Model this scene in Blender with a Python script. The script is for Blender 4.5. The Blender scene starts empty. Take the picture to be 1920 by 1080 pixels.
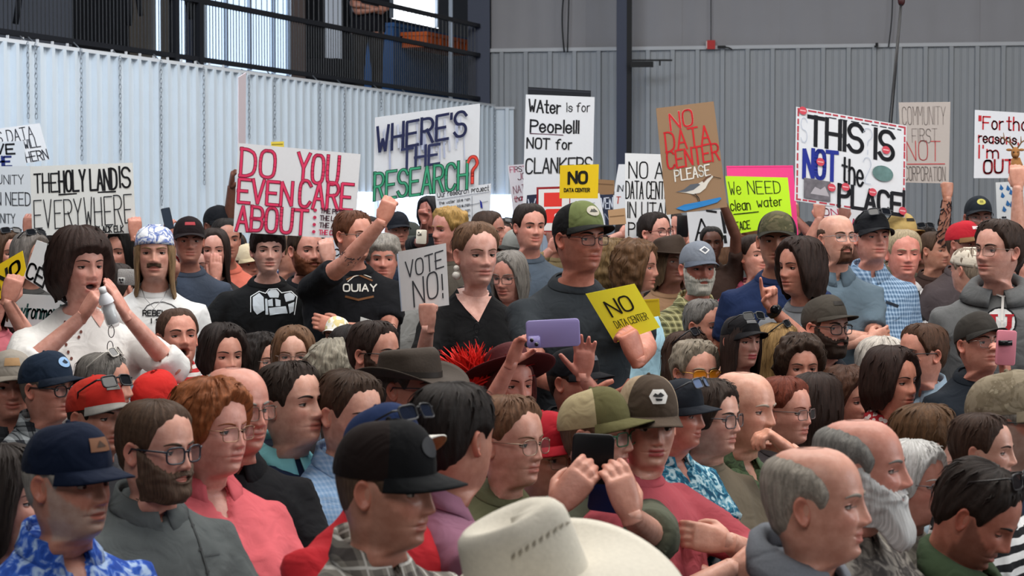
import bpy, math, random
import numpy as np
from mathutils import Vector, Matrix, noise
from mathutils.bvhtree import BVHTree

# ------------------------------------------------------------------ camera, light, exposure
F = 3800.0                       # focal length in pixels of the 1920 wide frame
CAMZ = 1.72
TH = math.atan(144.0 / F)        # camera looks slightly down
scene = bpy.context.scene
C = scene.collection
cd = bpy.data.cameras.new('camera')
cd.sensor_width = 36.0
cd.lens = 36.0 * F / 1920.0
cd.clip_end = 200
cd.dof.use_dof = True
cd.dof.focus_distance = 8.3
cd.dof.aperture_fstop = 9.0
cam = bpy.data.objects.new('camera', cd)
C.objects.link(cam)
cam.location = (0, 0, CAMZ)
cam.rotation_euler = (math.pi / 2 - TH, 0, 0)
scene.camera = cam

world = bpy.data.worlds.new('world')
scene.world = world
world.use_nodes = True
wb = world.node_tree.nodes['Background']
wb.inputs[0].default_value = (0.86, 0.93, 1.0, 1)
wb.inputs[1].default_value = 0.065

def area(name, loc, size, energy, color, target):
    l = bpy.data.lights.new(name, 'AREA')
    l.shape = 'RECTANGLE'; l.size, l.size_y = size
    l.energy = energy; l.color = color
    o = bpy.data.objects.new(name, l); C.objects.link(o)
    o.location = loc
    o.rotation_euler = (Vector(target) - Vector(loc)).to_track_quat('-Z', 'Y').to_euler()
    return o
area('high_bay_light', (1.5, 6.5, 7.5), (9, 4), 850, (1, 0.96, 0.9), (1.5, 7.5, 0))
area('high_bay_light', (2.5, 15, 7.5), (10, 5), 800, (1, 0.97, 0.93), (2.5, 16, 0))
area('high_bay_light', (-1.0, -2.5, 7.0), (6, 3), 260, (1, 0.96, 0.92), (0, 8, 1.2))  # added fill from behind the camera, brightens faces and signs
area('open_door_daylight', (10.5, 5.0, 4.2), (6, 4), 520, (0.93, 0.97, 1.0), (0.5, 8.5, 1.2))
area('clerestory_daylight', (-3.2, 9.5, 6.6), (2.2, 1.6), 360, (0.78, 0.88, 1.0), (-1.8, 20.5, 1.9))  # unseen lamp, added to rake along the ribs of the left wall

vs = scene.view_settings
vs.view_transform = 'Standard'
vs.look = 'None'
vs.exposure = -0.12
vs.gamma = 1.0
vs.use_curve_mapping = False

# ------------------------------------------------------------------ small helpers
ct, st = math.cos(TH), math.sin(TH)
def PX(px, py, d):
    """pixel of the photograph at world depth d (metres along +Y)"""
    u = (px - 960.0) / F; v = (540.0 - py) / F
    y = ct + v * st; z = -st + v * ct
    k = d / y
    return np.array([u * k, d, CAMZ + z * k])

def hexc(h):
    h = h.lstrip('#')
    out = []
    for i in (0, 2, 4):
        c = int(h[i:i + 2], 16) / 255.0
        out.append(c / 12.92 if c <= 0.04045 else ((c + 0.055) / 1.055) ** 2.4)
    return tuple(out)

def sst(a, b, x):
    t = np.clip((x - a) / (b - a), 0, 1)
    return t * t * (3 - 2 * t)

_M = {}
def nodes(name):
    m = bpy.data.materials.new(name); m.use_nodes = True
    nt = m.node_tree
    return m, nt, nt.nodes['Principled BSDF'], nt.nodes.new, nt.links.new

def plain(col, rough=0.7, metal=0.0, bump=0.0, bscale=200, var=0.0, emit=0.0, spec=0.3, coat=0.0):
    key = ('p', col, rough, metal, bump, bscale, var, emit, spec, coat)
    if key in _M: return _M[key]
    m, nt, b, N, L = nodes('surface_' + col.lstrip('#'))
    c = hexc(col)
    b.inputs['Base Color'].default_value = (*c, 1)
    b.inputs['Roughness'].default_value = rough
    b.inputs['Metallic'].default_value = metal
    b.inputs['Specular IOR Level'].default_value = spec
    if coat: b.inputs['Coat Weight'].default_value = coat
    if emit:
        b.inputs['Emission Color'].default_value = (*c, 1); b.inputs['Emission Strength'].default_value = emit
    if bump or var:
        tc = N('ShaderNodeTexCoord'); n = N('ShaderNodeTexNoise'); n.inputs['Scale'].default_value = bscale
        n.inputs['Detail'].default_value = 4
        L(tc.outputs['Object'], n.inputs['Vector'])
        if bump:
            bp = N('ShaderNodeBump'); bp.inputs['Strength'].default_value = bump; bp.inputs['Distance'].default_value = 0.004
            L(n.outputs['Fac'], bp.inputs['Height']); L(bp.outputs['Normal'], b.inputs['Normal'])
        if var:
            mx = N('ShaderNodeMix'); mx.data_type = 'RGBA'
            mx.inputs['A'].default_value = (*[x * (1 - var) for x in c], 1)
            mx.inputs['B'].default_value = (*[min(1, x * (1 + var)) for x in c], 1)
            L(n.outputs['Fac'], mx.inputs['Factor']); L(mx.outputs['Result'], b.inputs['Base Color'])
    _M[key] = m
    return m

def cloth(col, pattern=None, c2=None, c3=None, scale=1.0):
    """woven cloth; pattern: None, 'plaid', 'check', 'print', 'dots', 'stripe', 'heather', 'camo'"""
    key = ('c', col, pattern, c2, c3, scale)
    if key in _M: return _M[key]
    m, nt, b, N, L = nodes('cloth_' + col.lstrip('#'))
    b.inputs['Roughness'].default_value = 0.85
    b.inputs['Specular IOR Level'].default_value = 0.15
    b.inputs['Sheen Weight'].default_value = 0.02
    A = (*hexc(col), 1); B = (*hexc(c2 or col), 1); D = (*hexc(c3 or c2 or col), 1)
    tc = N('ShaderNodeTexCoord')
    def mix(f, a, bb):
        x = N('ShaderNodeMix'); x.data_type = 'RGBA'
        if hasattr(f, 'links'): L(f, x.inputs['Factor'])
        else: x.inputs['Factor'].default_value = f
        for s, k in ((a, 'A'), (bb, 'B')):
            if hasattr(s, 'links'): L(s, x.inputs[k])
            else: x.inputs[k].default_value = s
        return x.outputs['Result']
    def math_(op, a, bb=0.0):
        x = N('ShaderNodeMath'); x.operation = op
        for i, s in enumerate((a, bb)):
            if hasattr(s, 'links'): L(s, x.inputs[i])
            else: x.inputs[i].default_value = s
        return x.outputs[0]
    nz = N('ShaderNodeTexNoise'); nz.inputs['Scale'].default_value = 9; nz.inputs['Detail'].default_value = 3
    L(tc.outputs['Object'], nz.inputs['Vector'])
    colr = A
    if pattern in ('plaid', 'check', 'stripe'):
        sp = N('ShaderNodeSeparateXYZ'); L(tc.outputs['Object'], sp.inputs[0])
        hx = math_('ADD', sp.outputs['X'], math_('MULTIPLY', sp.outputs['Y'], 0.8))
        def band(v, per, duty, off=0.0):
            f = math_('FRACT', math_('ADD', math_('DIVIDE', v, per), off + 50.0))
            return math_('LESS_THAN', f, duty)
        wob = math_('MULTIPLY', nz.outputs['Fac'], 0.02)
        zz = math_('ADD', sp.outputs['Z'], wob); hh = math_('ADD', hx, wob)
        if pattern == 'stripe':
            colr = mix(band(zz, 0.030 * scale, 0.5), A, B)
        else:
            p = 0.055 * scale if pattern == 'plaid' else 0.014 * scale
            h1 = band(zz, p, 0.45); v1 = band(hh, p, 0.45)
            f = math_('MULTIPLY', math_('ADD', h1, v1), 0.5)
            colr = mix(f, A, B)
            if pattern == 'plaid':
                h2 = band(zz, p, 0.10, 0.3); v2 = band(hh, p, 0.10, 0.3)
                colr = mix(math_('MULTIPLY', math_('MAXIMUM', h2, v2), 0.8), colr, D)
    elif pattern in ('print', 'camo'):
        n1 = N('ShaderNodeTexNoise'); n1.inputs['Scale'].default_value = (26 if pattern == 'print' else 16) / scale
        n1.inputs['Detail'].default_value = 3; n1.inputs['Distortion'].default_value = 1.2
        L(tc.outputs['Object'], n1.inputs['Vector'])
        r = N('ShaderNodeValToRGB'); e = r.color_ramp.elements
        r.color_ramp.interpolation = 'CONSTANT' if pattern == 'camo' else 'LINEAR'
        e[0].position = 0.40; e[0].color = A; e[1].position = 0.62; e[1].color = D
        q = e.new(0.5); q.color = B
        L(n1.outputs['Fac'], r.inputs['Fac']); colr = r.outputs['Color']
    elif pattern == 'dots':
        vo = N('ShaderNodeTexVoronoi'); vo.inputs['Scale'].default_value = 45 / scale
        L(tc.outputs['Object'], vo.inputs['Vector'])
        colr = mix(math_('LESS_THAN', vo.outputs['Distance'], 0.42), A, B)
    elif pattern == 'heather':
        n1 = N('ShaderNodeTexNoise'); n1.inputs['Scale'].default_value = 260
        L(tc.outputs['Object'], n1.inputs['Vector'])
        colr = mix(n1.outputs['Fac'], A, B)
    g = math_('ADD', 0.82, math_('MULTIPLY', nz.outputs['Fac'], 0.36))
    vm = N('ShaderNodeMix'); vm.data_type = 'RGBA'; vm.blend_type = 'MULTIPLY'; vm.inputs['Factor'].default_value = 1
    if hasattr(colr, 'links'): L(colr, vm.inputs['A'])
    else: vm.inputs['A'].default_value = colr
    cb = N('ShaderNodeCombineColor')
    for k in range(3): L(g, cb.inputs[k])
    L(cb.outputs[0], vm.inputs['B']); L(vm.outputs['Result'], b.inputs['Base Color'])
    w1 = N('ShaderNodeTexNoise'); w1.inputs['Scale'].default_value = 14; w1.inputs['Detail'].default_value = 2
    w1.inputs['Distortion'].default_value = 0.8
    w2 = N('ShaderNodeTexNoise'); w2.inputs['Scale'].default_value = 420
    L(tc.outputs['Object'], w1.inputs['Vector']); L(tc.outputs['Object'], w2.inputs['Vector'])
    b1 = N('ShaderNodeBump'); b1.inputs['Strength'].default_value = 0.5; b1.inputs['Distance'].default_value = 0.02
    b2 = N('ShaderNodeBump'); b2.inputs['Strength'].default_value = 0.25; b2.inputs['Distance'].default_value = 0.002
    L(w1.outputs['Fac'], b1.inputs['Height']); L(w2.outputs['Fac'], b2.inputs['Height'])
    L(b1.outputs['Normal'], b2.inputs['Normal']); L(b2.outputs['Normal'], b.inputs['Normal'])
    _M[key] = m
    return m

def skin_mat():
    if 'skin' in _M: return _M['skin']
    m, nt, b, N, L = nodes('skin')
    at = N('ShaderNodeAttribute'); at.attribute_name = 'Col'
    tc = N('ShaderNodeTexCoord')
    n = N('ShaderNodeTexNoise'); n.inputs['Scale'].default_value = 38; n.inputs['Detail'].default_value = 5
    L(tc.outputs['Object'], n.inputs['Vector'])
    mx = N('ShaderNodeMix'); mx.data_type = 'RGBA'; mx.blend_type = 'MULTIPLY'; mx.inputs['Factor'].default_value = 1
    r = N('ShaderNodeValToRGB'); e = r.color_ramp.elements
    e[0].position = 0.3; e[0].color = (0.86, 0.76, 0.72, 1); e[1].position = 0.7; e[1].color = (1.1, 1.1, 1.1, 1)
    L(n.outputs['Fac'], r.inputs['Fac']); L(at.outputs['Color'], mx.inputs['A']); L(r.outputs['Color'], mx.inputs['B'])
    L(mx.outputs['Result'], b.inputs['Base Color'])
    b.inputs['Roughness'].default_value = 0.44
    b.inputs['Specular IOR Level'].default_value = 0.42
    b.inputs['Subsurface Weight'].default_value = 0.12
    b.inputs['Subsurface Radius'].default_value = (0.012, 0.004, 0.002)
    b.inputs['Subsurface Scale'].default_value = 0.6
    n2 = N('ShaderNodeTexNoise'); n2.inputs['Scale'].default_value = 130; n2.inputs['Detail'].default_value = 3
    L(tc.outputs['Object'], n2.inputs['Vector'])
    bp = N('ShaderNodeBump'); bp.inputs['Strength'].default_value = 0.18; bp.inputs['Distance'].default_value = 0.003
    L(n2.outputs['Fac'], bp.inputs['Height']); L(bp.outputs['Normal'], b.inputs['Normal'])
    _M['skin'] = m
    return m

def hair_mat(col, streak=0.55):
    key = ('h', col, streak)
    if key in _M: return _M[key]
    m, nt, b, N, L = nodes('hair_' + col.lstrip('#'))
    c = hexc(col)
    uv = N('ShaderNodeUVMap')
    mp = N('ShaderNodeMapping'); mp.inputs['Scale'].default_value = (70, 5, 1)
    n = N('ShaderNodeTexNoise'); n.inputs['Scale'].default_value = 1.0; n.inputs['Detail'].default_value = 6
    n.inputs['Roughness'].default_value = 0.7; n.inputs['Distortion'].default_value = 0.4
    L(uv.outputs[0], mp.inputs[0]); L(mp.outputs[0], n.inputs['Vector'])
    r = N('ShaderNodeValToRGB'); e = r.color_ramp.elements
    e[0].position = 0.3; e[0].color = (*[x * (1 - streak) for x in c], 1)
    e[1].position = 0.72; e[1].color = (*[min(1, x * (1 + streak * 0.9) + 0.004) for x in c], 1)
    L(n.outputs['Fac'], r.inputs['Fac']); L(r.outputs['Color'], b.inputs['Base Color'])
    b.inputs['Roughness'].default_value = 0.55
    b.inputs['Specular IOR Level'].default_value = 0.22
    bp = N('ShaderNodeBump'); bp.inputs['Strength'].default_value = 0.8; bp.inputs['Distance'].default_value = 0.006
    L(n.outputs['Fac'], bp.inputs['Height']); L(bp.outputs['Normal'], b.inputs['Normal'])
    _M[key] = m
    return m

def glass_mat(tint='#dfe6ea', dark=0.0):
    key = ('g', tint, dark)
    if key in _M: return _M[key]
    m, nt, b, N, L = nodes('lens')
    b.inputs['Base Color'].default_value = (*hexc(tint), 1)
    b.inputs['Roughness'].default_value = 0.06 if dark < .5 else 0.14
    b.inputs['Specular IOR Level'].default_value = 0.8 if dark < .5 else 0.4
    b.inputs['Alpha'].default_value = 0.05 + 0.95 * dark
    _M[key] = m
    return m

def attr_mat(name='painted_print', rough=0.8):
    if name in _M: return _M[name]
    m, nt, b, N, L = nodes(name)
    at = N('ShaderNodeAttribute'); at.attribute_name = 'Col'
    L(at.outputs['Color'], b.inputs['Base Color']); b.inputs['Roughness'].default_value = rough
    _M[name] = m
    return m

class MB:
    """collects vertices, faces, material numbers and vertex colours into ONE mesh"""
    def __init__(s): s.v = []; s.f = []; s.m = []; s.c = []; s.n = 0; s.uv = []; s.hasuv = False
    def add(s, v, f, mat=0, col=(0.5, 0.5, 0.5), uv=None):
        v = np.asarray(v, float).reshape(-1, 3); k = s.n
        s.v.append(v); s.n += len(v)
        s.f += [tuple(i + k for i in q) for q in f]
        s.m += [mat] * len(f) if isinstance(mat, int) else list(mat)
        c = np.asarray(col, float)
        s.c.append(np.broadcast_to(c, (len(v), 3)) if c.ndim == 1 else c)
        if uv is not None: s.hasuv = True
        s.uv.append(np.zeros((len(v), 2)) if uv is None else np.asarray(uv, float))
        return k
    def grid(s, P, closed_u=False, mat=0, col=(0.5, 0.5, 0.5), uv=False, flip=False, cap=False):
        """P: (rows, cols, 3)"""
        P = np.asarray(P, float); r, c = P.shape[:2]
        f = []
        for i in range(r - 1):
            for j in range(c if closed_u else c - 1):
                j2 = (j + 1) % c
                q = (i * c + j, i * c + j2, (i + 1) * c + j2, (i + 1) * c + j)
                f.append(q[::-1] if flip else q)
        if cap:
            a = tuple(range(c)); b = tuple((r - 1) * c + k for k in range(c))
            f.append(a if flip else a[::-1]); f.append(b[::-1] if flip else b)
        U = None
        if uv:
            jj, ii = np.meshgrid(np.linspace(0, 1, c), np.linspace(0, 1, r)); U = np.stack([jj, ii], -1).reshape(-1, 2)
        cc = np.asarray(col, float)
        if cc.ndim == 3: cc = cc.reshape(-1, 3)
        return s.add(P.reshape(-1, 3), f, mat, cc, U)
    def tube(s, pts, rad, n=10, mat=0, col=(0.5, 0.5, 0.5), cap=True, flat=None):
        pts = np.asarray(pts, float); k = len(pts)
        rad = np.broadcast_to(np.asarray(rad, float), (k,))
        P = np.zeros((k, n, 3)); up = None
        for i in range(k):
            t = pts[min(i + 1, k - 1)] - pts[max(i - 1, 0)]; t = t / (np.linalg.norm(t) + 1e-9)
            if up is None:
                up = np.array([0, 0, 1.0]) if abs(t[2]) < 0.9 else np.array([1.0, 0, 0])
            a = np.cross(t, up); a /= np.linalg.norm(a) + 1e-9; b = np.cross(a, t); up = b
            for j in range(n):
                w = 2 * math.pi * j / n
                P[i, j] = pts[i] + rad[i] * (math.cos(w) * a + math.sin(w) * b * (flat if flat else 1.0))
        s.grid(P, True, mat, col, flip=True, cap=cap)
    def sphere(s, c, r, n=10, m=7, mat=0, col=(0.5, 0.5, 0.5), R=None):
        c = np.asarray(c, float); r = np.broadcast_to(np.asarray(r, float), (3,))
        th = np.linspace(0.0, math.pi, m); ph = np.linspace(0, 2 * math.pi, n, endpoint=False)
        P = np.stack([np.sin(th)[:, None] * np.cos(ph), np.sin(th)[:, None] * np.sin(ph), np.cos(th)[:, None] + 0 * ph], -1) * r
        if R is not None: P = P @ np.asarray(R).T
        s.grid(P + c, True, mat, col, flip=True)
    def box(s, c, d, mat=0, col=(0.5, 0.5, 0.5), R=None):
        x, y, z = np.asarray(d, float) / 2
        v = np.array([[-x, -y, -z], [x, -y, -z], [x, y, -z], [-x, y, -z], [-x, -y, z], [x, -y, z], [x, y, z], [-x, y, z]])
        if R is not None: v = v @ np.asarray(R).T
        s.add(v + np.asarray(c), [(0, 3, 2, 1), (4, 5, 6, 7), (0, 1, 5, 4), (1, 2, 6, 5), (2, 3, 7, 6), (3, 0, 4, 7)], mat, col)
    def build(s, name, mats, parent=None, origin=(0, 0, 0), smooth=True, link=True):
        v = np.concatenate(s.v) - np.asarray(origin)
        me = bpy.data.meshes.new(name)
        me.from_pydata(v.tolist(), [], s.f)
        if not isinstance(mats, (list, tuple)): mats = [mats]
        for m in mats: me.materials.append(m)
        if len(mats) > 1: me.polygons.foreach_set('material_index', np.array(s.m, dtype=np.int32))
        if smooth: me.polygons.foreach_set('use_smooth', np.ones(len(me.polygons), dtype=bool))
        ca = me.color_attributes.new('Col', 'FLOAT_COLOR', 'POINT')
        cc = np.concatenate(s.c); ca.data.foreach_set('color', np.concatenate([cc, np.ones((len(cc), 1))], 1).ravel())
        if s.hasuv:
            u = me.uv_layers.new(name='UVMap'); li = np.zeros(len(me.loops), dtype=np.int32)
            me.loops.foreach_get('vertex_index', li)
            u.data.foreach_set('uv', np.concatenate(s.uv)[li].ravel())
        o = bpy.data.objects.new(name, me)
        if link: C.objects.link(o)
        if parent is not None: o.parent = parent
        return o

def tag(o, label=None, cat=None, group=None, kind=None):
    if label: o['label'] = label
    if cat: o['category'] = cat
    if group: o['group'] = group
    if kind: o['kind'] = kind
    return o
def empty(name, loc):
    o = bpy.data.objects.new(name, None); C.objects.link(o); o.location = loc; o.empty_display_size = 0.1
    return o
# ------------------------------------------------------------------ head surface
def _tab(rows):
    a = np.array(rows, float); a = a[np.argsort(a[:, 0])]
    z = np.linspace(a[0, 0], a[-1, 0], 600); out = [z]
    k = np.ones(15) / 15
    for c in range(1, a.shape[1]):
        y = np.interp(z, a[:, 0], a[:, c]); out.append(np.convolve(np.pad(y, 7, mode='edge'), k, 'valid'))
    return out
#        z      front   back   halfwidth
_HEAD = _tab([(.1130, .012, .022, .012), (.1115, .030, .044, .030), (.106, .048, .064, .045), (.098, .062, .077, .055), (.085, .076, .089, .0645), (.068, .087, .097, .0715),
              (.048, .0935, .101, .0755), (.028, .0955, .1010, .0770), (.008, .0925, .0985, .0765), (-.012, .0905, .093, .0745), (-.035, .0905, .085, .0715),
              (-.055, .0900, .076, .0675), (-.075, .0880, .068, .0625), (-.093, .0850, .064, .0550), (-.105, .0790, .063, .0500), (-.113, .0680, .063, .0480),
              (-.120, .0480, .064, .0480), (-.128, .0330, .065, .0500), (-.150, .0260, .067, .0520), (-.175, .0250, .073, .0560), (-.190, .026, .080, .062)])
def base_xy(z, a, P):
    z_, f, b, w = _HEAD
    zc = np.clip(z, z_[0], z_[-1])
    f = np.interp(zc, z_, f); b = np.interp(zc, z_, b); w = np.interp(zc, z_, w)
    low = sst(-.03, -.075, zc); neck = sst(-.108, -.128, zc)
    w = w * P['fw'] * (1 + low * (P['jaw'] - 1) * (1 - neck)) * (1 + neck * (P['neck'] - 1))
    f = f * (1 + neck * (P['neck'] - 1)); b = b * (1 + neck * (P['neck'] - 1) * .6)
    cs, sn = np.cos(a), np.sin(a)
    e = 0.90
    x = w * np.sign(sn) * np.abs(sn) ** e
    y = np.where(cs > 0, f * np.abs(cs) ** e, -b * np.abs(cs) ** e)
    return x, y

def _g(x, s): return np.exp(-(x / s) ** 2)
def face_dy(x, z, P):
    """forward relief of the face at lateral position x and height z"""
    ax = np.abs(x); d = np.zeros_like(x)
    ns = P['nose']
    A = np.interp(z, [-.050, -.045, -.040, -.033, -.026, -.010, .008, .020, .030], [0, .004, .015, .0235, .0225, .0150, .0075, .0030, 0]) * ns
    S = np.interp(z, [-.045, -.036, -.030, -.010, .010, .03], [.012, .0135, .0120, .0085, .0075, .009])
    d += A * _g(x, S)
    d += .0085 * _g(ax - .0135, .0062) * _g(z + .036, .0075) * ns
    d -= .0050 * _g(ax - .0075, .0042) * _g(z + .0445, .0028)
    d -= .0115 * _g(ax - .032, .0165) * _g(z - .000, .0105)
    d -= .0040 * _g(ax - .016, .008) * _g(z - .004, .012)
    d += .0045 * _g(ax - .028, .020) * _g(z - .021, .0075) * P['brow']
    d += .0040 * _g(ax - .040, .018) * _g(z + .024, .016)
    sm = P['smile']
    d += .0040 * sm * _g(ax - .036, .014) * _g(z + .033, .012)
    zm = z - sm * .0075 * np.clip(ax / .025, 0, 1.3) ** 2
    op = P['open']
    d += .0050 * _g(x, .021) * _g(zm + .0575 - op * .004, .0048)
    d += .0062 * _g(x, .018) * _g(zm + .0715 + op * .016, .0055)
    d -= .0062 * _g(x, .0215) ** .7 * _g(zm + .0640, .0020)
    if op: d -= .026 * op * sst(1.15, .75, np.sqrt((x / .0205) ** 2 + ((z + .0685) / (.0125 * op + .001)) ** 2))
    d -= .0040 * _g(x, .022) * _g(z + .082 + op * .01, .0055)
    d += .0065 * _g(x, .0165) * _g(z + .096 + op * .008, .010) * P['chin']
    ag = P['age']
    if ag:
        t = np.clip((z + .035) / -.032, 0, 1); xl = .0185 + .012 * t
        d -= .0030 * ag * _g(ax - xl, .0034) * sst(-.030, -.037, z) * sst(-.082, -.066, z)
        d -= .0022 * ag * _g(ax - .031, .013) * _g(z + .0175, .0028)
        d -= .0010 * ag * (np.sin(z * 520) ** 4) * sst(.038, .05, z) * sst(.085, .07, z) * _g(x, .035)
    if P['fat']:
        d += .006 * P['fat'] * _g(ax - .040, .020) * _g(z + .055, .022)
    return d

def surf_y(x, z, P):
    """y of the finished face surface above (x, z) on the front of the head"""
    z_, f, b, w = _HEAD
    fz = np.interp(z, z_, f); wz = np.interp(z, z_, w) * P['fw']
    s = np.clip(np.abs(x) / wz, 0, .999) ** (1 / .9)
    return fz * (1 - s * s) ** .45 + face_dy(np.asarray(x, float), np.asarray(z, float), P)

_RINGS = [.1128, .1120, .1095, .105, .099, .091, .082, .072, .062, .052, .043, .037, .032, .028, .0245, .021, .0175, .014, .0105, .007, .0035, 0, -.0035,
          -.007, -.0105, -.014, -.0175, -.021, -.0245, -.028, -.031, -.034, -.037, -.040, -.043, -.046, -.049, -.052, -.0545, -.057, -.0592, -.0613, -.0630, -.0645, -.0662,
          -.0685, -.071, -.0737, -.0765, -.0795, -.083, -.087, -.091, -.095, -.099, -.103, -.107, -.1105, -.1135, -.1165, -.1195, -.123, -.128, -.137, -.148]
TORSO = np.array([  # z below the neck base, halfwidth, front, back, squareness
    (.012, .071, .054, .072, 1.0), (-.010, .088, .062, .076, 1.0), (-.032, .116, .074, .086, .98), (-.055, .148, .088, .094, .95), (-.085, .176, .100, .102, .9), (-.13, .192, .112, .110, .84),
    (-.20, .195, .122, .112, .8), (-.27, .186, .122, .108, .82), (-.35, .176, .118, .100, .86), (-.43, .174, .118, .098, .88), (-.51, .182, .120, .110, .9), (-.58, .186, .118, .118, .9)])

def rot_head(yaw, pitch=0.0, roll=0.0):
    y, p, r = map(math.radians, (yaw, pitch, roll))
    fw = np.array([math.sin(y), -math.cos(y), 0.0]); rx = np.array([-math.cos(y), -math.sin(y), 0.0]); up = np.array([0, 0, 1.0])
    B = np.stack([rx, fw, up], 1)
    Rx = np.array([[1, 0, 0], [0, math.cos(p), -math.sin(p)], [0, math.sin(p), math.cos(p)]])
    Ry = np.array([[math.cos(r), 0, math.sin(r)], [0, 1, 0], [-math.sin(r), 0, math.cos(r)]])
    return B @ Rx @ Ry

def azimuths(n):
    u = np.linspace(-1, 1, n, endpoint=False)
    return math.pi * (0.52 * u + 0.48 * u ** 3)

_pend = []          # meshes whose modifiers are baked at the end
_hand = {}
def hand_proto(pose, hi=True):
    """right hand: wrist at the origin, fingers +z, palm facing +y, thumb on -x"""
    key = (pose, hi)
    if key in _hand: return _hand[key]
    fl = {'flat': (4, 8, 5, 0), 'open': (2, 10, 8, 12), 'relax': (22, 30, 20, 2), 'grip': (38, 52, 30, 2), 'hold': (55, 50, 25, 1), 'fist': (78, 92, 55, 0), 'phone': (28, 42, 28, 4), 'point': (78, 92, 55, 0)}[pose]
    mb = MB()
    rows = []
    for z, w, t, o in ((-.02, .026, .020, 0), (.0, .027, .019, 0), (.02, .034, .020, 0), (.045, .040, .0185, .001), (.075, .042, .0160, .002), (.094, .041, .0135, .002), (.102, .036, .010, .002)):
        a = np.linspace(0, 2 * math.pi, 16, endpoint=False)
        rows.append(np.stack([w * np.sign(np.cos(a)) * np.abs(np.cos(a)) ** .75 + .002, t * np.sign(np.sin(a)) * np.abs(np.sin(a)) ** .85 + o, z + 0 * a], -1))
    mb.grid(np.array(rows), True, cap=True)
    for k, (x, ln) in enumerate(((-.029, .072), (-.009, .080), (.011, .074), (.030, .058))):
        p = np.array([x, .001, .088]); pts = [p.copy()]; ang = 0.0
        sx = math.radians(fl[3] * (-1.0, -.3, .4, 1.1)[k])
        f3 = fl[:3] if not (pose == 'point' and k == 0) else (5, 8, 4)
        for q, (seg, b) in enumerate(zip((.46, .30, .24), f3)):
            ang += math.radians(b * (1 + .06 * k))
            dv = np.array([math.sin(sx) * math.cos(ang), math.sin(ang), math.cos(sx) * math.cos(ang)])
            for s in (.5, 1.0): pts.append(p + dv * ln * seg * s)
            p = p + dv * ln * seg
        r0 = .0098 if k < 3 else .010
        mb.tube([pts[0] - np.array([0, 0, .012])] + pts, np.array([r0, r0, r0 * .97, r0 * .98, r0 * .9, r0 * .9, r0 * .82, r0 * .55]), 10)
    tp = {'flat': [(-.026, .004, .020), (-.050, .010, .045), (-.056, .013, .068), (-.056, .015, .092)], 'open': [(-.026, .004, .020), (-.056, .012, .045), (-.076, .016, .066), (-.092, .020, .084)],
          'relax': [(-.024, .006, .020), (-.046, .020, .044), (-.046, .032, .066), (-.040, .040, .086)], 'grip': [(-.022, .008, .020), (-.040, .030, .044), (-.032, .046, .068), (-.020, .052, .088)],
          'hold': [(-.022, .008, .020), (-.044, .026, .046), (-.040, .042, .070), (-.030, .048, .092)], 'fist': [(-.022, .008, .022), (-.040, .026, .048), (-.026, .042, .066), (-.004, .044, .072)],
          'phone': [(-.024, .006, .020), (-.050, .024, .042), (-.058, .040, .062), (-.052, .054, .080)], 'point': [(-.022, .008, .022), (-.040, .026, .048), (-.026, .042, .066), (-.004, .044, .072)]}[pose]
    mb.tube([(-.008, 0, .004)] + tp, (.016, .017, .0125, .0112, .0085), 10)
    o = mb.build('hand_shape', skin_mat())
    md = o.modifiers.new('r', 'REMESH'); md.mode = 'VOXEL'; md.voxel_size = .0042 if hi else .0085
    ms = o.modifiers.new('s', 'SMOOTH'); ms.factor = .5; ms.iterations = 3 if hi else 2
    dg = bpy.context.evaluated_depsgraph_get()
    me = bpy.data.meshes.new_from_object(o.evaluated_get(dg))
    v = np.zeros(len(me.vertices) * 3); me.vertices.foreach_get('co', v)
    f = [tuple(p.vertices) for p in me.polygons]
    C.objects.unlink(o); bpy.data.objects.remove(o)
    _hand[key] = (v.reshape(-1, 3), f)
    return _hand[key]

def unit(v):
    v = np.asarray(v, float); return v / (np.linalg.norm(v) + 1e-9)
def ik(S, T, l1, l2, pole):
    d = T - S; L = np.linalg.norm(d)
    if L > (l1 + l2) * .985:
        k = L / ((l1 + l2) * .985); l1 *= k; l2 *= k
    u = d / L
    a = (l1 * l1 - l2 * l2 + L * L) / (2 * L); h = math.sqrt(max(l1 * l1 - a * a, 1e-6))
    p = pole - np.dot(pole, u) * u; p = unit(p)
    return S + u * a + p * h

HAIRTIP = {
    'short': [(0, .080), (38, .068), (56, .036), (72, -.014), (82, .010), (96, .002), (115, -.045), (140, -.068), (180, -.076)],
    'fringe': [(0, .040), (35, .038), (54, .022), (70, -.022), (84, -.01), (100, -.03), (120, -.060), (180, -.085)],
    'receding': [(0, .104), (18, .100), (34, .078), (50, .060), (64, .02), (74, -.014), (84, .012), (98, .0), (118, -.045), (180, -.074)],
    'back': [(0, .082), (40, .068), (62, .030), (76, .006), (92, .012), (108, -.030), (140, -.062), (180, -.070)],
    'bob': [(0, .046), (34, .044), (48, .020), (58, -.055), (72, -.098), (110, -.115), (180, -.120)],
    'bobpart': [(0, .084), (22, .074), (40, .045), (54, -.045), (70, -.092), (110, -.105), (180, -.110)],
    'long': [(0, .086), (20, .078), (38, .056), (52, -.02), (64, -.175), (90, -.22), (180, -.25)],
    'longfringe': [(0, .040), (30, .040), (44, .012), (54, -.06), (64, -.175), (90, -.22), (180, -.25)],
    'mid': [(0, .082), (25, .072), (44, .035), (56, -.05), (70, -.120), (110, -.150), (180, -.160)],
    'woman': [(0, .076), (32, .064), (52, .028), (66, -.022), (80, -.035), (100, -.045), (130, -.075), (180, -.095)],
}
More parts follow.
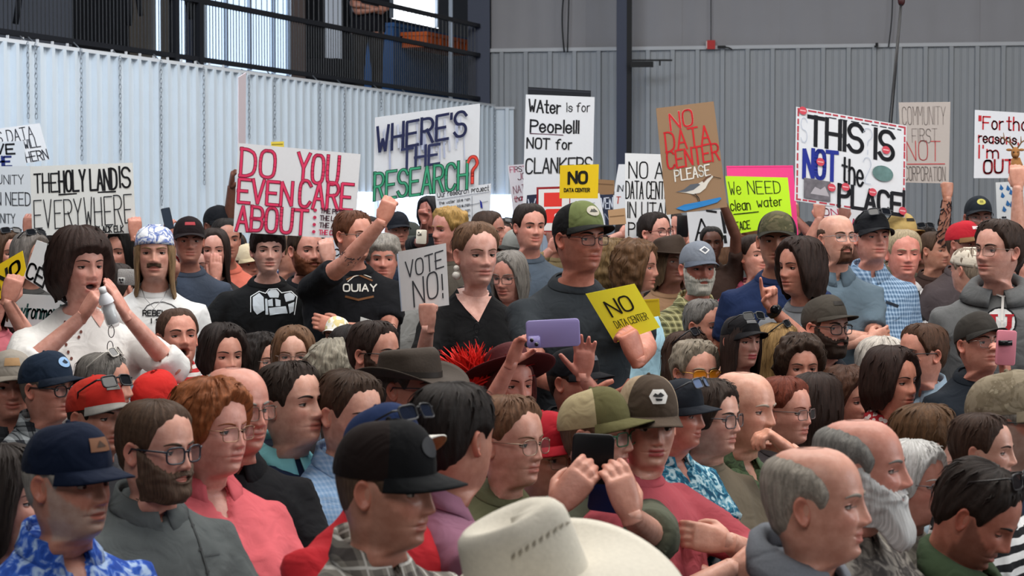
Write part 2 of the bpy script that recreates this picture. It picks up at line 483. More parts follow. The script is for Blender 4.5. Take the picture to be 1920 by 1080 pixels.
def interp_az(tab, a, sm=9):
    d = np.degrees(np.abs(a)); t = np.array(tab, float)
    g = np.linspace(0, 180, 181); y = np.interp(g, t[:, 0], t[:, 1]); k = np.ones(sm) / sm
    y = np.convolve(np.pad(y, sm // 2, mode='reflect'), k, 'valid')
    return np.interp(d, g, y)

def vnoise(P, sc, seed=0.0):
    out = np.empty(len(P))
    for i, p in enumerate(P): out[i] = noise.noise((p[0] * sc + seed, p[1] * sc + seed * 1.7, p[2] * sc))
    return out

PDEF = dict(fw=1.0, jaw=1.0, neck=1.14, nose=1.0, brow=1.0, smile=0.0, open=0.0, chin=1.0, age=0.0, fat=0.0)
LIPS = {}
class Person:
    """head centre given by pixel (cx, ey = eye height) and hp = head height in pixels"""
    def __init__(s, label, cx, ey, hp, yaw=0, pitch=0, roll=0, body=None, female=False, skin='#c9957c', shirt=None, group=None, seated=None, w=1.0, belly=0.0, bust=0.0, lean=None,
                 hair=None, haircol='#3a2c22', vol=.014, curl=0.0, baldtop=False, brows=None, beard=None, beardcol=None, sleeve='short', collar='crew', larm=None, rarm=None,
                 trousers='#26282e', head='', lids=.27, lipcol=None, z0=None, wrinkle=.0042, d=None, nz=None, **kw):
        s.rng = random.Random(int(cx * 7 + ey * 13)); s.hp = hp
        s.d = d or 855.0 / hp
        s.k = s.d * hp / 855.0            # head scale if the depth was overridden
        s.H = PX(cx, ey, s.d)
        P = dict(PDEF)
        if female: P.update(fw=.96, jaw=.90, neck=.87, brow=.3, nose=.86, chin=.8)
        P.update({k: v for k, v in kw.items() if k in PDEF}); s.P = P
        s.R = rot_head(yaw, pitch, roll); s.yaw = yaw
        by = yaw * .6 if body is None else body
        s.RB = rot_head(by)
        s.female = female
        s.seated = (s.H[2] < 1.40) if seated is None else seated
        s.base = np.array([s.H[0], s.H[1], 0.0]) if z0 is None else np.array([s.H[0], s.H[1], z0])
        s.root = empty('person', s.base)
        tag(s.root, label, 'person', group or ('seated audience' if s.seated else 'standing crowd'))
        s.lod = 0 if hp >= 125 else (1 if hp >= 82 else 2)
        s.hat = head; s.w = w * (.90 if female else 1.0); s.lean = (.20 if s.seated else 0.0) if lean is None else lean; s.belly = belly; s.bust = bust if bust else (.6 if female else 0)
        sk = np.array(hexc(skin)) * np.array([1.02, .97, 1.03]); sk = sk * .86 + .14 * sk.mean(); s.sk = sk
        # --- body: head, neck, torso in one lofted surface
        na = (78, 54, 38)[s.lod]; a = azimuths(na)
        rings = _RINGS if s.lod == 0 else ([r for i, r in enumerate(_RINGS) if (i % 3 != 1 or -.07 < r < -.055)] if s.lod == 1 else _RINGS[::2])
        Z = np.array(rings)[:, None] + 0 * a; A = np.array(a)[None, :] + 0 * Z
        X, Y = base_xy(Z, A, P)
        X0, Y0 = X.copy(), Y.copy()
        front = sst(.005, .045, Y) * sst(-.118, -.108, Z)
        Y = Y + face_dy(X, Z, P) * front
        ax = np.abs(X)
        X = X * (1 - .035 * front * _g(Z - .004, .020) * sst(.050, .070, ax)) # temples
        col = np.ones(Z.shape + (3,)) * sk
        red = (_g(ax - .042, .020) * _g(Z + .026, .020) * .55 + _g(X, .014) * _g(Z + .034, .012) * .6) * front
        red = np.clip(red + .15 * sst(-.10, -.14, Z), 0, 1)[..., None]
        col = col * (1 - red * np.array([.0, .22, .22]))
        lip = np.array(hexc(lipcol)) if lipcol else sk * np.array([.80, .52, .52])
        zm = Z - P['smile'] * .0075 * np.clip(ax / .025, 0, 1.3) ** 2; op = P['open']
        lm = np.clip(np.maximum(_g(zm + .0585 - op * .004, .0048), _g(zm + .0702 + op * .016, .0058)) * sst(.0255, .0195, ax) * 1.25, 0, 1) * front
        col = col * (1 - lm[..., None]) + lip * lm[..., None]
        if op:
            mm = (sst(1.0, .72, np.sqrt((X / .020) ** 2 + ((Z + .0685) / (.0125 * op + .001)) ** 2)) * front)[..., None]
            col = col * (1 - mm) + np.array([.035, .008, .008]) * mm
        if P['smile'] > .7 and not op:
            mm = (_g(zm + .0640, .0026) * sst(.018, .013, ax) * front)[..., None]
            col = col * (1 - mm) + np.array([.60, .55, .48]) * mm
        bc = np.array(hexc(beardcol or haircol))
        ad = np.degrees(np.abs(A))
        ztop = np.interp(ad, [0, 10, 22, 34, 50, 62, 76, 84, 90], [-.044, -.0455, -.049, -.045, -.032, -.020, .004, .010, -.1])
        bm = sst(-.004, .009, ztop - Z + .0022 * np.sin(A * 31) + .0016 * np.sin(A * 57 + 1)) * sst(-.124, -.114, Z) * sst(95, 86, ad)
        lipx = sst(.85, 1.15, np.sqrt((X / .0215) ** 2 + ((zm + .0645) / .0085) ** 2))
        bm = bm * lipx
        kind = beard
        if kind in ('goatee', 'moustache', 'long_goatee'):
            near = sst(.034, .027, ax)
            bm = bm * near if kind != 'moustache' else sst(-.064, -.060, zm) * sst(-.043, -.047, Z) * sst(.034, .026, ax) * lipx * front
        if kind:
            amt = {'stubble': .58, 'shadow': .22}.get(kind, .85)
            col = col * (1 - amt * bm[..., None]) + bc * amt * bm[..., None]
        hairshade = None
        V = np.stack([X, Y, Z], -1)
        # torso rings below the neck
        T = TORSO.copy(); T[3:, 1] *= 1.05; T[:, 1] *= s.w; T[:, 2] *= (1 + .12 * (s.w - 1)); s.T = T
        if nz is None: nz = .022 if s.seated else 0.0
        N0 = s.H + s.RB @ np.array([0, -.034, 0]) * s.k + np.array([0, 0, (-.158 + nz) * s.k]); s.N0 = N0
        S = s.torso_rings(a, .90)
        s.S = S
        k = s.k
        Vw = np.einsum('ij,rcj->rci', s.R, V * k) + s.H
        Nb = np.einsum('ij,rcj->rci', s.RB, V * k) + s.H
        t = sst(-.105, -.155, Z)[..., None]
        Vw = Vw * (1 - t) + Nb * t
        W = np.concatenate([Vw, S], 0)
        cc = np.concatenate([col, np.ones(S.shape) * sk], 0)
        mb = MB(); s.mb = mb
        mb.grid(W, True, 0, cc)
        tp = Vw[0].mean(0) + s.R @ np.array([0, 0, .0006])
        n0 = mb.add([tp], [], 0, sk)
        mb.f += [(n0, j, (j + 1) % na) for j in range(na)]; mb.m += [0] * na
        s.V, s.A, s.Z, s.col = V, A, Z, col
        # reversed order because azimuth runs the other way round
        mb.f = [q[::-1] for q in mb.f]
        s.eyes(lids, brows or haircol, brows != 'none')
        s.ears()
        s.arms(larm, rarm, sleeve)
        s.eye_mats = [skin_mat(), plain('#b0a49c', .25, spec=.5), plain(kw.get('iris', '#2a1c14'), .2, spec=.5), hair_mat(brows or haircol) if brows != 'none' else hair_mat(haircol), plain('#150d0b', .6)]
        s.body = mb.build('body', s.eye_mats, s.root, s.base)
        # --- clothing
        s.shirt = None
        if shirt is not None: s.make_shirt(shirt, sleeve, collar, wrinkle)
        s.legs(trousers)
        if hair: s.make_hair(hair, haircol, vol, curl, baldtop)
        if kind in ('full', 'short', 'goatee', 'moustache', 'long_goatee', 'long'): s.make_beard(bm, kind, beardcol or haircol)
    # ---------------------------------------------------------------
    def hw(s, p):                    # head local -> world
        return np.asarray(p, float) * s.k @ s.R.T + s.H
    def torso_rings(s, a, f):
        T = s.T; out = []
        for z, w, fr, bk, e in T:
            if f == 1.0 and z > 0: pass
            cs, sn = np.cos(a), np.sin(a)
            fr2 = fr + s.belly * _g(z + .40, .13) * .10
            x = w * np.sign(sn) * np.abs(sn) ** e
            y = np.where(cs > 0, fr2 * np.abs(cs) ** e, -bk * np.abs(cs) ** e)
            if s.belly: x = x * (1 + .22 * s.belly * _g(z + .42, .14))
            y = y + s.bust * .045 * (_g(np.abs(x) - .075, .055)) * _g(z + .20, .065) * (cs > 0)
            y = y + .010 * _g(z + .02, .05)
            p = np.stack([x * f, y * f + s.lean * (-z) - .008, z - .026 * cs * sst(-.16, -.005, z) - (.012 if f < 1 else 0)], -1)
            out.append(p)
        P = np.array(out) * s.k
        return np.einsum('ij,rcj->rci', s.RB, P) + s.N0
    def eyes(s, lids, hc, brow):
        mb = s.mb; P = s.P
        n, m = (14, 9) if s.lod == 0 else (10, 7)
        for sg in (-1, 1):
            xe = .0318 * P['fw']; ze = .0005
            ye = float(surf_y(np.array([xe]), np.array([ze]), P)[0]) - .0065
            c = np.array([sg * xe, ye, ze]); r = np.array([.0150, .0120, .0120])
            # ball: rings about the gaze axis
            th = np.array([.02, .20, .46, .75, 1.1, 1.5, 2.0]); ph = np.linspace(0, 2 * math.pi, n, endpoint=False)
            g = np.stack([np.sin(th)[:, None] * np.cos(ph), np.cos(th)[:, None] + 0 * ph, np.sin(th)[:, None] * np.sin(ph)], -1)
            mats = []
            for i in range(len(th) - 1): mats += [(4 if i == 0 else (2 if i == 1 else 1))] * n
            v = g * r + c
            f = [(i * n + j, i * n + (j + 1) % n, (i + 1) * n + (j + 1) % n, (i + 1) * n + j) for i in range(len(th) - 1) for j in range(n)]
            mb.add(s.hw(v.reshape(-1, 3)), f + [tuple(range(n))[::-1]], mats + [4], (.8, .8, .8))
            # lids: shells over the ball, edge row dark with lashes
            for up in (1, -1):
                e0 = lids if up == 1 else -.42
                el = np.linspace(e0, up * 1.45, 6 if s.lod < 2 else 4); az = np.linspace(-1.45, 1.45, 11 if s.lod < 2 else 7)
                E, Q = np.meshgrid(el, az, indexing='ij')
                E = E * 1.0
                E[0] = e0 * np.cos(az * .95) ** .6 if up == 1 else e0 * np.cos(az * .95) ** .6
                rr = 1.10
                v = np.stack([np.sin(Q) * np.cos(E) * r[0] * 1.12, np.cos(Q) * np.cos(E) * r[1] * rr, np.sin(E) * r[2] * rr], -1) + c
                k0 = mb.grid(s.hw(v.reshape(-1, 3)).reshape(v.shape), False, 0, s.sk * np.array([.93, .80, .76]), flip=(up == -1))
                if up == 1:
                    lash = v[0:1] * 1.0; l2 = lash + np.array([0, .0022, -.0006 if not s.female else -.0012]); l3 = lash + np.array([0, .0, .0012])
                    mb.grid(s.hw(np.concatenate([l3, l2, lash], 0).reshape(-1, 3)).reshape(3, -1, 3), False, 4, (.02, .01, .01))
            if brow:
                t = np.linspace(0, 1, 9)
                bx = .0125 + .041 * t; bz = .0185 + (.0065 * np.sin(t * 2.3)) - .004 * t ** 3
                bh = (.0042 if not s.female else .0028) * (1 - .75 * t ** 2) * (.75 + .25 * np.sin(np.minimum(t * 4, 1.57)))
                rows = []
                for q, dy in ((-1, .0002), (-.3, .0026), (.5, .0026), (1, .0002)):
                    zz = bz + q * bh; yy = surf_y(bx, zz, P) + dy
                    rows.append(np.stack([sg * bx, yy, zz], -1))
                rows = np.array(rows)
                mb.grid(s.hw(rows.reshape(-1, 3)).reshape(rows.shape), False, 3, (.1, .1, .1))
    def ears(s):
        mb = s.mb
        nu, nv = (16, 8) if s.lod < 2 else (10, 5)
        for sg in (-1, 1):
            u = np.linspace(0, 2 * math.pi, nu, endpoint=False); rr = np.linspace(0, 1, nv)
            Rr, U = np.meshgrid(rr, u, indexing='ij')
            ey = .0175 * Rr * np.cos(U) - .004 * Rr * np.sin(U); ez = .031 * Rr * np.sin(U) * (1 + .08 * np.cos(U))
            ez = np.where(np.sin(U) < 0, ez * (1 - .0 * Rr), ez); ey = ey * np.where(np.sin(U) < 0, 1 + .30 * np.sin(U) * Rr, 1)
            lift = np.interp(Rr, [0, .35, .6, .82, .93, 1.0], [.003, .003, .008, .014, .0135, .006])
            lift = lift * np.where(np.cos(U) > .45, .45, 1)
            flare = -.30 * ey
            x = .0735 * s.P['fw'] + lift + flare * .9
            v = np.stack([sg * x, ey - .006, ez - .006], -1)
            back = v[-1:].copy(); back[..., 0] = sg * (.066 * s.P['fw']); back[..., 1] = back[..., 1] * .8
            v = np.concatenate([v, back], 0)
            mb.grid(s.hw(v.reshape(-1, 3)).reshape(v.shape), True, 0, s.sk * np.array([1.0, .78, .74]), flip=(sg == 1))
    def shoulder(s, sg):             # sg=+1 the person's right
        return s.N0 + s.RB @ (np.array([sg * (.180 * s.w), -.008 + s.lean * .09, -.108]) * s.k)
    def arms(s, larm, rarm, sleeve):
        s.armpath = {}
        for sg, spec in ((1, rarm), (-1, larm)):
            S = s.shoulder(sg); k = s.k
            B = s.RB
            hi = False; hand = 'relax'; palm = None; fing = None; pole = B @ np.array([sg * .55, -.5, -.65])
            if spec is None:
                if s.seated: T = s.N0 + B @ (np.array([sg * .10, .38, -.42]) * k); pole = B @ np.array([sg * .7, -.2, -1])
                else: T = s.N0 + B @ (np.array([sg * .245, .06, -.60]) * k); pole = B @ np.array([sg * .3, -1, 0])
            elif spec == 'cross':
                T = s.N0 + B @ (np.array([-sg * .10, .20 + s.belly * .07, -.30 - .02 * sg]) * k); pole = B @ np.array([sg * .8, .2, -.8]); hand = 'relax'
                fing = B @ np.array([-sg * .95, -.15, .25]); palm = B @ np.array([0, -1, 0]); hi = s.hp > 80
            else:
                q = dict(spec); T = PX(q['at'][0], q['at'][1], s.d + q.get('dz', -.15))
                if 'pole' in q: pole = np.array(q['pole'], float)
                hand = q.get('hand', 'grip'); hi = s.hp >= 60
                palm = q.get('palm'); fing = q.get('fing')
            l1, l2 = .285 * k, .255 * k
            E = ik(S, T, l1, l2, pole)
            fdir = unit(T - E) if fing is None else unit(fing)
            pn = np.array(palm, float) if palm is not None else B @ np.array([-sg * .8, .2, 0])
            pn = unit(pn - np.dot(pn, fdir) * fdir)
            ths = np.cross(fdir, pn)     # thumb side for a right hand = fingers x palm
            # arm tube, slightly curved at the elbow
            pts = [S + unit(S - E) * .0, S * .5 + E * .5, E * .96 + S * .04, E, E * .9 + T * .1, E * .55 + T * .45, T, T + fdir * .012]
            rad = np.array([.050, .047, .040, .040, .042, .037, .0265, .025]) * k * (1.0 if not s.female else .86) * (1 + .5 * max(0, s.w - 1.05))
            s.mb.tube(pts, rad, 14 if s.lod < 2 else 9, 0, s.sk, cap=True)
            hv, hf = hand_proto(hand, hi)
            sc = k * (1.0 if not s.female else .90)
            M = np.stack([-ths if sg == 1 else ths, pn, fdir], 1)   # local x = -thumb for the right hand
            v = hv.copy()
            if sg == -1: v[:, 0] *= -1; M = np.stack([-ths, pn, fdir], 1)
            hfx = hf if sg == 1 else [q[::-1] for q in hf]
            w = v * sc @ M.T + T
            if np.linalg.det(M) < 0: hfx = [q[::-1] for q in hfx]
            hc = np.ones((len(v), 3)) * s.sk * np.array([1, .93, .90])
            tipm = sst(.12, .17, np.linalg.norm(v, axis=1))[:, None]
            s.mb.add(w, hfx, 0, hc * (1 - tipm * np.array([0, .12, .12])))
            s.armpath[sg] = (S, E, T, fdir)
    def make_shirt(s, mat, sleeve, collar, wrinkle):
        a = np.linspace(-math.pi, math.pi, 28, endpoint=False)
        f = 1.0
        R = s.torso_rings(a, f)
        mb = MB(); mb.grid(R, True, cap=True)
        k = s.k
        for sg in (1, -1):
            S, E, T, fd = s.armpath[sg]
            inner = S - s.RB @ (np.array([sg * .07, 0, -.004]) * k)
            rs = (1.0 if not s.female else .88) * (1 + .4 * max(0, s.w - 1.05)) * k
            if sleeve == 'none': continue
            if sleeve == 'short':
                pts = [inner, S, S * .55 + E * .45, S * .30 + E * .70]; rad = np.array([.055, .064, .062, .066]) * rs
            elif sleeve == 'elbow':
                pts = [inner, S, S * .5 + E * .5, E, E * .75 + T * .25]; rad = np.array([.055, .066, .074, .076, .070]) * rs
            else:
                e = .92 if sleeve == 'long' else .45
                pts = [inner, S, S * .5 + E * .5, E, E * (1 - e * .5) + T * e * .5, E * (1 - e) + T * e]; rad = np.array([.055, .063, .060, .056, .050, .040]) * rs
            mb.tube(pts, rad, 12)
        mb.f = mb.f
        o = mb.build('shirt', mat, s.root, s.base)
        md = o.modifiers.new('r', 'REMESH'); md.mode = 'VOXEL'; md.voxel_size = (.0145, .0185, .026)[s.lod]
        ms = o.modifiers.new('s', 'SMOOTH'); ms.factor = .5; ms.iterations = 3
        s.shirt = o; s.shirtmat = mat
        _pend.append((o, s, wrinkle, collar))
        if collar in ('crew', 'shirt', 'open', 'hood'): s.make_collar(collar, mat)
    def make_collar(s, kind, mat):
        n = 36
        mb = MB(); k = s.k
        T = s.T
        def ring(z, dr, aa, zz=None):
            w = np.interp(z, T[::-1, 0], T[::-1, 1]); fr = np.interp(z, T[::-1, 0], T[::-1, 2]); bk = np.interp(z, T[::-1, 0], T[::-1, 3])
            zo = z if zz is None else zz
            return np.stack([(w + dr) * np.sin(aa), np.where(np.cos(aa) > 0, (fr + dr) * np.cos(aa), (bk + dr) * np.cos(aa)) - .008 + .010 * _g(z + .02, .05) + s.lean * (-z), zo - .026 * np.cos(aa) * sst(-.16, -.005, z)], -1)
        if kind == 'crew':
            a = np.linspace(-math.pi, math.pi, n, endpoint=False)
            rows = [ring(z, dr, a) for z, dr in ((-.012, .002), (-.008, .0055), (.006, .0045), (.013, -.001), (.010, -.010))]
            P = np.array(rows); name = 'neckband'; cl = True
        elif kind in ('shirt', 'open'):
            gap = .14 if kind == 'shirt' else .42
            a = np.linspace(gap, 2 * math.pi - gap, n)
            fr = sst(.30, .95, np.cos(a))          # 1 near the throat
            rows = [ring(-.006, -.004, a), ring(.012, -.006, a, .020), ring(.012, -.002, a, .030), ring(.012, .002, a, .028)]
            p = ring(.002, .004, a, .006); p[:, 2] -= fr * .010; p[:, 1] += fr * .006; rows.append(p)
            p = ring(-.014, .005, a, -.014); p[:, 2] -= fr * .030; p[:, 1] += fr * .014; rows.append(p)
            P = np.array(rows); name = 'collar'; cl = False
        else:
            a = np.linspace(.25, 2 * math.pi - .25, n)
            bk = np.cos(a) * -.5 + .5
            rows = []
            for z, dr, zz in ((.0, -.004, -.004), (.012, -.004, .024), (.012, .008, .036 ), (.004, .020, .028), (-.012, .024, .004), (-.03, .014, -.030)):
                p = ring(z, dr, a, zz); p[:, 2] += .012 * bk - .01 * (1 - bk); rows.append(p)
            P = np.array(rows); name = 'hood'; cl = False
        W = np.einsum('ij,rcj->rci', s.RB, P * k) + s.N0
        mb.grid(W, cl, flip=False)
        o = mb.build(name, mat, s.root, s.base)
        if kind != 'crew':
            so = o.modifiers.new('t', 'SOLIDIFY'); so.thickness = .003 if kind != 'hood' else .012; so.offset = 0
    def legs(s, col):
        k = s.k; mb = MB(); B = s.RB
        hipz = s.N0[2] - .55 * k
        hc = s.N0 + B @ np.array([0, s.lean * .55 * k, 0]); hc[2] = hipz
        fl = s.base[2]
        for sg in (1, -1):
            h = hc + B @ (np.array([sg * .095, -.01, 0]) * k)
            if s.seated:
                kn = h + B @ np.array([sg * .06, .42 * k, 0]); kn[2] = max(hipz + .02, fl + .30)
                ft = kn + B @ np.array([0, .02, 0]); ft[2] = fl + .01
                pts = [h + (0, 0, .02), h * .5 + kn * .5, kn, kn * .6 + ft * .4, ft]; rad = [.10, .088, .068, .06, .055]
            else:
                kn = h + B @ np.array([sg * .01, .01, 0]); kn[2] = fl + (hipz - fl) * .5
                ft = kn + B @ np.array([0, -.01, 0]); ft[2] = fl + .01
                pts = [h + (0, 0, .05), h * .6 + kn * .4, kn, kn * .5 + ft * .5, ft]; rad = [.105, .09, .066, .062, .06]
            mb.tube(pts, np.array(rad), 8)
        mb.build('trousers', cloth(col), s.root, s.base)
    # ---------------------------------------------------------------
    def make_hair(s, style, col, vol, curl, baldtop):
        if style == 'short' and vol > .006: vol *= .72
        P = s.P; n = (110, 80, 52)[s.lod]; r = (34, 26, 18)[s.lod]
        a = np.linspace(-math.pi, math.pi, n, endpoint=False)
        tip = interp_az(HAIRTIP[style], a)
        drape = 1.0 if style in ('bob', 'long', 'longfringe', 'mid', 'bobpart') else (.55 if style == 'woman' else 0.0)
        rg = s.rng; ph = [rg.uniform(0, 6.28) for _ in range(8)]
        tip = tip + (.0025 * np.sin(a * 7 + ph[0]) + .002 * np.sin(a * 17 + ph[1])) * (1 + 2.0 * drape * (tip < -.04))
        t = np.linspace(0, 1, r)[:, None]
        top = np.full(n, .1129)
        if baldtop:
            fa = 0 if baldtop is True else 26; adg = np.degrees(np.abs(a))
            if baldtop is True:
                top = np.interp(adg, [0, 60, 70, 80, 100, 180], [.02, .02, .048, .060, .066, .070]); tip = np.where(adg < 66, np.minimum(tip, .018), tip)
            else:
                top = np.interp(adg, [0, 52, 60, 70, 85, 110, 150, 180], [.0, .0, .035, .070, .094, .108, .1122, .1128]); tip = np.where(adg < 54, -.002, np.minimum(tip, np.maximum(top - .002, -.002)))
        Z = top - (top - tip) * t ** (1.55 if not baldtop else 1.0)
        A = a + 0 * Z
        zb = np.maximum(Z, -.125)
        X, Y = base_xy(zb, A, P)
        if drape:
            Xh, Yh = base_xy(np.full_like(Z, .012), A, P)
            lo = sst(.02, -.04, Z) * drape
            X = X * (1 - lo) + Xh * lo; Y = Y * (1 - lo) + Yh * lo
        up = np.clip((Z - .015) / .10, 0, 1)
        nx, ny = X / .076 ** 2, Y / .097 ** 2; nzv = np.where(Z > .015, (Z - .015) / .098 ** 2, 0)
        L = np.sqrt(nx * nx + ny * ny + nzv * nzv) + 1e-6; nx, ny, nzv = nx / L, ny / L, nzv / L
        th = vol * (1 + .35 * up)
        under = s.hat in ('cap', 'visor', 'brim', 'band')
        if under: th = np.where(Z > .025, np.minimum(th, .0035), th)
        d_end = (Z - tip)
        if drape:
            longm = sst(.01, -.05, tip)
            taper = sst(-.001, .016, d_end) * (1 - longm) + (.35 + .65 * sst(-.001, .05, d_end)) * longm
            th = th + longm * .012 * drape * _g(Z + .02, .06) * (vol / .016)
        else:
            taper = sst(-.001, .030, d_end)
        if baldtop: taper = taper * (sst(0, .034, top - Z) * sst(math.radians(62), math.radians(92), np.abs(A)) if not fa else sst(.0, .042, top - Z))
        th = th * taper - .0035 * (1 - taper)
        strand = (.0020 * np.sin(A * 23 + ph[2] + 9 * Z * 6) + .0016 * np.sin(A * 41 + ph[3] + 30 * Z) + .0012 * np.sin(A * 67 + ph[4] - 40 * Z)) * (vol / .014) ** .6
        pts = np.stack([X, Y, Z], -1)
        if curl:
            cn = vnoise(pts.reshape(-1, 3), 42, ph[5]).reshape(Z.shape) + .5 * vnoise(pts.reshape(-1, 3), 95, ph[6]).reshape(Z.shape)
            th = th + curl * .020 * cn * taper
        th = th + strand * taper * (0.3 if under else 1)
        V = pts + np.stack([nx, ny, nzv], -1) * th[..., None]
        if drape:     # hang: settle over the shoulders
            lw = sst(-.12, -.20, Z)
            V[..., 0] *= 1 + .10 * lw; V[..., 1] += -.012 * lw
        # inner lining so the hair is a closed body
        mb = MB()
        W = s.hw(V.reshape(-1, 3)).reshape(V.shape)
        Rw = s.R
        if drape:     # keep hanging hair vertical
            Vv = np.einsum('ij,rcj->rci', rot_head(s.yaw), V * s.k) + s.H
            m = sst(-.03, -.14, Z)[..., None]; W = W * (1 - m) + Vv * m
        ii = V[-1:] * np.array([.90, .90, 1.0]); ii2 = V[r // 2:r // 2 + 1] * np.array([.86, .86, 1]); ii2[..., 2] = np.maximum(ii2[..., 2], 0)
        mb.grid(W, True, 0, uv=True, flip=True)
        if drape:
            w1 = W[-1:] * .9 + (s.H * .1); w1[..., 2] = W[-1:][..., 2] + .004
            q = int(r * .45); w2 = W[q:q + 1] * .93 + s.H * .07
            mb.grid(np.concatenate([W[-1:], w1, w2], 0), True, 0, uv=True, flip=True)
        if not baldtop:
            c = s.hw([0, -.01, .1135 + (vol * 1.3 if not under else .002)]); n0 = mb.add([c], [], 0, uv=[[.5, 0]])
            mb.f += [(n0, (j + 1) % n, j)[::-1] for j in range(n)]; mb.m += [0] * n
        # loose locks that break the outline
        if not under and not baldtop and s.lod < 2 and vol > .008:
            cnt = 46 if s.lod == 0 else 26
            for _ in range(cnt):
                j = rg.randrange(n); i0 = rg.randrange(int(r * .15), int(r * .6)); i1 = min(r - 2, i0 + rg.randrange(int(r * .2), int(r * .4)))
                js = [(j + int(round(q * rg.uniform(-.6, .6)))) % n for q in range(i1 - i0 + 1)]
                base = np.array([W[i0 + q, (j + int(q * .25)) % n] for q in range(i1 - i0 + 1)])
                ctr = s.hw([0, 0, 0]); out = base - ctr; out /= np.linalg.norm(out, axis=1)[:, None]
                q = np.linspace(0, 1, len(base))[:, None]
                pp = base + out * (.0035 * np.sin(q * 2.6) + (.002 + .006 * rg.random() * (1 + curl)) * q ** 2) * s.k
                if len(pp) > 3: mb.tube(pp[::2] if len(pp) > 6 else pp, np.linspace(.0042, .0009, len(pp[::2] if len(pp) > 6 else pp)) * s.k, 4, cap=False, flat=.5)
        s.hair = mb.build('hair', hair_mat(col), s.root, s.base)
    def make_beard(s, bm, kind, col):
        V, Z, A = s.V, s.Z, s.A
        r, n = Z.shape
        T = {'full': .014, 'short': .0035, 'goatee': .009, 'moustache': .006, 'long_goatee': .014, 'long': .020}[kind]
        nrm = np.stack([V[..., 0] * .8, np.maximum(V[..., 1], .02), -np.clip(-(Z + .08), 0, .05) * 1.6], -1)
        nrm /= np.linalg.norm(nrm, axis=-1)[..., None]
        chin = sst(-.07, -.105, Z) * sst(60, 25, np.degrees(np.abs(A)))
        rg = s.rng; p0 = rg.uniform(0, 50)
        nz = vnoise(V.reshape(-1, 3), 70, p0).reshape(Z.shape)
        th = T * (.65 + .8 * chin * (1.6 if kind in ('long', 'long_goatee') else 1)) + T * .30 * nz
        O = V + nrm * (th * bm - .003 * (1 - bm))[..., None]
        if kind in ('long', 'long_goatee'):
            O[..., 2] -= (.045 if kind == 'long' else .03) * chin * bm
        i = np.arange(r - 1)[:, None] * n; j = np.arange(n)[None, :]; j2 = (j + 1) % n
        q = np.stack([i + j, i + n + j, i + n + j2, i + j2], -1).reshape(-1, 4)
        b = bm.reshape(-1)
        keep = b[q].max(1) > .02
        q = q[keep]
        if len(q) == 0: return
        u, inv = np.unique(q, return_inverse=True)
        mb = MB()
        uv = np.stack([A.reshape(-1)[u] / 3, Z.reshape(-1)[u] * 4], -1)
        mb.add(s.hw(O.reshape(-1, 3)[u]), [tuple(x) for x in inv.reshape(-1, 4).tolist()], 0, uv=uv)
        mb.build('beard' if kind != 'moustache' else 'moustache', hair_mat(col, .6), s.root, s.base)
    # ---------------------------------------------------------------
    def glasses(s, frame='#1a1a1c', thick=.0017, lens='#e8eef2', dark=0.0, w=.052, h=.037, shape=.45, on='face', name='glasses', metal=False):
        mb = MB(); n = 22
        if on == 'face': M = np.eye(3); off = np.array([0, 0, 0])
        else:
            q = math.radians(38 if on == 'head' else 28); M = np.array([[1, 0, 0], [0, math.cos(q), -math.sin(q)], [0, math.sin(q), math.cos(q)]])
            off = np.array([0, -.030, .075]) if on == 'head' else np.array([0, .012, .080])
        tf = lambda p: s.hw(np.asarray(p) @ M.T + off)
        yb = .1015
        bow = lambda x: yb - .010 * (np.abs(x) / .06) ** 2
        lens_pts = []
        mat = plain(frame, .35, .8 if metal else 0, spec=.5)
        for sg in (-1, 1):
            t = np.linspace(0, 2 * math.pi, n, endpoint=False)
            x = sg * .0335 + w / 2 * np.sign(np.cos(t)) * np.abs(np.cos(t)) ** shape * .98; z = -.004 + h / 2 * np.sign(np.sin(t)) * np.abs(np.sin(t)) ** shape
            p = np.stack([x, bow(x), z], -1); lens_pts.append(p)
            pw = tf(np.concatenate([p, p[:1]], 0)); mb.tube(pw, thick * s.k, 6, cap=False)
            hx = sg * (.0335 + w / 2)
            mb.tube(tf([[hx, bow(hx), .006], [sg * .072 * s.P['fw'], .085, .008], [sg * .080 * s.P['fw'], .040, .008], [sg * .081 * s.P['fw'], -.004, .008], [sg * .079 * s.P['fw'], -.020, -.012]]), thick * s.k * np.array([1.2, 1.2, 1, 1, .8]), 6)
        x0 = .0335 - w / 2
        mb.tube(tf([[-x0, bow(x0), .003], [0, bow(0) + .003, .006], [x0, bow(x0), .003]]), thick * s.k, 6)
        o = mb.build(name, mat, s.root, s.base)
        for p in lens_pts:
            m2 = MB(); m2.add(tf(p - np.array([0, .0005, 0])), [tuple(range(n))]); m2.build('lens', glass_mat(lens, dark), o, s.base)
        return o
    # ---------------------------------------------------------------
    def cap(s, col='#1c2230', col2=None, visor=None, tilt=-4, high=.0, patch=None, patchcol='#e8e8e8', curve=.016, vlen=.072, back=False, pattern=None, c2=None, c3=None, yawoff=0, under=None, patchdraw=None, name='cap'):
        """baseball cap: crown panels, visor, top button, optional badge"""
        n, r = (56, 16) if s.lod < 2 else (36, 11)
        q = math.radians(tilt); yo = math.radians(yawoff + (180 if back else 0))
        M = np.array([[1, 0, 0], [0, math.cos(q), -math.sin(q)], [0, math.sin(q), math.cos(q)]]) @ np.array([[math.cos(yo), math.sin(yo), 0], [-math.sin(yo), math.cos(yo), 0], [0, 0, 1]])
        tf = lambda p: s.hw(np.asarray(p) @ M.T)
        z0 = .036; hgt = .094 + high
        fwd = s.P['fw']
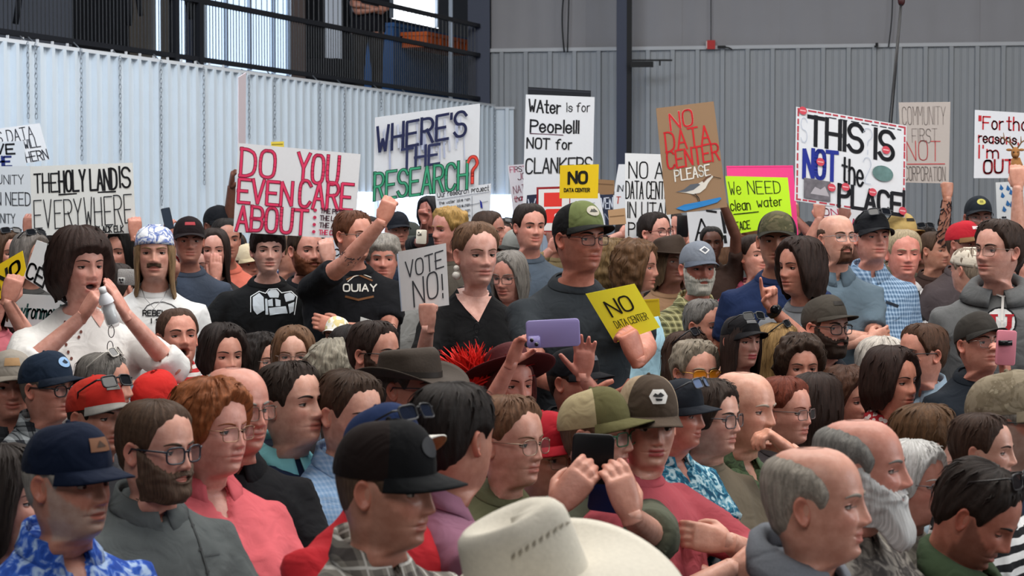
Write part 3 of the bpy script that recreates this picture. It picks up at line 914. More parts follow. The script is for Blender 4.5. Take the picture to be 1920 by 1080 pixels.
        def crown(a, v, off=0.0):
            """a azimuth, v 0 band .. 1 top"""
            ang = v * math.pi / 2
            rad = np.cos(ang) ** .70
            z = z0 + .006 * np.cos(a) + hgt * np.sin(ang) ** 1.05
            fr = sst(.35, 1, np.cos(a))
            wx = (.0845 * fwd + off) ; fy = .1065 + off; by = .1085 + off
            x = wx * np.sin(a) * rad
            y = np.where(np.cos(a) > 0, fy, by) * np.cos(a) * (rad * (1 - fr) + fr * np.cos(ang) ** (.55 if high >= 0 else .68))
            seam = np.zeros_like(a * v)
            for sa in (0, 60, 120, 180, -60, -120):
                dlt = (a - math.radians(sa) + math.pi) % (2 * math.pi) - math.pi
                seam = seam + _g(dlt * (.25 + rad) * .09, .0016)
            kk = 1 - .012 * np.clip(seam, 0, 1)
            return np.stack([x * kk, y * kk - .004, z + off * v - 0 * a], -1)
        a = np.linspace(-math.pi, math.pi, n, endpoint=False)
        v = np.linspace(0, .97, r)
        V, A = np.meshgrid(v, a, indexing='ij')
        P = crown(A, V)
        low = P[:1].copy(); low[..., 2] -= .010; low[..., :2] *= .985
        P = np.concatenate([low, P], 0)
        mb = MB(); mats = [cloth(col, pattern, c2, c3)] + ([cloth(col2, 'heather', col2)] if col2 else [])
        mi = []
        for i in range(P.shape[0] - 1):
            for j in range(n): mi.append(1 if (col2 and abs(a[j]) > math.radians(58)) else 0)
        f = [(i * n + j, i * n + (j + 1) % n, (i + 1) * n + (j + 1) % n, (i + 1) * n + j) for i in range(P.shape[0] - 1) for j in range(n)]
        f = [x[::-1] for x in f]
        mb.add(tf(P.reshape(-1, 3)), f, mi)
        tc = tf([[0, -.004, z0 + hgt]]); n0 = mb.add(tc, [], 0); k0 = (P.shape[0] - 1) * n
        mb.f += [(n0, k0 + j, k0 + (j + 1) % n) for j in range(n)]; mb.m += [0] * n
        cap = mb.build(name, mats, s.root, s.base)
        # visor
        nv, rv = 21, 8
        aa = np.linspace(-1.18, 1.18, nv); t = np.linspace(0, 1, rv)
        T, A2 = np.meshgrid(t, aa, indexing='ij')
        P0 = crown(A2, 0 * A2, .0005); P0[..., 2] -= .004
        ext = vlen * np.clip(np.cos(A2 / 1.18 * math.pi / 2), 0, 1) ** .55
        x = P0[..., 0] * (1 + .06 * T); y = P0[..., 1] + ext * T
        z = P0[..., 2] - curve * ((x / .075) ** 2) * (.25 + .75 * T) - .010 * T + .004
        up = np.stack([x, y, z], -1); lo = up.copy(); lo[..., 2] -= .0035
        mv = MB()
        full = np.concatenate([up, lo[::-1]], 0)
        mv.grid(tf(full.reshape(-1, 3)).reshape(full.shape), False, [0] * ((rv) * (nv - 1)) + [1] * ((rv - 1) * (nv - 1)), flip=False)
        vm = cloth(visor) if visor else mats[0]
        mv.build('visor', [vm, cloth(under) if under else vm], cap, s.base)
        mbb = MB(); mbb.sphere(tf([[0, -.004, z0 + hgt + .001]])[0], .006 * s.k, 8, 6); mbb.build('button', mats[0], cap, s.base)
        if patch:
            shp = {'rect': [(-1, -.75), (1, -.75), (1, .75), (-1, .75)], 'hex': [(-1, 0), (-.62, -.9), (.62, -.9), (1, 0), (.62, .9), (-.62, .9)], 'diamond': [(-1, 0), (0, -1), (1, 0), (0, 1)],
                   'round': [(math.cos(q), math.sin(q)) for q in np.linspace(0, 2 * math.pi, 18, endpoint=False)], 'wide': [(-1, -.45), (1, -.45), (1, .45), (-1, .45)]}[patch]
            def onc(u, w, off, sz=.026): return crown(np.array([u * sz / .072]), np.array([np.clip(.37 + w * sz / .175, 0, 1)]), off)[0]
            def pat(poly, off, c, nm='patch'):
                m3 = MB(); pts = []
                poly = np.array(poly); ctr = poly.mean(0); N = len(poly)
                dense = []
                for i in range(N):
                    for q in (0, .33, .67): dense.append(poly[i] * (1 - q) + poly[(i + 1) % N] * q)
                dense = np.array(dense); rows = [onc(*ctr, off)]
                for k in (.5, 1.0): rows += [onc(*(ctr + (p - ctr) * k), off) for p in dense]
                K = len(dense); f = [(0, 1 + (i + 1) % K, 1 + i) for i in range(K)] + [(1 + i, 1 + (i + 1) % K, 1 + K + (i + 1) % K, 1 + K + i) for i in range(K)]
                m3.add(tf(rows), f); m3.build(nm, plain(c, .6), cap, s.base)
            pat(shp, .0022, patchcol)
            for (poly, c) in (patchdraw or []): pat(poly, .0032, c, 'emblem')
        return cap
    def brim_hat(s, col='#3a2f28', crownh=.105, brim=.075, curl=.035, droop=.0, pinch=True, band=None, tilt=0, name='hat', oval=1.0, soft=0.0):
        n, r = 72, 14
        q = math.radians(tilt); M = np.array([[1, 0, 0], [0, math.cos(q), -math.sin(q)], [0, math.sin(q), math.cos(q)]])
        tf = lambda p: s.hw(np.asarray(p) @ M.T)
        a = np.linspace(-math.pi, math.pi, n, endpoint=False); z0 = .040
        mat = plain(col, .75, bump=.2, bscale=120, var=.12)
        rows = []
        for v in np.linspace(0, 1, r):
            k = 1 - .10 * v - .16 * sst(.8, 1.0, v)
            x = .086 * k * np.sin(a); y = np.where(np.cos(a) > 0, .108, .110) * k * np.cos(a)
            z = z0 + crownh * (v if v < .8 else .8 + .2 * math.sin((v - .8) / .2 * math.pi / 2)) + .012 * v * np.cos(a)
            z = z + soft * .01 * np.sin(a * 5) * v
            if pinch: x = x * (1 - .30 * sst(.35, 1, v) * sst(.2, .9, np.cos(a)))
            rows.append(np.stack([x, y, z], -1))
        for k in (.72, .45, .2, .02):   # top with lengthwise crease
            lastz = rows[r - 1]
            x = lastz[:, 0] * k; y = lastz[:, 1] * (k if k > .5 else k)
            z = lastz[:, 2] + .004 * (1 - k) - (.034 if pinch else -.004) * (1 - k) * (1 - .35 * np.abs(np.cos(a)))
            rows.append(np.stack([x, y, z], -1))
        low = []
        for t in np.linspace(0, 1, 9):
            e = brim * t
            x = (.086 + e * oval) * np.sin(a); y = np.where(np.cos(a) > 0, .108 + e * 1.08, .110 + e * 1.02) * np.cos(a)
            z = z0 + .002 - droop * t * t * (np.cos(a) ** 2) + curl * t ** 1.8 * np.sin(a) ** 2 - .010 * t * np.cos(a) ** 2
            low.append(np.stack([x, y, z], -1))
        mb = MB(); Pc = np.array(rows)
        mb.grid(tf(Pc.reshape(-1, 3)).reshape(Pc.shape), True, flip=True)
        hat = mb.build(name, mat, s.root, s.base)
        m2 = MB(); up = np.array(low); dn = up[::-1].copy(); dn[..., 2] -= .004
        full = np.concatenate([up, dn], 0)
        m2.grid(tf(full.reshape(-1, 3)).reshape(full.shape), True, flip=False)
        m2.build('brim', mat, hat, s.base)
        if band:
            m3 = MB(); rr = []
            for zz, k in ((z0 + .003, 1.012), (z0 + .020, .995)):
                rr.append(np.stack([.086 * k * np.sin(a), np.where(np.cos(a) > 0, .108, .110) * k * np.cos(a), zz + 0 * a], -1))
            rr = np.array(rr); m3.grid(tf(rr.reshape(-1, 3)).reshape(rr.shape), True, flip=True); m3.build('hat_band', plain(band, .6), hat, s.base)
        return hat
    def bandana(s, mat, name='bandana'):
        n, r = 48, 12
        a = np.linspace(-math.pi, math.pi, n, endpoint=False); rows = []
        for v in np.linspace(0, 1, r):
            z = np.interp(np.cos(a), [-1, 1], [.010, .042]) * (1 - v) + .119 * v ** .8 * 1.0
            z = np.minimum(z, .1195); x, y = base_xy(np.minimum(z, .1129), a, s.P)
            L = np.sqrt(x * x + y * y) + 1e-6; o = .0085 + .0015 * np.sin(a * 6 + v * 9)
            rows.append(np.stack([x + x / L * o, y + y / L * o, z + .004 * v], -1))
        P = np.array(rows); mb = MB(); mb.grid(s.hw(P.reshape(-1, 3)).reshape(P.shape), True, flip=True, cap=True)
        return mb.build(name, mat, s.root, s.base)

def bake_pending():
    dg = bpy.context.evaluated_depsgraph_get()
    for o, s, wr, collar in _pend:
        me = bpy.data.meshes.new_from_object(o.evaluated_get(dg))
        n = len(me.vertices); co = np.zeros(n * 3); no = np.zeros(n * 3)
        me.vertices.foreach_get('co', co); me.vertex_normals.foreach_get('vector', no)
        co = co.reshape(-1, 3); no = no.reshape(-1, 3)
        sd = s.rng.uniform(0, 99)
        # folds: drawn out along the drop of the cloth, stronger low on the torso
        q = co @ s.RB
        f = np.empty(n)
        zl = s.N0[2] - s.base[2]
        for i in range(n):
            p = q[i]
            r1 = max(0.0, 1 - 2.6 * abs(noise.noise((p[0] * 6 + p[2] * 4 + sd, p[1] * 6, p[2] * 3.5 - p[0] * 3)))); r2 = max(0.0, 1 - 2.4 * abs(noise.noise((p[0] * 13 - p[2] * 6, p[1] * 13 + sd, p[2] * 9 + p[0] * 4))))
            f[i] = 1.5 * r1 * r1 + .7 * r2 * r2 - .5
        amt = wr * (.35 + .65 * sst(zl - .02, zl - .16, co[:, 2]))
        co = co + no * (f * amt * 1.3)[:, None]
        if collar in ('open', 'shirt'):      # the open front of the collar sinks behind the skin
            D = .10 if collar == 'open' else .045
            L = (co + s.base - s.N0) @ s.RB / s.k
            m = sst(0, .014, L[:, 2] + D - np.abs(L[:, 0]) * D / (.052 if collar == 'open' else .036)) * sst(.01, .03, L[:, 1])
            co = co - (s.RB @ np.array([0, 1.0, .25]))[None, :] * (.034 * m * s.k)[:, None]
        me.vertices.foreach_set('co', co.ravel())
        me.polygons.foreach_set('use_smooth', np.ones(len(me.polygons), dtype=bool))
        old = o.data; nm = old.name
        o.modifiers.clear(); o.data = me; bpy.data.meshes.remove(old); me.name = nm
    _pend.clear()
# ------------------------------------------------------------------ the hall
def struct(name, mb, mat, parent=None, origin=(0, 0, 0), smooth=False):
    o = mb.build(name, mat, parent, origin, smooth)
    if parent is None: o['kind'] = 'structure'
    return o
mb = MB(); mb.box((1.5, 12.0, -.05), (26, 34, .1)); struct('floor', mb, plain('#5d5a58', .8, bump=.1, bscale=20, var=.15))

# back wall: ribbed lower sheets, flat liner above, seam trim
BA, BB = np.array([-.27, 26.0]), np.array([9.5, 24.40])
bd = (BB - BA) / np.linalg.norm(BB - BA); bn = np.array([bd[1], -bd[0]])      # bn points into the hall
if bn[1] > 0: bn = -bn
def ribbed(A, d, n, s0, s1, z0, z1, prof, pitch, origin_s=0.0):
    """sheet of ribbed steel between s0 and s1 along d from A; prof: list of (t, height) over one pitch"""
    pts = []
    k = math.floor((s0 - origin_s) / pitch) - 1
    while origin_s + k * pitch < s1 + pitch:
        for t, h in prof: pts.append((origin_s + (k + t) * pitch, h))
        k += 1
    ss = np.array([p[0] for p in pts]); hh = np.array([p[1] for p in pts])
    use = [s0] + [x for x in ss if s0 < x < s1] + [s1]
    h = np.interp(use, ss, hh)
    P = np.zeros((2, len(use), 3))
    for r, z in enumerate((z0, z1)):
        for c, (s_, h_) in enumerate(zip(use, h)):
            q = A + d * s_ + n * h_; P[r, c] = (q[0], q[1], z)
    return P
steel = plain('#8e9297', .42, .0, bump=.05, bscale=6, var=.05, spec=.4)
liner = plain('#8f8e92', .65, .0, bump=.25, bscale=3.5, var=.05)
PB = [(0, 0), (.03, .046), (.19, .046), (.22, 0), (.44, 0), (.46, .007), (.50, .007), (.52, 0), (.70, 0), (.72, .007), (.76, .007), (.78, 0)]
LB = np.linalg.norm(BB - BA)
mb = MB(); q = BA + bd * LB / 2 + bn * .030
ang = math.atan2(bd[1], bd[0]); RZ = np.array([[math.cos(ang), -math.sin(ang), 0], [math.sin(ang), math.cos(ang), 0], [0, 0, 1]])
mb.box((q[0], q[1], 3.77), (LB, .055, .045), R=RZ)
wall_back = struct('wall_back', mb, plain('#b4b6ba', .5))
s_ = 0.0; i = 0
while s_ < LB:
    e = min(s_ + .915, LB)
    mb = MB(); mb.grid(ribbed(BA + bn * (.002 if i % 2 else 0), bd, bn, s_, e + .01, 0, 3.76, PB, .312, .11)); mb.build('panel', steel, wall_back, smooth=False)
    s_ = e; i += 1
s_ = 0.0; i = 0
while s_ < LB:
    e = min(s_ + 1.22, LB)
    mb = MB()
    for r in range(1):
        k = 26; ss = np.linspace(s_, e, k); wob = .010 * np.sin(ss * 9 + i) + .006 * np.sin(ss * 23 + 2 * i)
        P = np.zeros((2, k, 3))
        for rr, z in enumerate((3.77, 8.2)):
            for c in range(k):
                q = BA + bd * ss[c] + bn * (-.02 + wob[c] * (1.0 if rr == 0 else .6)); P[rr, c] = (q[0], q[1], z)
        mb.grid(P)
    mb.build('liner_panel', liner, wall_back, smooth=True)
    s_ = e; i += 1

# steel column in front of the back wall
navy = plain('#1f2a44', .5, spec=.4); black = plain('#0d0e12', .6)
mb = MB(); q = PX(1165, 300, 25.0); mb.box((q[0], q[1], 4), (.125, .03, 8)); col_ = mb.build('steel_column', navy, None, (q[0], q[1], 0), smooth=False)
tag(col_, 'dark navy steel column standing against the back wall', 'column'); col_.location = (q[0], q[1], 0)
mb = MB(); q2 = PX(1178, 300, 25.08); mb.box((q2[0], q2[1], 4), (.075, .16, 8)); mb.build('web', black, col_, (q[0], q[1], 0), smooth=False)
mb = MB(); q3 = PX(1222, 113, 24.85); mb.box(q3, (.50, .03, .02)); mb.box(q3 + (-.12, 0, -.05), (.28, .025, .07)); mb.box(q3 + (.1, 0, -.03), (.02, .02, .07))
mb.build('bracket_arm', black, col_, (q[0], q[1], 0), smooth=False)

# left partition wall of ribbed white steel and the raised platform behind it
WA = np.array([-4.02, 15.9]); wd = unit(np.array([3.75, 9.9])); wn = np.array([wd[1], -wd[0]])   # wn points into the hall
def WP(px, py, o=0.0):
    """point seen at pixel (px, py) on the plane o metres behind the partition"""
    u = (px - 960.0) / F
    A = WA - wn * o
    v = (540.0 - py) / F; y = ct + v * st; uu = u / y
    s_ = (uu * A[1] - A[0]) / (wd[0] - uu * wd[1])
    p = A + wd * s_
    return PX(px, py, p[1])
WL0, WL1 = -2.6, 10.62
white = plain('#cbd6e0', .36, bump=.04, bscale=5, var=.04, spec=.4)
def wbox(s0, s1, o0, o1, z0, z1, m, mat=0):
    c = WA + wd * (s0 + s1) / 2 - wn * (o0 + o1) / 2; a_ = math.atan2(wd[1], wd[0])
    R = np.array([[math.cos(a_), -math.sin(a_), 0], [math.sin(a_), math.cos(a_), 0], [0, 0, 1]])
    m.box((c[0], c[1], (z0 + z1) / 2), (s1 - s0, abs(o1 - o0), z1 - z0), mat, R=R)
mb = MB(); wbox(WL0, WL1 + .02, -.045, .02, 3.045, 3.075, mb)
wall_left = struct('wall_left', mb, plain('#cdd2d8', .45))
PW = [(0, 0), (.035, .050), (.30, .050), (.335, 0)]
s_ = WL0; i = 0
while s_ < WL1:
    e = min(s_ + .835, WL1)
    mb = MB(); mb.grid(ribbed(WA + wn * (.0015 if i % 2 else 0), wd, wn, s_, e + .01, 0, 3.05, PW, .167)); mb.build('panel', white, wall_left, smooth=False)
    s_ = e; i += 1
# the short return at the end of the partition
RA = WA + wd * WL1; rd = np.array([1.0, 0.0]); rn = np.array([0, -1.0])
mb = MB(); mb.box((RA[0] + .14, RA[1] - .01, 3.03), (.30, .05, .03)); wall_return = struct('wall_return', mb, plain('#c4c8ce', .45))
mb = MB(); mb.grid(ribbed(RA, rd, rn, -.02, .28, 0, 3.03, PW, .167)); mb.build('panel', white, wall_return, smooth=False)
# glow low on the partition and return, added as self-lit sheets
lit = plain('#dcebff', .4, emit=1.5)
o = None
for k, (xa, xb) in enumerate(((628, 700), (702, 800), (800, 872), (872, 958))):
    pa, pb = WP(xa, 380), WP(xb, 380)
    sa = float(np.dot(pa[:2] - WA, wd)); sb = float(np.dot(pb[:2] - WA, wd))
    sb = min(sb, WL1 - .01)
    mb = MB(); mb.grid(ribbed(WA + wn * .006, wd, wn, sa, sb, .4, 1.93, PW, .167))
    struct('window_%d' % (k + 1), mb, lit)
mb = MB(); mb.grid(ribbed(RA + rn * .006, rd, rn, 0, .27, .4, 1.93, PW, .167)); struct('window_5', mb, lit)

# platform deck, railing
mb = MB(); wbox(WL0, WL1, .10, 4.5, 2.86, 2.95, mb); struct('floor_platform', mb, plain('#3c3d42', .7))
rail = empty('railing', (*(WA - wn * .15), 2.95)); tag(rail, 'black steel picket railing along the raised platform above the white wall', 'railing')
ro = np.array(rail.location)
blk = plain('#14161c', .45, spec=.4)
def rbar(name, z, s0, s1, r=.022):
    m = MB(); wbox(s0, s1, .15 - r, .15 + r, z - r, z + r, m); return m.build(name, blk, rail, ro, smooth=False)
rbar('bottom_rail', 3.15, WL0, 10.55); rbar('middle_rail', 3.70, WL0, 10.55, .024); rbar('top_rail', 4.07, WL0, 10.55, .024)
m = MB(); m.box((0, 0, .275), (.008, .008, .55)); pk = m.build('picket', blk, rail, smooth=False); pm = pk.data
m = MB(); m.box((0, 0, .185), (.008, .008, .37)); pu = m.build('upper_picket', blk, rail, smooth=False); um = pu.data
n_p = int((10.5 - WL0) / .0585)
for k in range(n_p):
    p = WA + wd * (WL0 + .03 + k * .0585) - wn * .15
    if p[1] < 14.6: continue
    o = pk if pk is not None else bpy.data.objects.new('picket', pm)
    if pk is None: C.objects.link(o); o.parent = rail
    pk = None
    o.location = Vector((p[0], p[1], 3.15)) - Vector(ro)
    if k % 2 == 0 and p[1] > 18:
        o = pu if pu is not None else bpy.data.objects.new('upper_picket', um)
        if pu is None: C.objects.link(o); o.parent = rail
        pu = None
        o.location = Vector((p[0], p[1], 3.70)) - Vector(ro)
m = MB()
for px in (328, 373, 908):
    p = WP(px, 60, .15); sa = float(np.dot(p[:2] - WA, wd)); m = MB(); wbox(sa - .035, sa + .035, .12, .2, 2.95, 4.2 if px < 400 else 4.1, m); m.build('post', blk, rail, ro, smooth=False)
for k in range(14):     # pale clips under the bottom rail
    p = WP(14 + k * 28 if k < 5 else 210 + (k - 5) * 26, 70, .10); sa = float(np.dot(p[:2] - WA, wd)); m = MB(); wbox(sa - .006, sa + .006, .09, .11, 3.05, 3.12, m); m.build('clip', plain('#d6d8dc', .4), rail, ro, smooth=False)

# platform back wall in sections, windows, columns
def sect(name, xa, xb, ya, yb, o, mat, th=.06, kindstruct=True, label=None, cat=None):
    a, b = WP(xa, ya, o), WP(xb, ya, o); t, u = WP(xa, yb, o), WP(xb, yb, o)
    sa = float(np.dot(a[:2] - WA, wd)); sb = float(np.dot(b[:2] - WA, wd))
    z1 = 7.0 if ya < -40 else max(a[2], b[2]) * .5 + min(a[2], b[2]) * .5; z0 = 2.95 if yb > 400 else (t[2] + u[2]) / 2
    m = MB(); wbox(sa, sb, o, o + th, z0, z1, m)
    loc = np.array([*(WA + wd * (sa + sb) / 2 - wn * o), z0])
    ob = m.build(name, mat, None, loc, smooth=False); ob.location = loc
    if label: tag(ob, label, cat)
    else: ob['kind'] = 'structure'
    return ob
dk = plain('#101218', .8); gy = plain('#6c7078', .6); br = plain('#5d5751', .8, bump=.3, bscale=30, var=.15)
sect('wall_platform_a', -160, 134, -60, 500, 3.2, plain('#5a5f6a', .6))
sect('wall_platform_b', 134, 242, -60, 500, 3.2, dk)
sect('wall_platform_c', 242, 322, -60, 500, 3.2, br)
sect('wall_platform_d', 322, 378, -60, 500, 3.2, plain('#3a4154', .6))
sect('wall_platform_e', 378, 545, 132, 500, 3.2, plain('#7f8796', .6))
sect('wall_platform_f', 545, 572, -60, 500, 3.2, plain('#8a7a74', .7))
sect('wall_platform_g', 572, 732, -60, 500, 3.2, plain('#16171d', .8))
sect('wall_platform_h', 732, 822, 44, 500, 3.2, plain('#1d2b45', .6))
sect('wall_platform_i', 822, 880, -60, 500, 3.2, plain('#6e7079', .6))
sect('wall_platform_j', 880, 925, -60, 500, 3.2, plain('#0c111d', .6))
sky1 = plain('#cfe6ff', .3, emit=1.35); sky2 = plain('#f6fbff', .3, emit=3.0)
def window(n, xa, xb, yb, o, mat, bars):
    w = sect('window_%d' % n, xa, xb, -60, yb, o, mat, .03)
    for bx in bars:
        a = WP(bx, 20, o - .03); sa = float(np.dot(a[:2] - WA, wd)); m = MB(); wbox(sa - .02, sa + .02, o - .05, o, w.location[2], 7, m)
        m.build('mullion', plain('#aeb9c8', .5), w, w.location, smooth=False)
window(6, 378, 545, 132, 3.2, sky1, (382, 424, 468, 513, 541))
window(7, 732, 822, 44, 3.2, sky2, (735, 819))
window(8, 296, 300, 500, 3.15, sky1, ())
window(9, 337, 347, 500, 3.15, sky1, ())
window(10, 613, 640, 110, 3.15, plain('#c4ccd8', .4, emit=.35), ())
# navy column at the end of the platform and its pale neighbour
m = MB(); q = PX(898, 100, 25.95); m.box((q[0], q[1], 4), (.28, .2, 8)); o = m.build('steel_column', navy, None, (q[0], q[1], 0), smooth=False); o.location = (q[0], q[1], 0)
tag(o, 'broad navy steel column beside the end of the platform railing', 'column')
m = MB(); q = PX(845, 20, 26.6); m.box((q[0], q[1], 4.2), (.05, .05, 5)); o = m.build('pipe', plain('#b8c4d4', .4), None, (q[0], q[1], 2.95), smooth=False); o.location = (q[0], q[1], 2.95)
tag(o, 'pale blue upright pipe beside the bright platform window', 'pipe')
# things on the platform
def crate(name, xa, xb, ya, yb, o, col, label, cat, depth=.6):
    ob = sect(name, xa, xb, ya, yb, o, plain(col, .6), depth, label=label, cat=cat)
    a, b = WP(xa, ya, o), WP(xb, ya, o); sa = float(np.dot(a[:2] - WA, wd)); sb = float(np.dot(b[:2] - WA, wd)); z1 = (a[2] + b[2]) / 2
    m = MB(); wbox(sa - .02, sb + .02, o - .02, o + depth + .02, z1 - .05, z1, m); m.build('rim', plain(col, .4), ob, ob.location, smooth=False)
    for k in range(5):
        sm = sa + (sb - sa) * (k + .5) / 5; m = MB(); wbox(sm - .02, sm + .02, o - .015, o, ob.location[2] + .02, z1 - .05, m); m.build('stave', plain(col, .5), ob, ob.location, smooth=False)
    return ob
crate('storage_bin', 738, 912, 62, 500, 1.6, '#2d5484', 'large dark blue storage bin behind the platform railing', 'bin')
crate('orange_crate', 800, 882, 68, 96, 1.2, '#d8642a', 'orange plastic crate on top of the dark blue bin', 'crate', .35)
sect('equipment_case', 632, 668, 112, 500, 1.1, plain('#121319', .5), .4, label='low black equipment case beside the onlooker behind the railing', cat='case')
# hanging folds of dark cloth left of the window
for k, (xa, xb, yb) in enumerate(((24, 34, 45), (228, 240, 48), (250, 262, 30), (354, 362, 36))):
    a = WP((xa + xb) / 2, yb, 2.4); m = MB()
    m.tube([(a[0] + .05 * math.sin(q * 5 + k), a[1], a[2] + q * 1.4) for q in np.linspace(0, 1, 9)], np.linspace(.03, .05, 9) * (1 + .3 * (k % 2)), 8)
    o = m.build('hanging_strap', dk, None, a); o.location = a
    tag(o, ['black strap hanging at the far end of the platform', 'thick black strap hanging before the brown block wall', 'short black strap hanging over the brown block wall', 'black strap hanging just beside the big bright window'][k], 'strap')
# chains down the ribbed wall
lm = MB(); t = np.linspace(0, 2 * math.pi, 10, endpoint=False)
def chain(px, ytop, ybot, label):
    a = WP(px, ytop, -.075); b = WP(px, ybot, -.075); L = a[2] - b[2]; n = int(L / .040); m = MB()
    for k in range(n):
        c = np.array([a[0], a[1], a[2] - k * .040]); dirv = np.array([*wd, 0]) if k % 2 else np.array([*wn, 0])
        pts = [c + dirv * .011 * math.cos(q) + np.array([0, 0, 1]) * .026 * math.sin(q) for q in t]
        m.tube(pts + [pts[0]], .0034, 4, cap=False)
    m.tube([WP(px - 14, ytop - 16, .1), WP(px - 6, ytop - 8, .03), a], .006, 5)
    o = m.build('chain', plain('#9aa2ac', .4, .5), None, b); o.location = b
    tag(o, label, 'chain', 'chains on the ribbed wall')
for k, (px, yt, yb) in enumerate(((52, 84, 232), (67, 86, 232), (152, 96, 306), (225, 110, 306), (302, 118, 395), (382, 130, 350), (467, 146, 264), (515, 150, 268), (600, 158, 284), (646, 166, 300), (715, 176, 210), (768, 184, 205), (928, 206, 366))):
    chain(px, yt, yb, 'steel chain hanging on the white ribbed wall, %s from the left edge' % ['first', 'second', 'third', 'fourth', 'fifth', 'sixth', 'seventh', 'eighth', 'ninth', 'tenth', 'eleventh', 'twelfth', ''][k] if k < 12 else 'lone steel chain hanging beside the research sign near the wall end')
# cables, red alarm box on the back wall
def cable(px0, py0, px1, py1, label, d=24.9, r=.008, bow=.04, col='#15161a'):
    a, b = PX(px0, py0, d), PX(px1, py1, d - .0); m = MB()
    m.tube([a * (1 - q) + b * q + np.array([bow * math.sin(q * 3.14), 0, 0]) for q in np.linspace(0, 1, 12)], r, 6)
    o = m.build('cable', plain(col, .5), None, b); o.location = b; tag(o, label, 'cable')
cable(1066, -60, 1058, 98, 'black cable running down the grey liner, bowed side of the pair', 25.7, .011, -.05)
cable(1068, -60, 1064, 98, 'straight black cable beside the bowed one on the grey liner', 25.7, .010, .0)
cable(1333, -60, 1333, 78, 'thin black cable dropping to the red alarm box', 25.48, .006, 0)
cable(1671, -60, 1666, 88, 'thin dark cable on the upper liner near the tall black pole', 25.1, .008, .03)
m = MB(); q = PX(1333, 84, 25.47); m.box(q, (.10, .06, .11)); o = m.build('alarm_box', plain('#b01c1c', .45), None, q, smooth=False); o.location = q
tag(o, 'small red alarm box on the seam of the back wall', 'alarm box')
m = MB(); m.box(q + (-.055, 0, 0), (.012, .05, .09)); m.build('side_plate', plain('#d8c8c4', .5), o, q, smooth=False)
m = MB(); q = PX(1353, 88, 25.42); m.box(q, (.10, .04, .03)); m.tube([q + (.05, 0, 0), q + (.09, 0, -.01), q + (.13, 0, -.03)], .008, 5); o = m.build('cable_connector', black, None, q, smooth=False); o.location = q
tag(o, 'short black connector lying beside the red alarm box', 'connector')
m = MB(); q = PX(1644, 84, 25.1); m.box(q, (.03, .03, .05)); m.box(q + (-.015, 0, -.02), (.03, .02, .02)); o = m.build('wall_hook', black, None, q, smooth=False); o.location = q
tag(o, 'tiny black hook on the seam of the back wall', 'hook')
# ------------------------------------------------------------------ hand lettering
GL = {'A': '002640 1232', 'B': '0006 ~0636454303 ~0343413000', 'C': '~4536160501103041', 'D': '0006 ~062645412000', 'E': '46060040 0333', 'F': '460600 0333', 'G': '~4536160501103041 414323',
      'H': '0006 4046 0343', 'I': '0006', 'J': '~4641301001', 'K': '0006 460340', 'L': '060040', 'M': '0006234640', 'N': '00064046', 'O': '~26160501103041453626', 'P': '0006 ~063645443303',
      'Q': '~26160501103041453626 2240', 'R': '0006 ~063645443303 2340', 'S': '~453616050413334241301001', 'T': '0646 2026', 'U': '~060110304146', 'V': '062046', 'W': '0610233046', 'X': '0046 0640',
      'Y': '062346 2320', 'Z': '06460040', '?': '~05163645442322 2021', '!': '0602 0001', "'": '0605', '"': '0604 1614', ',': '0100', '.': '0001', '-': '0333', '*': '0313 0414 0404',
      'a': '~34140301102031 3430', 'b': '0006 ~0314243331201000', 'c': '~3324140301102031', 'd': '3630 ~3324140301102031', 'e': '~02323324140301102031', 'f': '~36261510 0424', 'h': '0006 ~0314243330', 'i': '0004 0506',
      'k': '0006 340230', 'l': '0006', 'm': '0004 ~03142320 ~23344340', 'n': '0004 ~0314243330', 'o': '~14030110203133241 4', 'p': '0400 ~0414243332120 2', 'r': '0004 ~031424', 's': '~33241403123231201001', 't': '~16111020 0424',
      'u': '~0401102031 3430', 'v': '041034', 'w': '0410223044', 'y': '0422 4400', 'g': '~34140301102031 3430', 'j': '~24201000', 'x': '0034 0430', 'z': '04340030', 'q': '~34140301102031 3430'}
GL['o'] = '~1403011020313324140403'.replace('140403', '14'); GL['p'] = '0400 ~04142433322202'
GL.update({'2': '~05163645440040', '3': '~0636454303 ~0343413000'})
def strokes(ch):
    g = GL.get(ch)
    if g is None: return [], 2.0
    out = []; wmax = 0
    for s in g.split(' '):
        sm = s.startswith('~'); s = s.lstrip('~')
        p = np.array([(int(s[i]), int(s[i + 1])) for i in range(0, len(s) - 1, 2)], float)
        wmax = max(wmax, p[:, 0].max())
        if sm:
            for _ in range(2):
                q = [p[0]]
                for a, b in zip(p[:-1], p[1:]): q += [a * .75 + b * .25, a * .25 + b * .75]
                q.append(p[-1]); p = np.array(q)
        out.append(p)
    return out, wmax
def text_lines(txt):
    """list of polylines, x from 0 to total width, y 0..6"""
    x = 0.0; out = []
    for ch in txt:
        if ch == ' ': x += 2.6; continue
        st_, w = strokes(ch)
        for p in st_: out.append(p + np.array([x, 0]))
        x += w + 1.35
    return out, max(x - 1.35, .5)

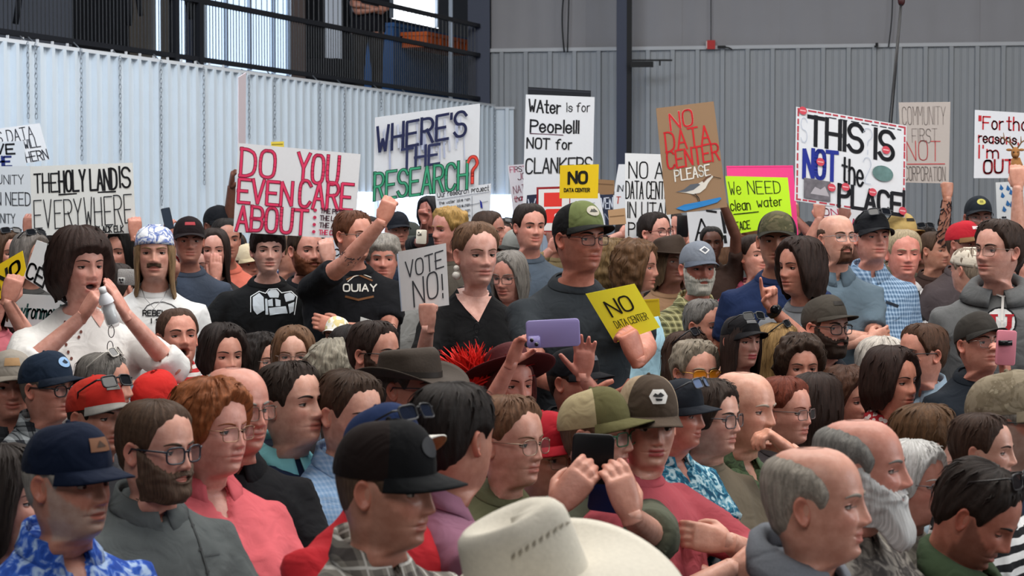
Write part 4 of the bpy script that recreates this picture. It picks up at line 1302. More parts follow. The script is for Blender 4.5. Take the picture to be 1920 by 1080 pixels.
class Sign:
    """flat board through four pixel corners (TL, TR, BR, BL) at depth d; warp bows the sheet"""
    def __init__(s, label, corners, d, col, name='protest_sign', bow=.0, th=.005, dl=0.0, dr=0.0, cat='sign', group='protest signs', mat=None, fold=0.0):
        dd = (d + dl, d + dr, d + dr, d + dl)
        s.c = np.array([PX(x, y, q) for (x, y), q in zip(corners, dd)]); s.bow = bow; s.fold = fold
        n = np.cross(s.c[1] - s.c[0], s.c[3] - s.c[0]); n = unit(n); s.n = n if n[1] < 0 else -n
        s.W = np.linalg.norm(s.c[1] - s.c[0]); s.Hh = np.linalg.norm(s.c[3] - s.c[0])
        s.loc = (s.c[2] + s.c[3]) / 2
        nu, nv = 11, 9
        U, V = np.meshgrid(np.linspace(0, 1, nu), np.linspace(0, 1, nv))
        f = s.at(U, V, 0); b = s.at(U, V, -th)
        mb = MB(); mb.grid(f); mb.grid(b, flip=True)
        e = [s.at(np.linspace(0, 1, 11), np.zeros(11), 0), s.at(np.ones(11), np.linspace(0, 1, 11), 0), s.at(np.linspace(1, 0, 11), np.ones(11), 0), s.at(np.zeros(11), np.linspace(1, 0, 11), 0)]
        ring = np.concatenate(e, 0); rb = ring - s.n * th; mb.grid(np.array([ring, rb]))
        s.o = mb.build(name, mat or plain(col, .75, bump=.04, bscale=60, var=.03), None, s.loc, smooth=False); s.o.location = s.loc
        tag(s.o, label, cat, group)
        s.lv = 0
        s.rg = random.Random(int(corners[0][0] * 3 + corners[0][1]))
    def at(s, u, v, off):
        u = np.asarray(u, float); v = np.asarray(v, float)
        p = (s.c[0] * ((1 - u) * (1 - v))[..., None] + s.c[1] * (u * (1 - v))[..., None] + s.c[2] * (u * v)[..., None] + s.c[3] * ((1 - u) * v)[..., None])
        h = s.bow * (4 * u * (1 - u) - .5) * 1.0 + s.fold * np.maximum(0, u - .8) * 5 * v
        return p + s.n * (h + off)[..., None] if np.ndim(h) else p + s.n * (h + off)
    def ribbon(s, mb, p, w, off):
        """p: polyline in metres of the board (x right, y down)"""
        keep = [0] + [i for i in range(1, len(p)) if np.linalg.norm(p[i] - p[i - 1]) > 1e-5]; p = p[keep]
        if len(p) < 2: p = np.array([p[0], p[0] + (w * .5, 0)])
        t0 = unit(p[1] - p[0]); t1 = unit(p[-1] - p[-2]); p = p.copy(); p[0] = p[0] - t0 * w * .35; p[-1] = p[-1] + t1 * w * .35
        for a, b in zip(p[:-1], p[1:]):      # one quad per piece, overlapping round the bends
            t = unit(b - a); nn = np.array([-t[1], t[0]]) * w / 2
            k = w * .22
            q = np.array([a - t * k + nn, b + t * k + nn, b + t * k - nn, a - t * k - nn])
            uu = q[:, 0] / s.W; vv = q[:, 1] / s.Hh
            mb.add(s.at(uu, vv, off), [(0, 1, 2, 3)])
    def text(s, txt, u0, v0, u1, v1, col='#16161a', w=.010, tilt=0.0, jit=.25, outline=None, ow=1.7, name='lettering', slant=0.0):
        pl, wid = text_lines(txt)
        s.lv += 1
        def mk(width, off, c):
            mb = MB()
            for p in s._pl:
                s.ribbon(mb, p, width, off)
            mb.build(name, plain(c, .7), s.o, s.loc, smooth=False)
        s._pl = []
        for p in pl:
            q = p.copy() + np.array([[s.rg.uniform(-jit, jit) * .5, s.rg.uniform(-jit, jit) * .5]])
            x = (u0 + (u1 - u0) * (q[:, 0] / wid) + slant * q[:, 1] / 6) * s.W
            y = (v1 - (v1 - v0) * q[:, 1] / 6 + tilt * (q[:, 0] / wid)) * s.Hh
            s._pl.append(np.stack([x, y], -1))
        base = .0010 + .0004 * s.lv
        w = w * .78
        if outline: mk(w * ow, base, outline); mk(w, base + .0008, col)
        else: mk(w, base, col)
        return s
    def line(s, pts, col, w, name='underline'):
        s.lv += 1; mb = MB(); p = np.array(pts, float) * np.array([s.W, s.Hh]); s.ribbon(mb, p, w, .0010 + .0004 * s.lv); mb.build(name, plain(col, .7), s.o, s.loc, smooth=False); return s
    def dashes(s, pts, col, w, on=.03, off=.02, name='border_dashes'):
        s.lv += 1; mb = MB(); P = np.array(pts, float) * np.array([s.W, s.Hh])
        for a, b in zip(P[:-1], P[1:]):
            L = np.linalg.norm(b - a); t = (b - a) / L; x = 0
            while x < L:
                e = min(x + on * s.rg.uniform(.5, 1.3), L); s.ribbon(mb, np.array([a + t * x, a + t * e]), w, .0010 + .0004 * s.lv); x = e + off * s.rg.uniform(.7, 1.4)
        mb.build(name, plain(col, .7), s.o, s.loc, smooth=False); return s
    def poly(s, pts, col, name='painted_shape', mat=None):
        s.lv += 1; p = np.array(pts, float); mb = MB(); c = p.mean(0)
        v = np.concatenate([[c], p], 0); n = len(p)
        mb.add(s.at(v[:, 0], v[:, 1], np.full(n + 1, .0010 + .0004 * s.lv)), [(0, 1 + i, 1 + (i + 1) % n) for i in range(n)]); mb.build(name, mat or plain(col, .7), s.o, s.loc, smooth=False); return s
    def disc(s, u, v, r, col, ry=None, name='painted_spot', mat=None):
        t = np.linspace(0, 2 * math.pi, 18, endpoint=False); k = s.W / s.Hh
        return s.poly(np.stack([u + r * np.cos(t), v + (ry or r * k) * np.sin(t)], -1), col, name, mat)

W_ = '#d9dadc'
# left edge group
S = Sign('tilted white placard reading his data will at the far left edge', [(-40, 246), (74, 231), (93, 299), (-30, 318)], 12.6, '#dcdde0')
S.text('THIS DATA', .02, .10, .86, .42, '#3a3c44', .008, -.05).text('WILL', .68, .40, .92, .62, '#3a3c44', .008).text('NORTHERN', .30, .72, .99, .98, '#3a3c44', .008)
S = Sign('pale grey placard reading save the, behind the community placard', [(-50, 268), (44, 264), (50, 320), (-50, 322)], 12.2, '#c9ced4')
S.text('SAVE', .02, .10, .80, .42, '#14161c', .014).text('THE', .25, .52, .72, .84, '#1c2a6a', .015)
S = Sign('large grey placard about community need, next to the holy land sign', [(-70, 313), (56, 311), (60, 431), (-70, 427)], 11.8, '#c4c8cc')
S.text('COMMUNITY', .12, .14, .90, .28, '#4a4d52', .006).text('CAN NEED', .30, .42, .99, .62, '#3c3e44', .007).text('COMMUNITY', .20, .76, .76, .90, '#4a4d52', .006)
S = Sign('white sign reading the holy land is everywhere, held with two hands', [(56, 312), (248, 305), (255, 437), (60, 442)], 10.8, '#d8d8d4', bow=.01)
S.text('THE', .04, .12, .26, .38, '#101014', .011, -.01).text('HOLY LAND', .28, .09, .84, .38, '#101014', .014, -.015).text('IS', .87, .06, .97, .34, '#101014', .013).line([(.28, .42), (.82, .40)], '#101014', .008)
S.text('EVERYWHERE', .03, .50, .975, .90, '#1c1c20', .007, -.04, .4).text('BLACK ELK', .62, .89, .88, .98, '#101014', .007)
S = Sign('yellow flyer reading no, gripped by a raised hand at the far left', [(-30, 512), (42, 470), (50, 512), (-22, 582)], 8.6, '#e6c418')
S.text('NO', .32, .30, .86, .72, '#15140e', .018, -.05)
S = Sign('tilted white sign reading data center behind the woman in white', [(69, 450), (170, 485), (140, 580), (44, 520)], 8.5, '#e0e2e4')
S.text('DATA', .26, .30, .95, .58, '#2a2c30', .008, .02).text('CENTER', .03, .58, 1.0, .95, '#18191c', .011, .04)
S = Sign('pale sign reading environment in green letters at the left edge', [(20, 550), (130, 556), (120, 625), (8, 612)], 8.7, '#c6ccd0')
S.text('Environment', .05, .32, .90, .70, '#1f4a48', .009, -.06)
S = Sign('white sign with a red prohibition ring behind the bandana man', [(312, 468), (338, 464), (346, 530), (318, 532)], 11.0, '#dcdad8')
t_ = np.linspace(-1.4, 1.9, 18); S.line(np.stack([.1 + .75 * np.cos(t_), .48 + .34 * np.sin(t_)], -1), '#b8343c', .012, 'red_ring').text('R', .25, .40, .6, .66, '#1a1a1c', .012)
S = Sign('narrow pale placard seen nearly edge on above the do you even care sign', [(446, 145), (460, 136), (459, 300), (446, 300)], 12.4, '#c8bcc2', dl=0, dr=.35)
S.poly([(.25, .15), (.75, .05), (.8, .5), (.3, .7)], '#8a7f92').poly([(.2, .5), (.8, .45), (.7, .9), (.3, .95)], '#5c7f98')
S = Sign('white sign reading do you even care about in hot pink block letters', [(447, 268), (676, 289), (664, 449), (437, 435)], 10.3, '#d9d9dc', bow=.012)
pk = dict(col='#dc3a62', outline='#8a1638', w=.0145, ow=1.6, jit=.14)
S.text('DO', .03, .06, .31, .36, **pk).text('YOU', .50, .06, .83, .38, pk['col'], .0145, 0, .14, pk['outline'], 1.6)
S.text('EVEN', .025, .40, .465, .66, **pk).text('CARE', .53, .36, .955, .66, **pk).text('ABOUT', .025, .70, .60, .97, **pk)
sm = dict(col='#3a2630', w=.006, jit=.2)
for k, tx in enumerate(('THE PEOPLE', 'THE LAKE', 'THE AIR', 'THE CHILDREN')):
    S.text(tx, .71, .665 + k * .083, (.97, .90, .86, .97)[k], .715 + k * .083, '#c02e54' if k == 3 else '#40242e', .006).disc(.665, .69 + k * .083, .014, '#c02e54')
S.text('?', .92, .745, .99, .91, '#dc3a62', .014, outline='#8a1638')
S = Sign('yellow card peeping above the do you even care sign', [(508, 266), (532, 265), (533, 290), (509, 290)], 10.6, '#d8c04a', name='paper_card')
S.line([(.1, .2), (.9, .2)], '#8a7a20', .004)
S = Sign('white sign reading where is the research in navy and green paint', [(703, 220), (900, 194), (897, 352), (699, 378)], 10.6, '#cfd2d8', bow=.015)
for k in range(26):
    u = .08 + .8 * S.rg.random(); v = .12 + .25 * S.rg.random(); S.line([(u, v), (u + .01, v + .1 + .25 * S.rg.random())], '#a3abc4' if k % 2 else '#b7bdcf', .006 + .008 * S.rg.random(), 'paint_drip')
nv = dict(col='#1b2147', w=.017, jit=.2)
S.text("WHERE'S", .03, .13, .87, .42, '#1b2147', .019, -.06).text('THE', .27, .43, .62, .66, '#252c52', .018, -.01)
S.text('RESEARCH', .015, .67, .89, .985, '#3b9a74', .012, .0, .15, '#174c3a', 1.9).text('?', .90, .62, .985, .93, '#e0483c', .014, outline='#8c1f1c')
S = Sign('white handwritten chart sign below the research sign', [(815, 358), (921, 344), (918, 412), (822, 428)], 11.6, '#d0d3d8')
S.text('Our research project', .04, .04, .96, .18, '#7c7f88', .005)
for k in range(4): S.text('the water lake ran', .06, .30 + k * .15, .62, .38 + k * .15, '#8a8d96', .0035)
S.line([(.66, .28), (.66, .98)], '#7a7d86', .003).line([(.5, .52), (.95, .48)], '#7a7d86', .003).line([(.04, .24), (.98, .22)], '#7a7d86', .003).poly([(.80, .40), (.84, .48), (.86, .66), (.82, .62)], '#1e2a8a')
S = Sign('small white sign with pink writing about nature, beside the water sign', [(952, 310), (1006, 306), (1012, 382), (962, 398)], 13.4, '#d8d2d6')
S.text('FIRST', .06, .04, .6, .16, '#c06a80', .006).text('JOBS', .3, .2, .9, .34, '#c06a80', .006).text('NATURE', .1, .46, .98, .62, '#8a5a68', .006).text('than ever', .1, .68, .9, .80, '#c04a60', .006).text('center', .2, .84, .9, .96, '#c04a60', .006)
S = Sign('plain black board standing up behind the water sign', [(990, 163), (1108, 170), (1108, 240), (990, 240)], 13.2, '#15171d', name='black_board')
S.line([(.02, .05), (.98, .05)], '#24262e', .01, 'edge_tape')
S = Sign('tall white sign reading water is for people not for clankers', [(986, 177), (1115, 182), (1110, 392), (980, 388)], 13.0, '#d4d5d8', bow=.01)
S.text('WAter', .05, .045, .50, .15, '#131318', .014, .01).text('is for', .60, .065, .93, .14, '#222228', .008, -.01).text('People!!!', .08, .225, .78, .33, '#131318', .014, -.005).line([(.08, .345), (.55, .35)], '#5a3a4a', .006)
S.text('NOT', .04, .385, .36, .475, '#131318', .012).text('for', .46, .39, .68, .475, '#131318', .011).text('CLANKERS', .03, .57, .98, .70, '#131318', .012, -.03, .35)
S = Sign('red framed white sign with two red blocks behind the green cap', [(1006, 351), (1070, 349), (1068, 435), (1006, 435)], 11.2, '#8e1f24')
S.poly([(.06, .05), (.97, .05), (.97, .97), (.06, .97)], '#dcdad8').poly([(.22, .13), (.75, .13), (.75, .44), (.22, .44)], '#d8362e').poly([(.22, .55), (.30, .49), (.75, .49), (.75, .80), (.30, .80), (.22, .74)], '#d8362e').disc(.60, .64, .07, '#e8e4e0')
S = Sign('dark navy sign sliver with a white letter behind the red framed sign', [(988, 366), (1010, 364), (1010, 392), (986, 394)], 12.4, '#20263a')
S.text('W', .15, .3, .75, .8, '#c4cad8', .008)
S = Sign('dark navy sign behind the olive cap with a piece of the word seven', [(1120, 366), (1150, 364), (1150, 428), (1124, 428)], 12.4, '#232a40')
S.text('VEN', .22, .10, .95, .42, '#c4cad8', .008).text('N', .4, .55, .9, .9, '#8a93a8', .006)
S = Sign('brown cardboard strip behind the yellow flyer', [(1118, 336), (1152, 338), (1152, 366), (1120, 364)], 12.6, '#8a6a4c')
S.line([(.1, .3), (.9, .3)], '#6a4f36', .006)
S = Sign('pale paper sheet standing behind the olive cap', [(1064, 374), (1124, 362), (1136, 428), (1070, 428)], 11.9, '#d6d8dc')
S.line([(.2, .3), (.8, .25)], '#9a9ca4', .004)
S = Sign('yellow flyer reading no data center held up above the olive cap', [(1050, 310), (1123, 308), (1121, 372), (1049, 372)], 9.6, '#e8c41c', bow=.008)
S.text('NO', .24, .22, .70, .54, '#16140c', .016).text('DATA CENTER', .12, .70, .78, .80, '#16140c', .0045)
S = Sign('white sign sliver with small red marks beside the no data center in utah sign', [(1160, 308), (1178, 308), (1172, 402), (1144, 402)], 12.6, '#d4d6da')
S.text('IN', .25, .42, .70, .54, '#4a4c52', .006).text('T', .3, .65, .55, .78, '#c0504a', .006)
S = Sign('white sign reading no a data center in utah period', [(1172, 287), (1262, 290), (1258, 446), (1172, 446)], 12.0, '#dedfe0')
S.text('NO A', .08, .10, .80, .29, '#17171a', .010).text('DATA CENTER', .02, .33, 1.02, .53, '#17171a', .009).text('IN UTAH', .06, .58, 1.0, .76, '#17171a', .009).text('PERIOD', .08, .82, .98, .97, '#17171a', .009)
S = Sign('brown folded cardboard piece below the white slivers', [(1140, 394), (1172, 390), (1174, 420), (1142, 422)], 11.7, '#b08c68', name='cardboard_piece')
S.line([(.1, .45), (.9, .45)], '#7c5e40', .005, 'crease')
S = Sign('brown cardboard sign reading no data center please with a painted wading bird', [(1230, 203), (1338, 190), (1364, 388), (1250, 403)], 10.9, '#94765a', bow=.006)
S.text('NO', .21, .07, .60, .22, '#c8242c', .013, -.02, outline='#e8c8b8', ow=1.2).text('DATA', .10, .24, .86, .42, '#c8242c', .012, -.03).text('CENTER', .10, .42, .97, .58, '#c8242c', .012, -.03).text('PLEASE', .20, .60, .78, .70, '#e0dcd4', .009, -.02)
S.poly([(.20, .80), (.32, .79), (.44, .745), (.58, .745), (.66, .725), (.74, .69), (.80, .685), (.84, .70), (.80, .715), (.74, .75), (.68, .80), (.58, .835), (.46, .84), (.34, .815)], '#d8d2c8', 'painted_bird')
S.poly([(.18, .80), (.32, .785), (.44, .745), (.57, .745), (.60, .76), (.48, .80), (.36, .81)], '#5c6068', 'painted_wing').poly([(.64, .725), (.74, .685), (.80, .68), (.80, .695), (.72, .715), (.66, .745)], '#6a4a38', 'painted_neck').line([(.83, .70), (.95, .725)], '#1c1a1a', .003, 'painted_beak').line([(.50, .84), (.55, .88), (.56, .935)], '#1c1a1a', .004, 'painted_leg').line([(.45, .84), (.52, .87), (.54, .93)], '#1c1a1a', .003, 'painted_leg')
S.poly([(.16, .95), (.30, .925), (.60, .915), (.90, .90), (.92, .915), (.84, .945), (.62, .965), (.30, .985)], '#2f7fc0', 'painted_water')
S = Sign('white sign with a big black exclamation mark behind the bird sign', [(1288, 398), (1364, 392), (1376, 462), (1294, 468)], 11.8, '#d8dade')
S.text('A', .16, .2, .52, .75, '#18181c', .014).text('!', .84, .1, .90, .85, '#18181c', .022).line([(.5, .0), (.7, .05)], '#18181c', .012, 'brush_mark')
S = Sign('hot pink poster board behind the neon green sign', [(1362, 311), (1487, 310), (1497, 440), (1372, 442)], 12.35, '#f0468c')
S.line([(.02, .02), (.98, .02)], '#e03c80', .004, 'edge')
S = Sign('neon green sign reading we need clean water in black marker', [(1360, 330), (1477, 333), (1486, 420), (1374, 440)], 12.0, '#c2f02a')
S.text('We', .04, .10, .22, .32, '#23301a', .006).text('NEED', .34, .08, .86, .32, '#23301a', .007).text('clean', .02, .42, .34, .60, '#18200f', .007).text('water', .46, .40, .86, .58, '#18200f', .007).line([(.06, .66), (.46, .66)], '#18200f', .006).text('PEACE', .0, .80, .30, .94, '#18200f', .007)
S = Sign('white sign with pink block letters behind the bald man with glasses', [(1534, 386), (1632, 392), (1640, 430), (1540, 430)], 12.6, '#dcdade')
S.text('ON', .06, .10, .36, .40, '#c03c60', .008).text('DATA', .06, .50, .70, .95, '#c03c60', .008)
S = Sign('big bordered white sign reading this is not the place', [(1493, 200), (1700, 236), (1697, 408), (1490, 376)], 11.3, '#dddfe4', bow=.006)
S.dashes([(.02, .02), (.985, .02), (.985, .98), (.02, .98), (.02, .02)], '#b8404e', .009).dashes([(.30, .055), (.96, .055)], '#3c4048', .006)
bk = dict(col='#15161d', w=.028, jit=.1)
S.text('THIS', .12, .08, .60, .37, **bk).text('IS', .72, .10, .88, .40, **bk).text('NOT', .08, .44, .37, .73, '#22308e', .028, -.02, .1).text('the', .43, .46, .61, .71, '#15161d', .016, .03).text('PLACE', .40, .76, .965, .985, '#15161d', .026, -.01, .12).text('!', .985, .72, .99, .93, '#15161d', .02)
S.text('S', .045, .10, .10, .36, '#b8c0d0', .004).text('?', .61, .10, .69, .38, '#b4bccc', .004).text('2', .61, .42, .68, .70, '#b4bccc', .004)
photo = plain('#6e6a70', .5, bump=.2, bscale=30, var=.6)
S.poly([(.08, .74), (.32, .74), (.32, .955), (.08, .955)], '#6a6870', 'pasted_picture', photo).poly([(.14, .90), (.18, .82), (.23, .84), (.27, .80), (.31, .90)], '#b0aab0', 'pasted_peak')
S.disc(.79, .56, .095, '#5e8a88', .085, 'pasted_lake', plain('#62807e', .5, bump=.2, bscale=26, var=.5))
for u, v in ((.06, .03), (.815, .30), (.225, .545), (.33, .80), (.455, .77), (.70, .78), (.975, .93)): S.disc(u, v, .036, '#cc4a58').line([(u - .02, v), (u + .02, v)], '#e8b8bc', .006, 'sticker_stripe')
S = Sign('tan sign reading community first not corporation beside the tall pole', [(1685, 192), (1782, 191), (1779, 344), (1692, 342)], 12.4, '#b4aaa4')
S.text('COMMUNITY', .06, .06, .90, .28, '#8a807c', .005).text('FIRST', .24, .33, .74, .50, '#8a807c', .005).text('NOT', .12, .48, .80, .72, '#b84a4c', .007).line([(.12, .77), (.90, .76)], '#b84a4c', .006).text('CORPORATION', .06, .80, .92, .97, '#7c726e', .005)
S = Sign('white sign reading for those reasons i am out at the right edge', [(1828, 206), (1960, 214), (1958, 334), (1826, 334)], 11.6, '#d4d6dc')
rd = dict(col='#b8202c', w=.011, jit=.15)
S.text('"For', .06, .09, .40, .27, **rd).text('those', .46, .08, .98, .27, **rd).text("reasons,", .06, .33, .62, .47, '#b8202c', .010, .02).text("I'm", .07, .52, .34, .70, **rd).text('OUT!', .14, .74, .60, .93, '#b8202c', .014, -.02)
S = Sign('white sign with painted blue drops and black dots at the right edge', [(1867, 342), (1956, 338), (1966, 470), (1872, 472)], 12.2, '#cfd1d2')
for u, v in ((.10, .03), (.24, .04), (.12, .14), (.30, .10), (.36, .20), (.22, .26), (.30, .28), (.14, .34), (.38, .30)): S.poly([(u, v), (u + .06, v + .06), (u + .02, v + .09), (u - .03, v + .07)], '#28629a', 'painted_drop')
for k in range(14): S.disc(.06 + .30 * S.rg.random(), .48 + .40 * S.rg.random(), .022, '#1c1e26', name='painted_dot')
S.text('T', .44, .42, .66, .60, '#2a2c50', .008).text('PEOPLE', .44, .64, .98, .76, '#3c5a58', .006)
S = Sign('white sign scrap with black letters behind the raised arm in black', [(614, 452), (648, 446), (650, 488), (612, 492)], 11.2, '#c8ccd4')
S.text('RCO', .1, .45, .9, .75, '#1a1c24', .008)
S = Sign('plain white placard held low behind the slick haired man', [(676, 594), (744, 616), (738, 640), (674, 616)], 8.8, '#d4d4d2', name='blank_placard')
S.line([(.02, .9), (.98, .9)], '#a8a8a8', .004, 'edge')
# the vote no pad: loose sheets folded over a board
S = Sign('white paper pad reading vote no in thin marker', [(746, 472), (836, 456), (842, 572), (754, 584)], 7.45, '#dcdcde', bow=.010, name='paper_pad')
S.text('VOTE', .14, .20, .92, .46, '#3a3c42', .006, -.09, .3).text('NO', .26, .52, .78, .94, '#3a3c42', .007, -.10, .3).text('!', .88, .50, .89, .86, '#24262a', .006)
S2 = MB(); a, b, c, d4 = [PX(*q, 7.50) for q in ((744, 476), (770, 468), (776, 580), (752, 584))]
S2.add([a, b, c, d4, a + (0, .02, 0), b + (0, .02, 0), c + (0, .02, 0), d4 + (0, .02, 0)], [(3, 2, 1, 0), (4, 5, 6, 7), (0, 1, 5, 4), (1, 2, 6, 5), (2, 3, 7, 6), (3, 0, 4, 7)])
S2.build('folded_sheet', plain('#b9c6da', .7), S.o, S.loc, smooth=False)
S = Sign('yellow no data center flyer held by the man in the olive cap', [(1098, 551), (1190, 532), (1238, 614), (1153, 643)], 6.75, '#fff03a', bow=.004)
S.text('NO', .24, .22, .74, .52, '#1c1a0e', .0085, -.03).text('DATA CENTER', .20, .62, .88, .76, '#1c1a0e', .003, -.0)
S = Sign('second yellow sheet tucked behind the yellow flyer', [(1200, 562), (1236, 560), (1238, 592), (1216, 596)], 7.4, '#d8b81c', name='yellow_sheet')
S.line([(.1, .1), (.9, .1)], '#b89a14', .003, 'edge')
# ------------------------------------------------------------------ the crowd
c = cloth
SK1, SK2, SK3, SK4, SKD = '#d8a58c', '#cf9a82', '#c48a70', '#b87c64', '#6e4634'
FRONT = (0, -1, 0); BACK = (0, 1, 0)

# ---- nearest seated row
p = Person('dark haired woman in profile at the bottom left corner', 8, 940, 178, 78, female=True, skin=SK2, shirt=c('#141417'), hair='mid', haircol='#2b2320', vol=.018, body=70)
p = Person('grey bearded man in navy cap and blue floral shirt', 128, 905, 196, 58, skin=SK3, shirt=c('#2347a0', 'print', '#3560c0', '#a9c3e6'), hair='short', haircol='#9a958e', vol=.006, head='cap', beard='stubble', beardcol='#aaa49c', age=1, collar='open', body=50, w=1.05)
p.cap('#0f1a30', visor='#0f1a30', tilt=-2, patch='rect', patchcol='#7a5138', patchdraw=[([(-.5, -.3), (.1, .4), (.5, -.3)], '#3e2a1e')])
p = Person('bearded man in dark framed glasses and grey work shirt', 292, 842, 172, 57, skin=SK2, shirt=c('#565b5c'), hair='short', haircol='#4a3628', vol=.009, beard='full', beardcol='#5e4a3c', age=.6, collar='shirt', body=45, w=1.08, pitch=-2, jaw=1.04)
p.glasses('#1c2430', .0024, w=.054, h=.040, shape=.6); GREY = p
p = Person('woman with short reddish hair in a coral pink blouse', 398, 806, 162, 55, female=True, skin='#d99e8a', shirt=c('#d8666e'), hair='woman', haircol='#8a4f2c', vol=.019, curl=.35, age=.8, fat=.8, collar='open', sleeve='long', body=42, w=1.15, belly=.9, bust=1.3, lean=.30)
p.glasses('#a08068', .0011, w=.050, h=.036, metal=True)
p = Person('balding man in rimless glasses behind the woman in coral', 442, 768, 156, 50, skin='#cf907a', baldtop='front', shirt=c('#17181c'), hair='short', haircol='#8b8680', vol=.008, age=.9, collar='shirt', fat=.4)
p.glasses('#5a5248', .0012, metal=True)
p = Person('young man in navy polo over a pale teal collar', 545, 760, 146, 56, pitch=6, skin=SK1, shirt=c('#18233c'), hair='short', haircol='#2e211a', vol=.016, collar=None, body=48, w=1.04, neck=1.18)
POLO = p; p.make_collar('shirt', c('#8fd6dc'))
p = Person('brown haired man in light blue shirt behind the navy cap', 655, 776, 146, 45, pitch=-8, skin=SK1, shirt=c('#86abd6', 'check', '#a9c4e4'), hair='short', haircol='#3c2a1e', vol=.014, beard='shadow', collar='shirt', body=40)
p = Person('person in navy cap with white visor and red shirt behind the black cap', 724, 862, 176, 52, d=4.3, skin=SK3, shirt=c('#c02a33'), hair='short', haircol='#3a2a20', vol=.006, head='cap', collar=None, body=35, w=1.15)
p.cap('#1b2c52', visor='#e2dfd8', tilt=13, vlen=.082, curve=.026, under='#b08a62')
p.glasses('#15161c', .0026, lens='#1a2030', dark=.95, on='cap', name='sunglasses')
p = Person('man in plain black cap and grey plaid shirt in the foreground', 722, 915, 214, 66, pitch=-4, skin=SK3, shirt=c('#8d8880', 'plaid', '#4f4a48', '#d8d6d0', 1.0), head='cap', hair='short', haircol='#5a4638', vol=.003, beard='shadow', collar='shirt', body=52, neck=1.12)
p.cap('#101114', '#1d1413', tilt=-1, visor='#141619', patch='round', patchcol='#2c2d31', high=.006)
p = Person('dark haired man in mauve shirt seen from behind', 850, 822, 190, 138, skin=SK3, shirt=c('#9a6b82'), hair='short', haircol='#1d1512', vol=.013, collar='shirt', body=105, w=1.08)
p = Person('person in cream western hat in the nearest row', 1002, 1126, 250, 72, pitch=13, roll=13, skin=SK3, shirt=c('#6a6258'), hair='short', haircol='#5a5048', vol=.005, head='brim', body=70)
hat = None
p.brim_hat('#d6d0c2', crownh=.118, brim=.140, curl=.030, droop=.075, tilt=0, oval=.78, name='western_hat')
WH = p
p = Person('brown haired woman in thin glasses beside the mauve shirt', 955, 830, 156, 52, female=True, skin=SK2, shirt=c('#5a5a42'), hair='back', haircol='#6a4a34', vol=.012, age=.5, collar='crew', body=40)
p.glasses('#8a7a6a', .0012, w=.052, h=.042, shape=.75, metal=True)
p = Person('older person in a bright red cap with white logo', 1020, 858, 148, 42, skin=SK2, shirt=c('#4e4e46'), hair='back', haircol='#8a8078', vol=.006, head='cap', age=.9, body=35)
p.cap('#a51f2c', visor='#a51f2c', tilt=2, patch='wide', patchcol='#e6d8d4')
p.glasses('#9a8a70', .0010, metal=True)
p = Person('man in olive khaki cap and green framed glasses holding a black phone', 1118, 816, 152, 62, skin=SK2, shirt=c('#55584a'), hair='short', haircol='#5a4030', vol=.006, head='cap', beard='shadow', body=30,
           rarm=dict(at=(1044, 950), dz=-.66, hand='relax', palm=(.35, 1, .1), fing=(.62, 0, .78), pole=(-.7, -.2, -1)), larm=dict(at=(1184, 968), dz=-.66, hand='relax', palm=(-.5, 1, .1), fing=(-.30, 0, 1), pole=(.7, -.2, -1)), sleeve='elbow')
p.cap('#5e5a3a', '#a89a78', visor='#5e5a3a', tilt=6, vlen=.075)
p.glasses('#2e6a4c', .002)
PHONE1 = p
p = Person('young man in brown trucker cap with white badge and salmon shirt', 1214, 796, 150, 14, pitch=-4, skin=SK1, shirt=c('#b0505a'), hair='short', haircol='#4a3226', vol=.006, head='cap', lipcol='#a8484a', collar='crew', body=58, w=1.15, sleeve='long3', rarm=dict(at=(1372, 1064), dz=-.20, hand='relax', palm=(0, .9, .2), fing=(1, .15, -.05), pole=(-.6, -.3, -1)), larm=dict(at=(1366, 1016), dz=-.10, hand='relax', palm=(-.2, .9, -.2), fing=(-.95, -.05, .2), pole=(1, -.1, -.7)), jaw=.95)
p.cap('#4c4036', '#a8947c', visor='#4c4036', tilt=-2, patch='hex', patchcol='#e4e2de', high=.012, patchdraw=[([(-.6, .1), (-.2, .5), (.1, .2), (.4, .4), (.65, .0), (.3, -.1), (-.3, -.1)], '#2a2a2c'), ([(-.35, -.3), (.4, -.25), (.3, -.55), (-.25, -.55)], '#2a2a2c')])
p = Person('smiling man in dark cap with sunglasses on it and teal floral shirt', 1268, 779, 118, 60, d=5.95, skin='#c98a72', shirt=c('#1d4a66', 'print', '#2e7a96', '#b8d4dc', .7), hair='short', haircol='#8a6a50', vol=.006, head='cap', smile=.6, age=.7, collar='open', body=45)
p.cap('#20242c', visor='#20242c', tilt=0)
p.glasses('#30343c', .003, lens='#6a7a9a', dark=.95, on='cap', name='sunglasses')
p = Person('young person with brown hair and dark glasses in taupe sweater', 1330, 784, 130, 56, d=6.2, skin=SK1, shirt=c('#6e6455'), hair='woman', haircol='#33251d', vol=.012, collar='crew', sleeve='long', body=40, jaw=.9, w=.92)
p.glasses('#3a3438', .002, w=.054, h=.042, shape=.6)
p = Person('bald man in green shirt resting his hand on his chin', 1394, 768, 140, 52, d=6.45, pitch=-2, skin='#d6a084', shirt=c('#4c5a42', 'print', '#566a4c', '#3e4a38', .6), hair='short', haircol='#a89a8c', vol=.004, baldtop=True, age=1, collar='open', body=48, sleeve='long',
           larm=dict(at=(1484, 848), dz=-.18, hand='hold', palm=(-.9, -.1, .2), fing=(-.75, -.1, .65), pole=(.9, -.2, -.5)))
p = Person('woman with auburn hair and glasses beside the bald man', 1472, 772, 116, 50, d=7.0, female=True, skin='#cf937c', shirt=c('#3a3436'), hair='back', haircol='#6a2f1e', vol=.012, age=.6, body=40)
p.glasses('#5a4a48', .0016, w=.050, h=.036)
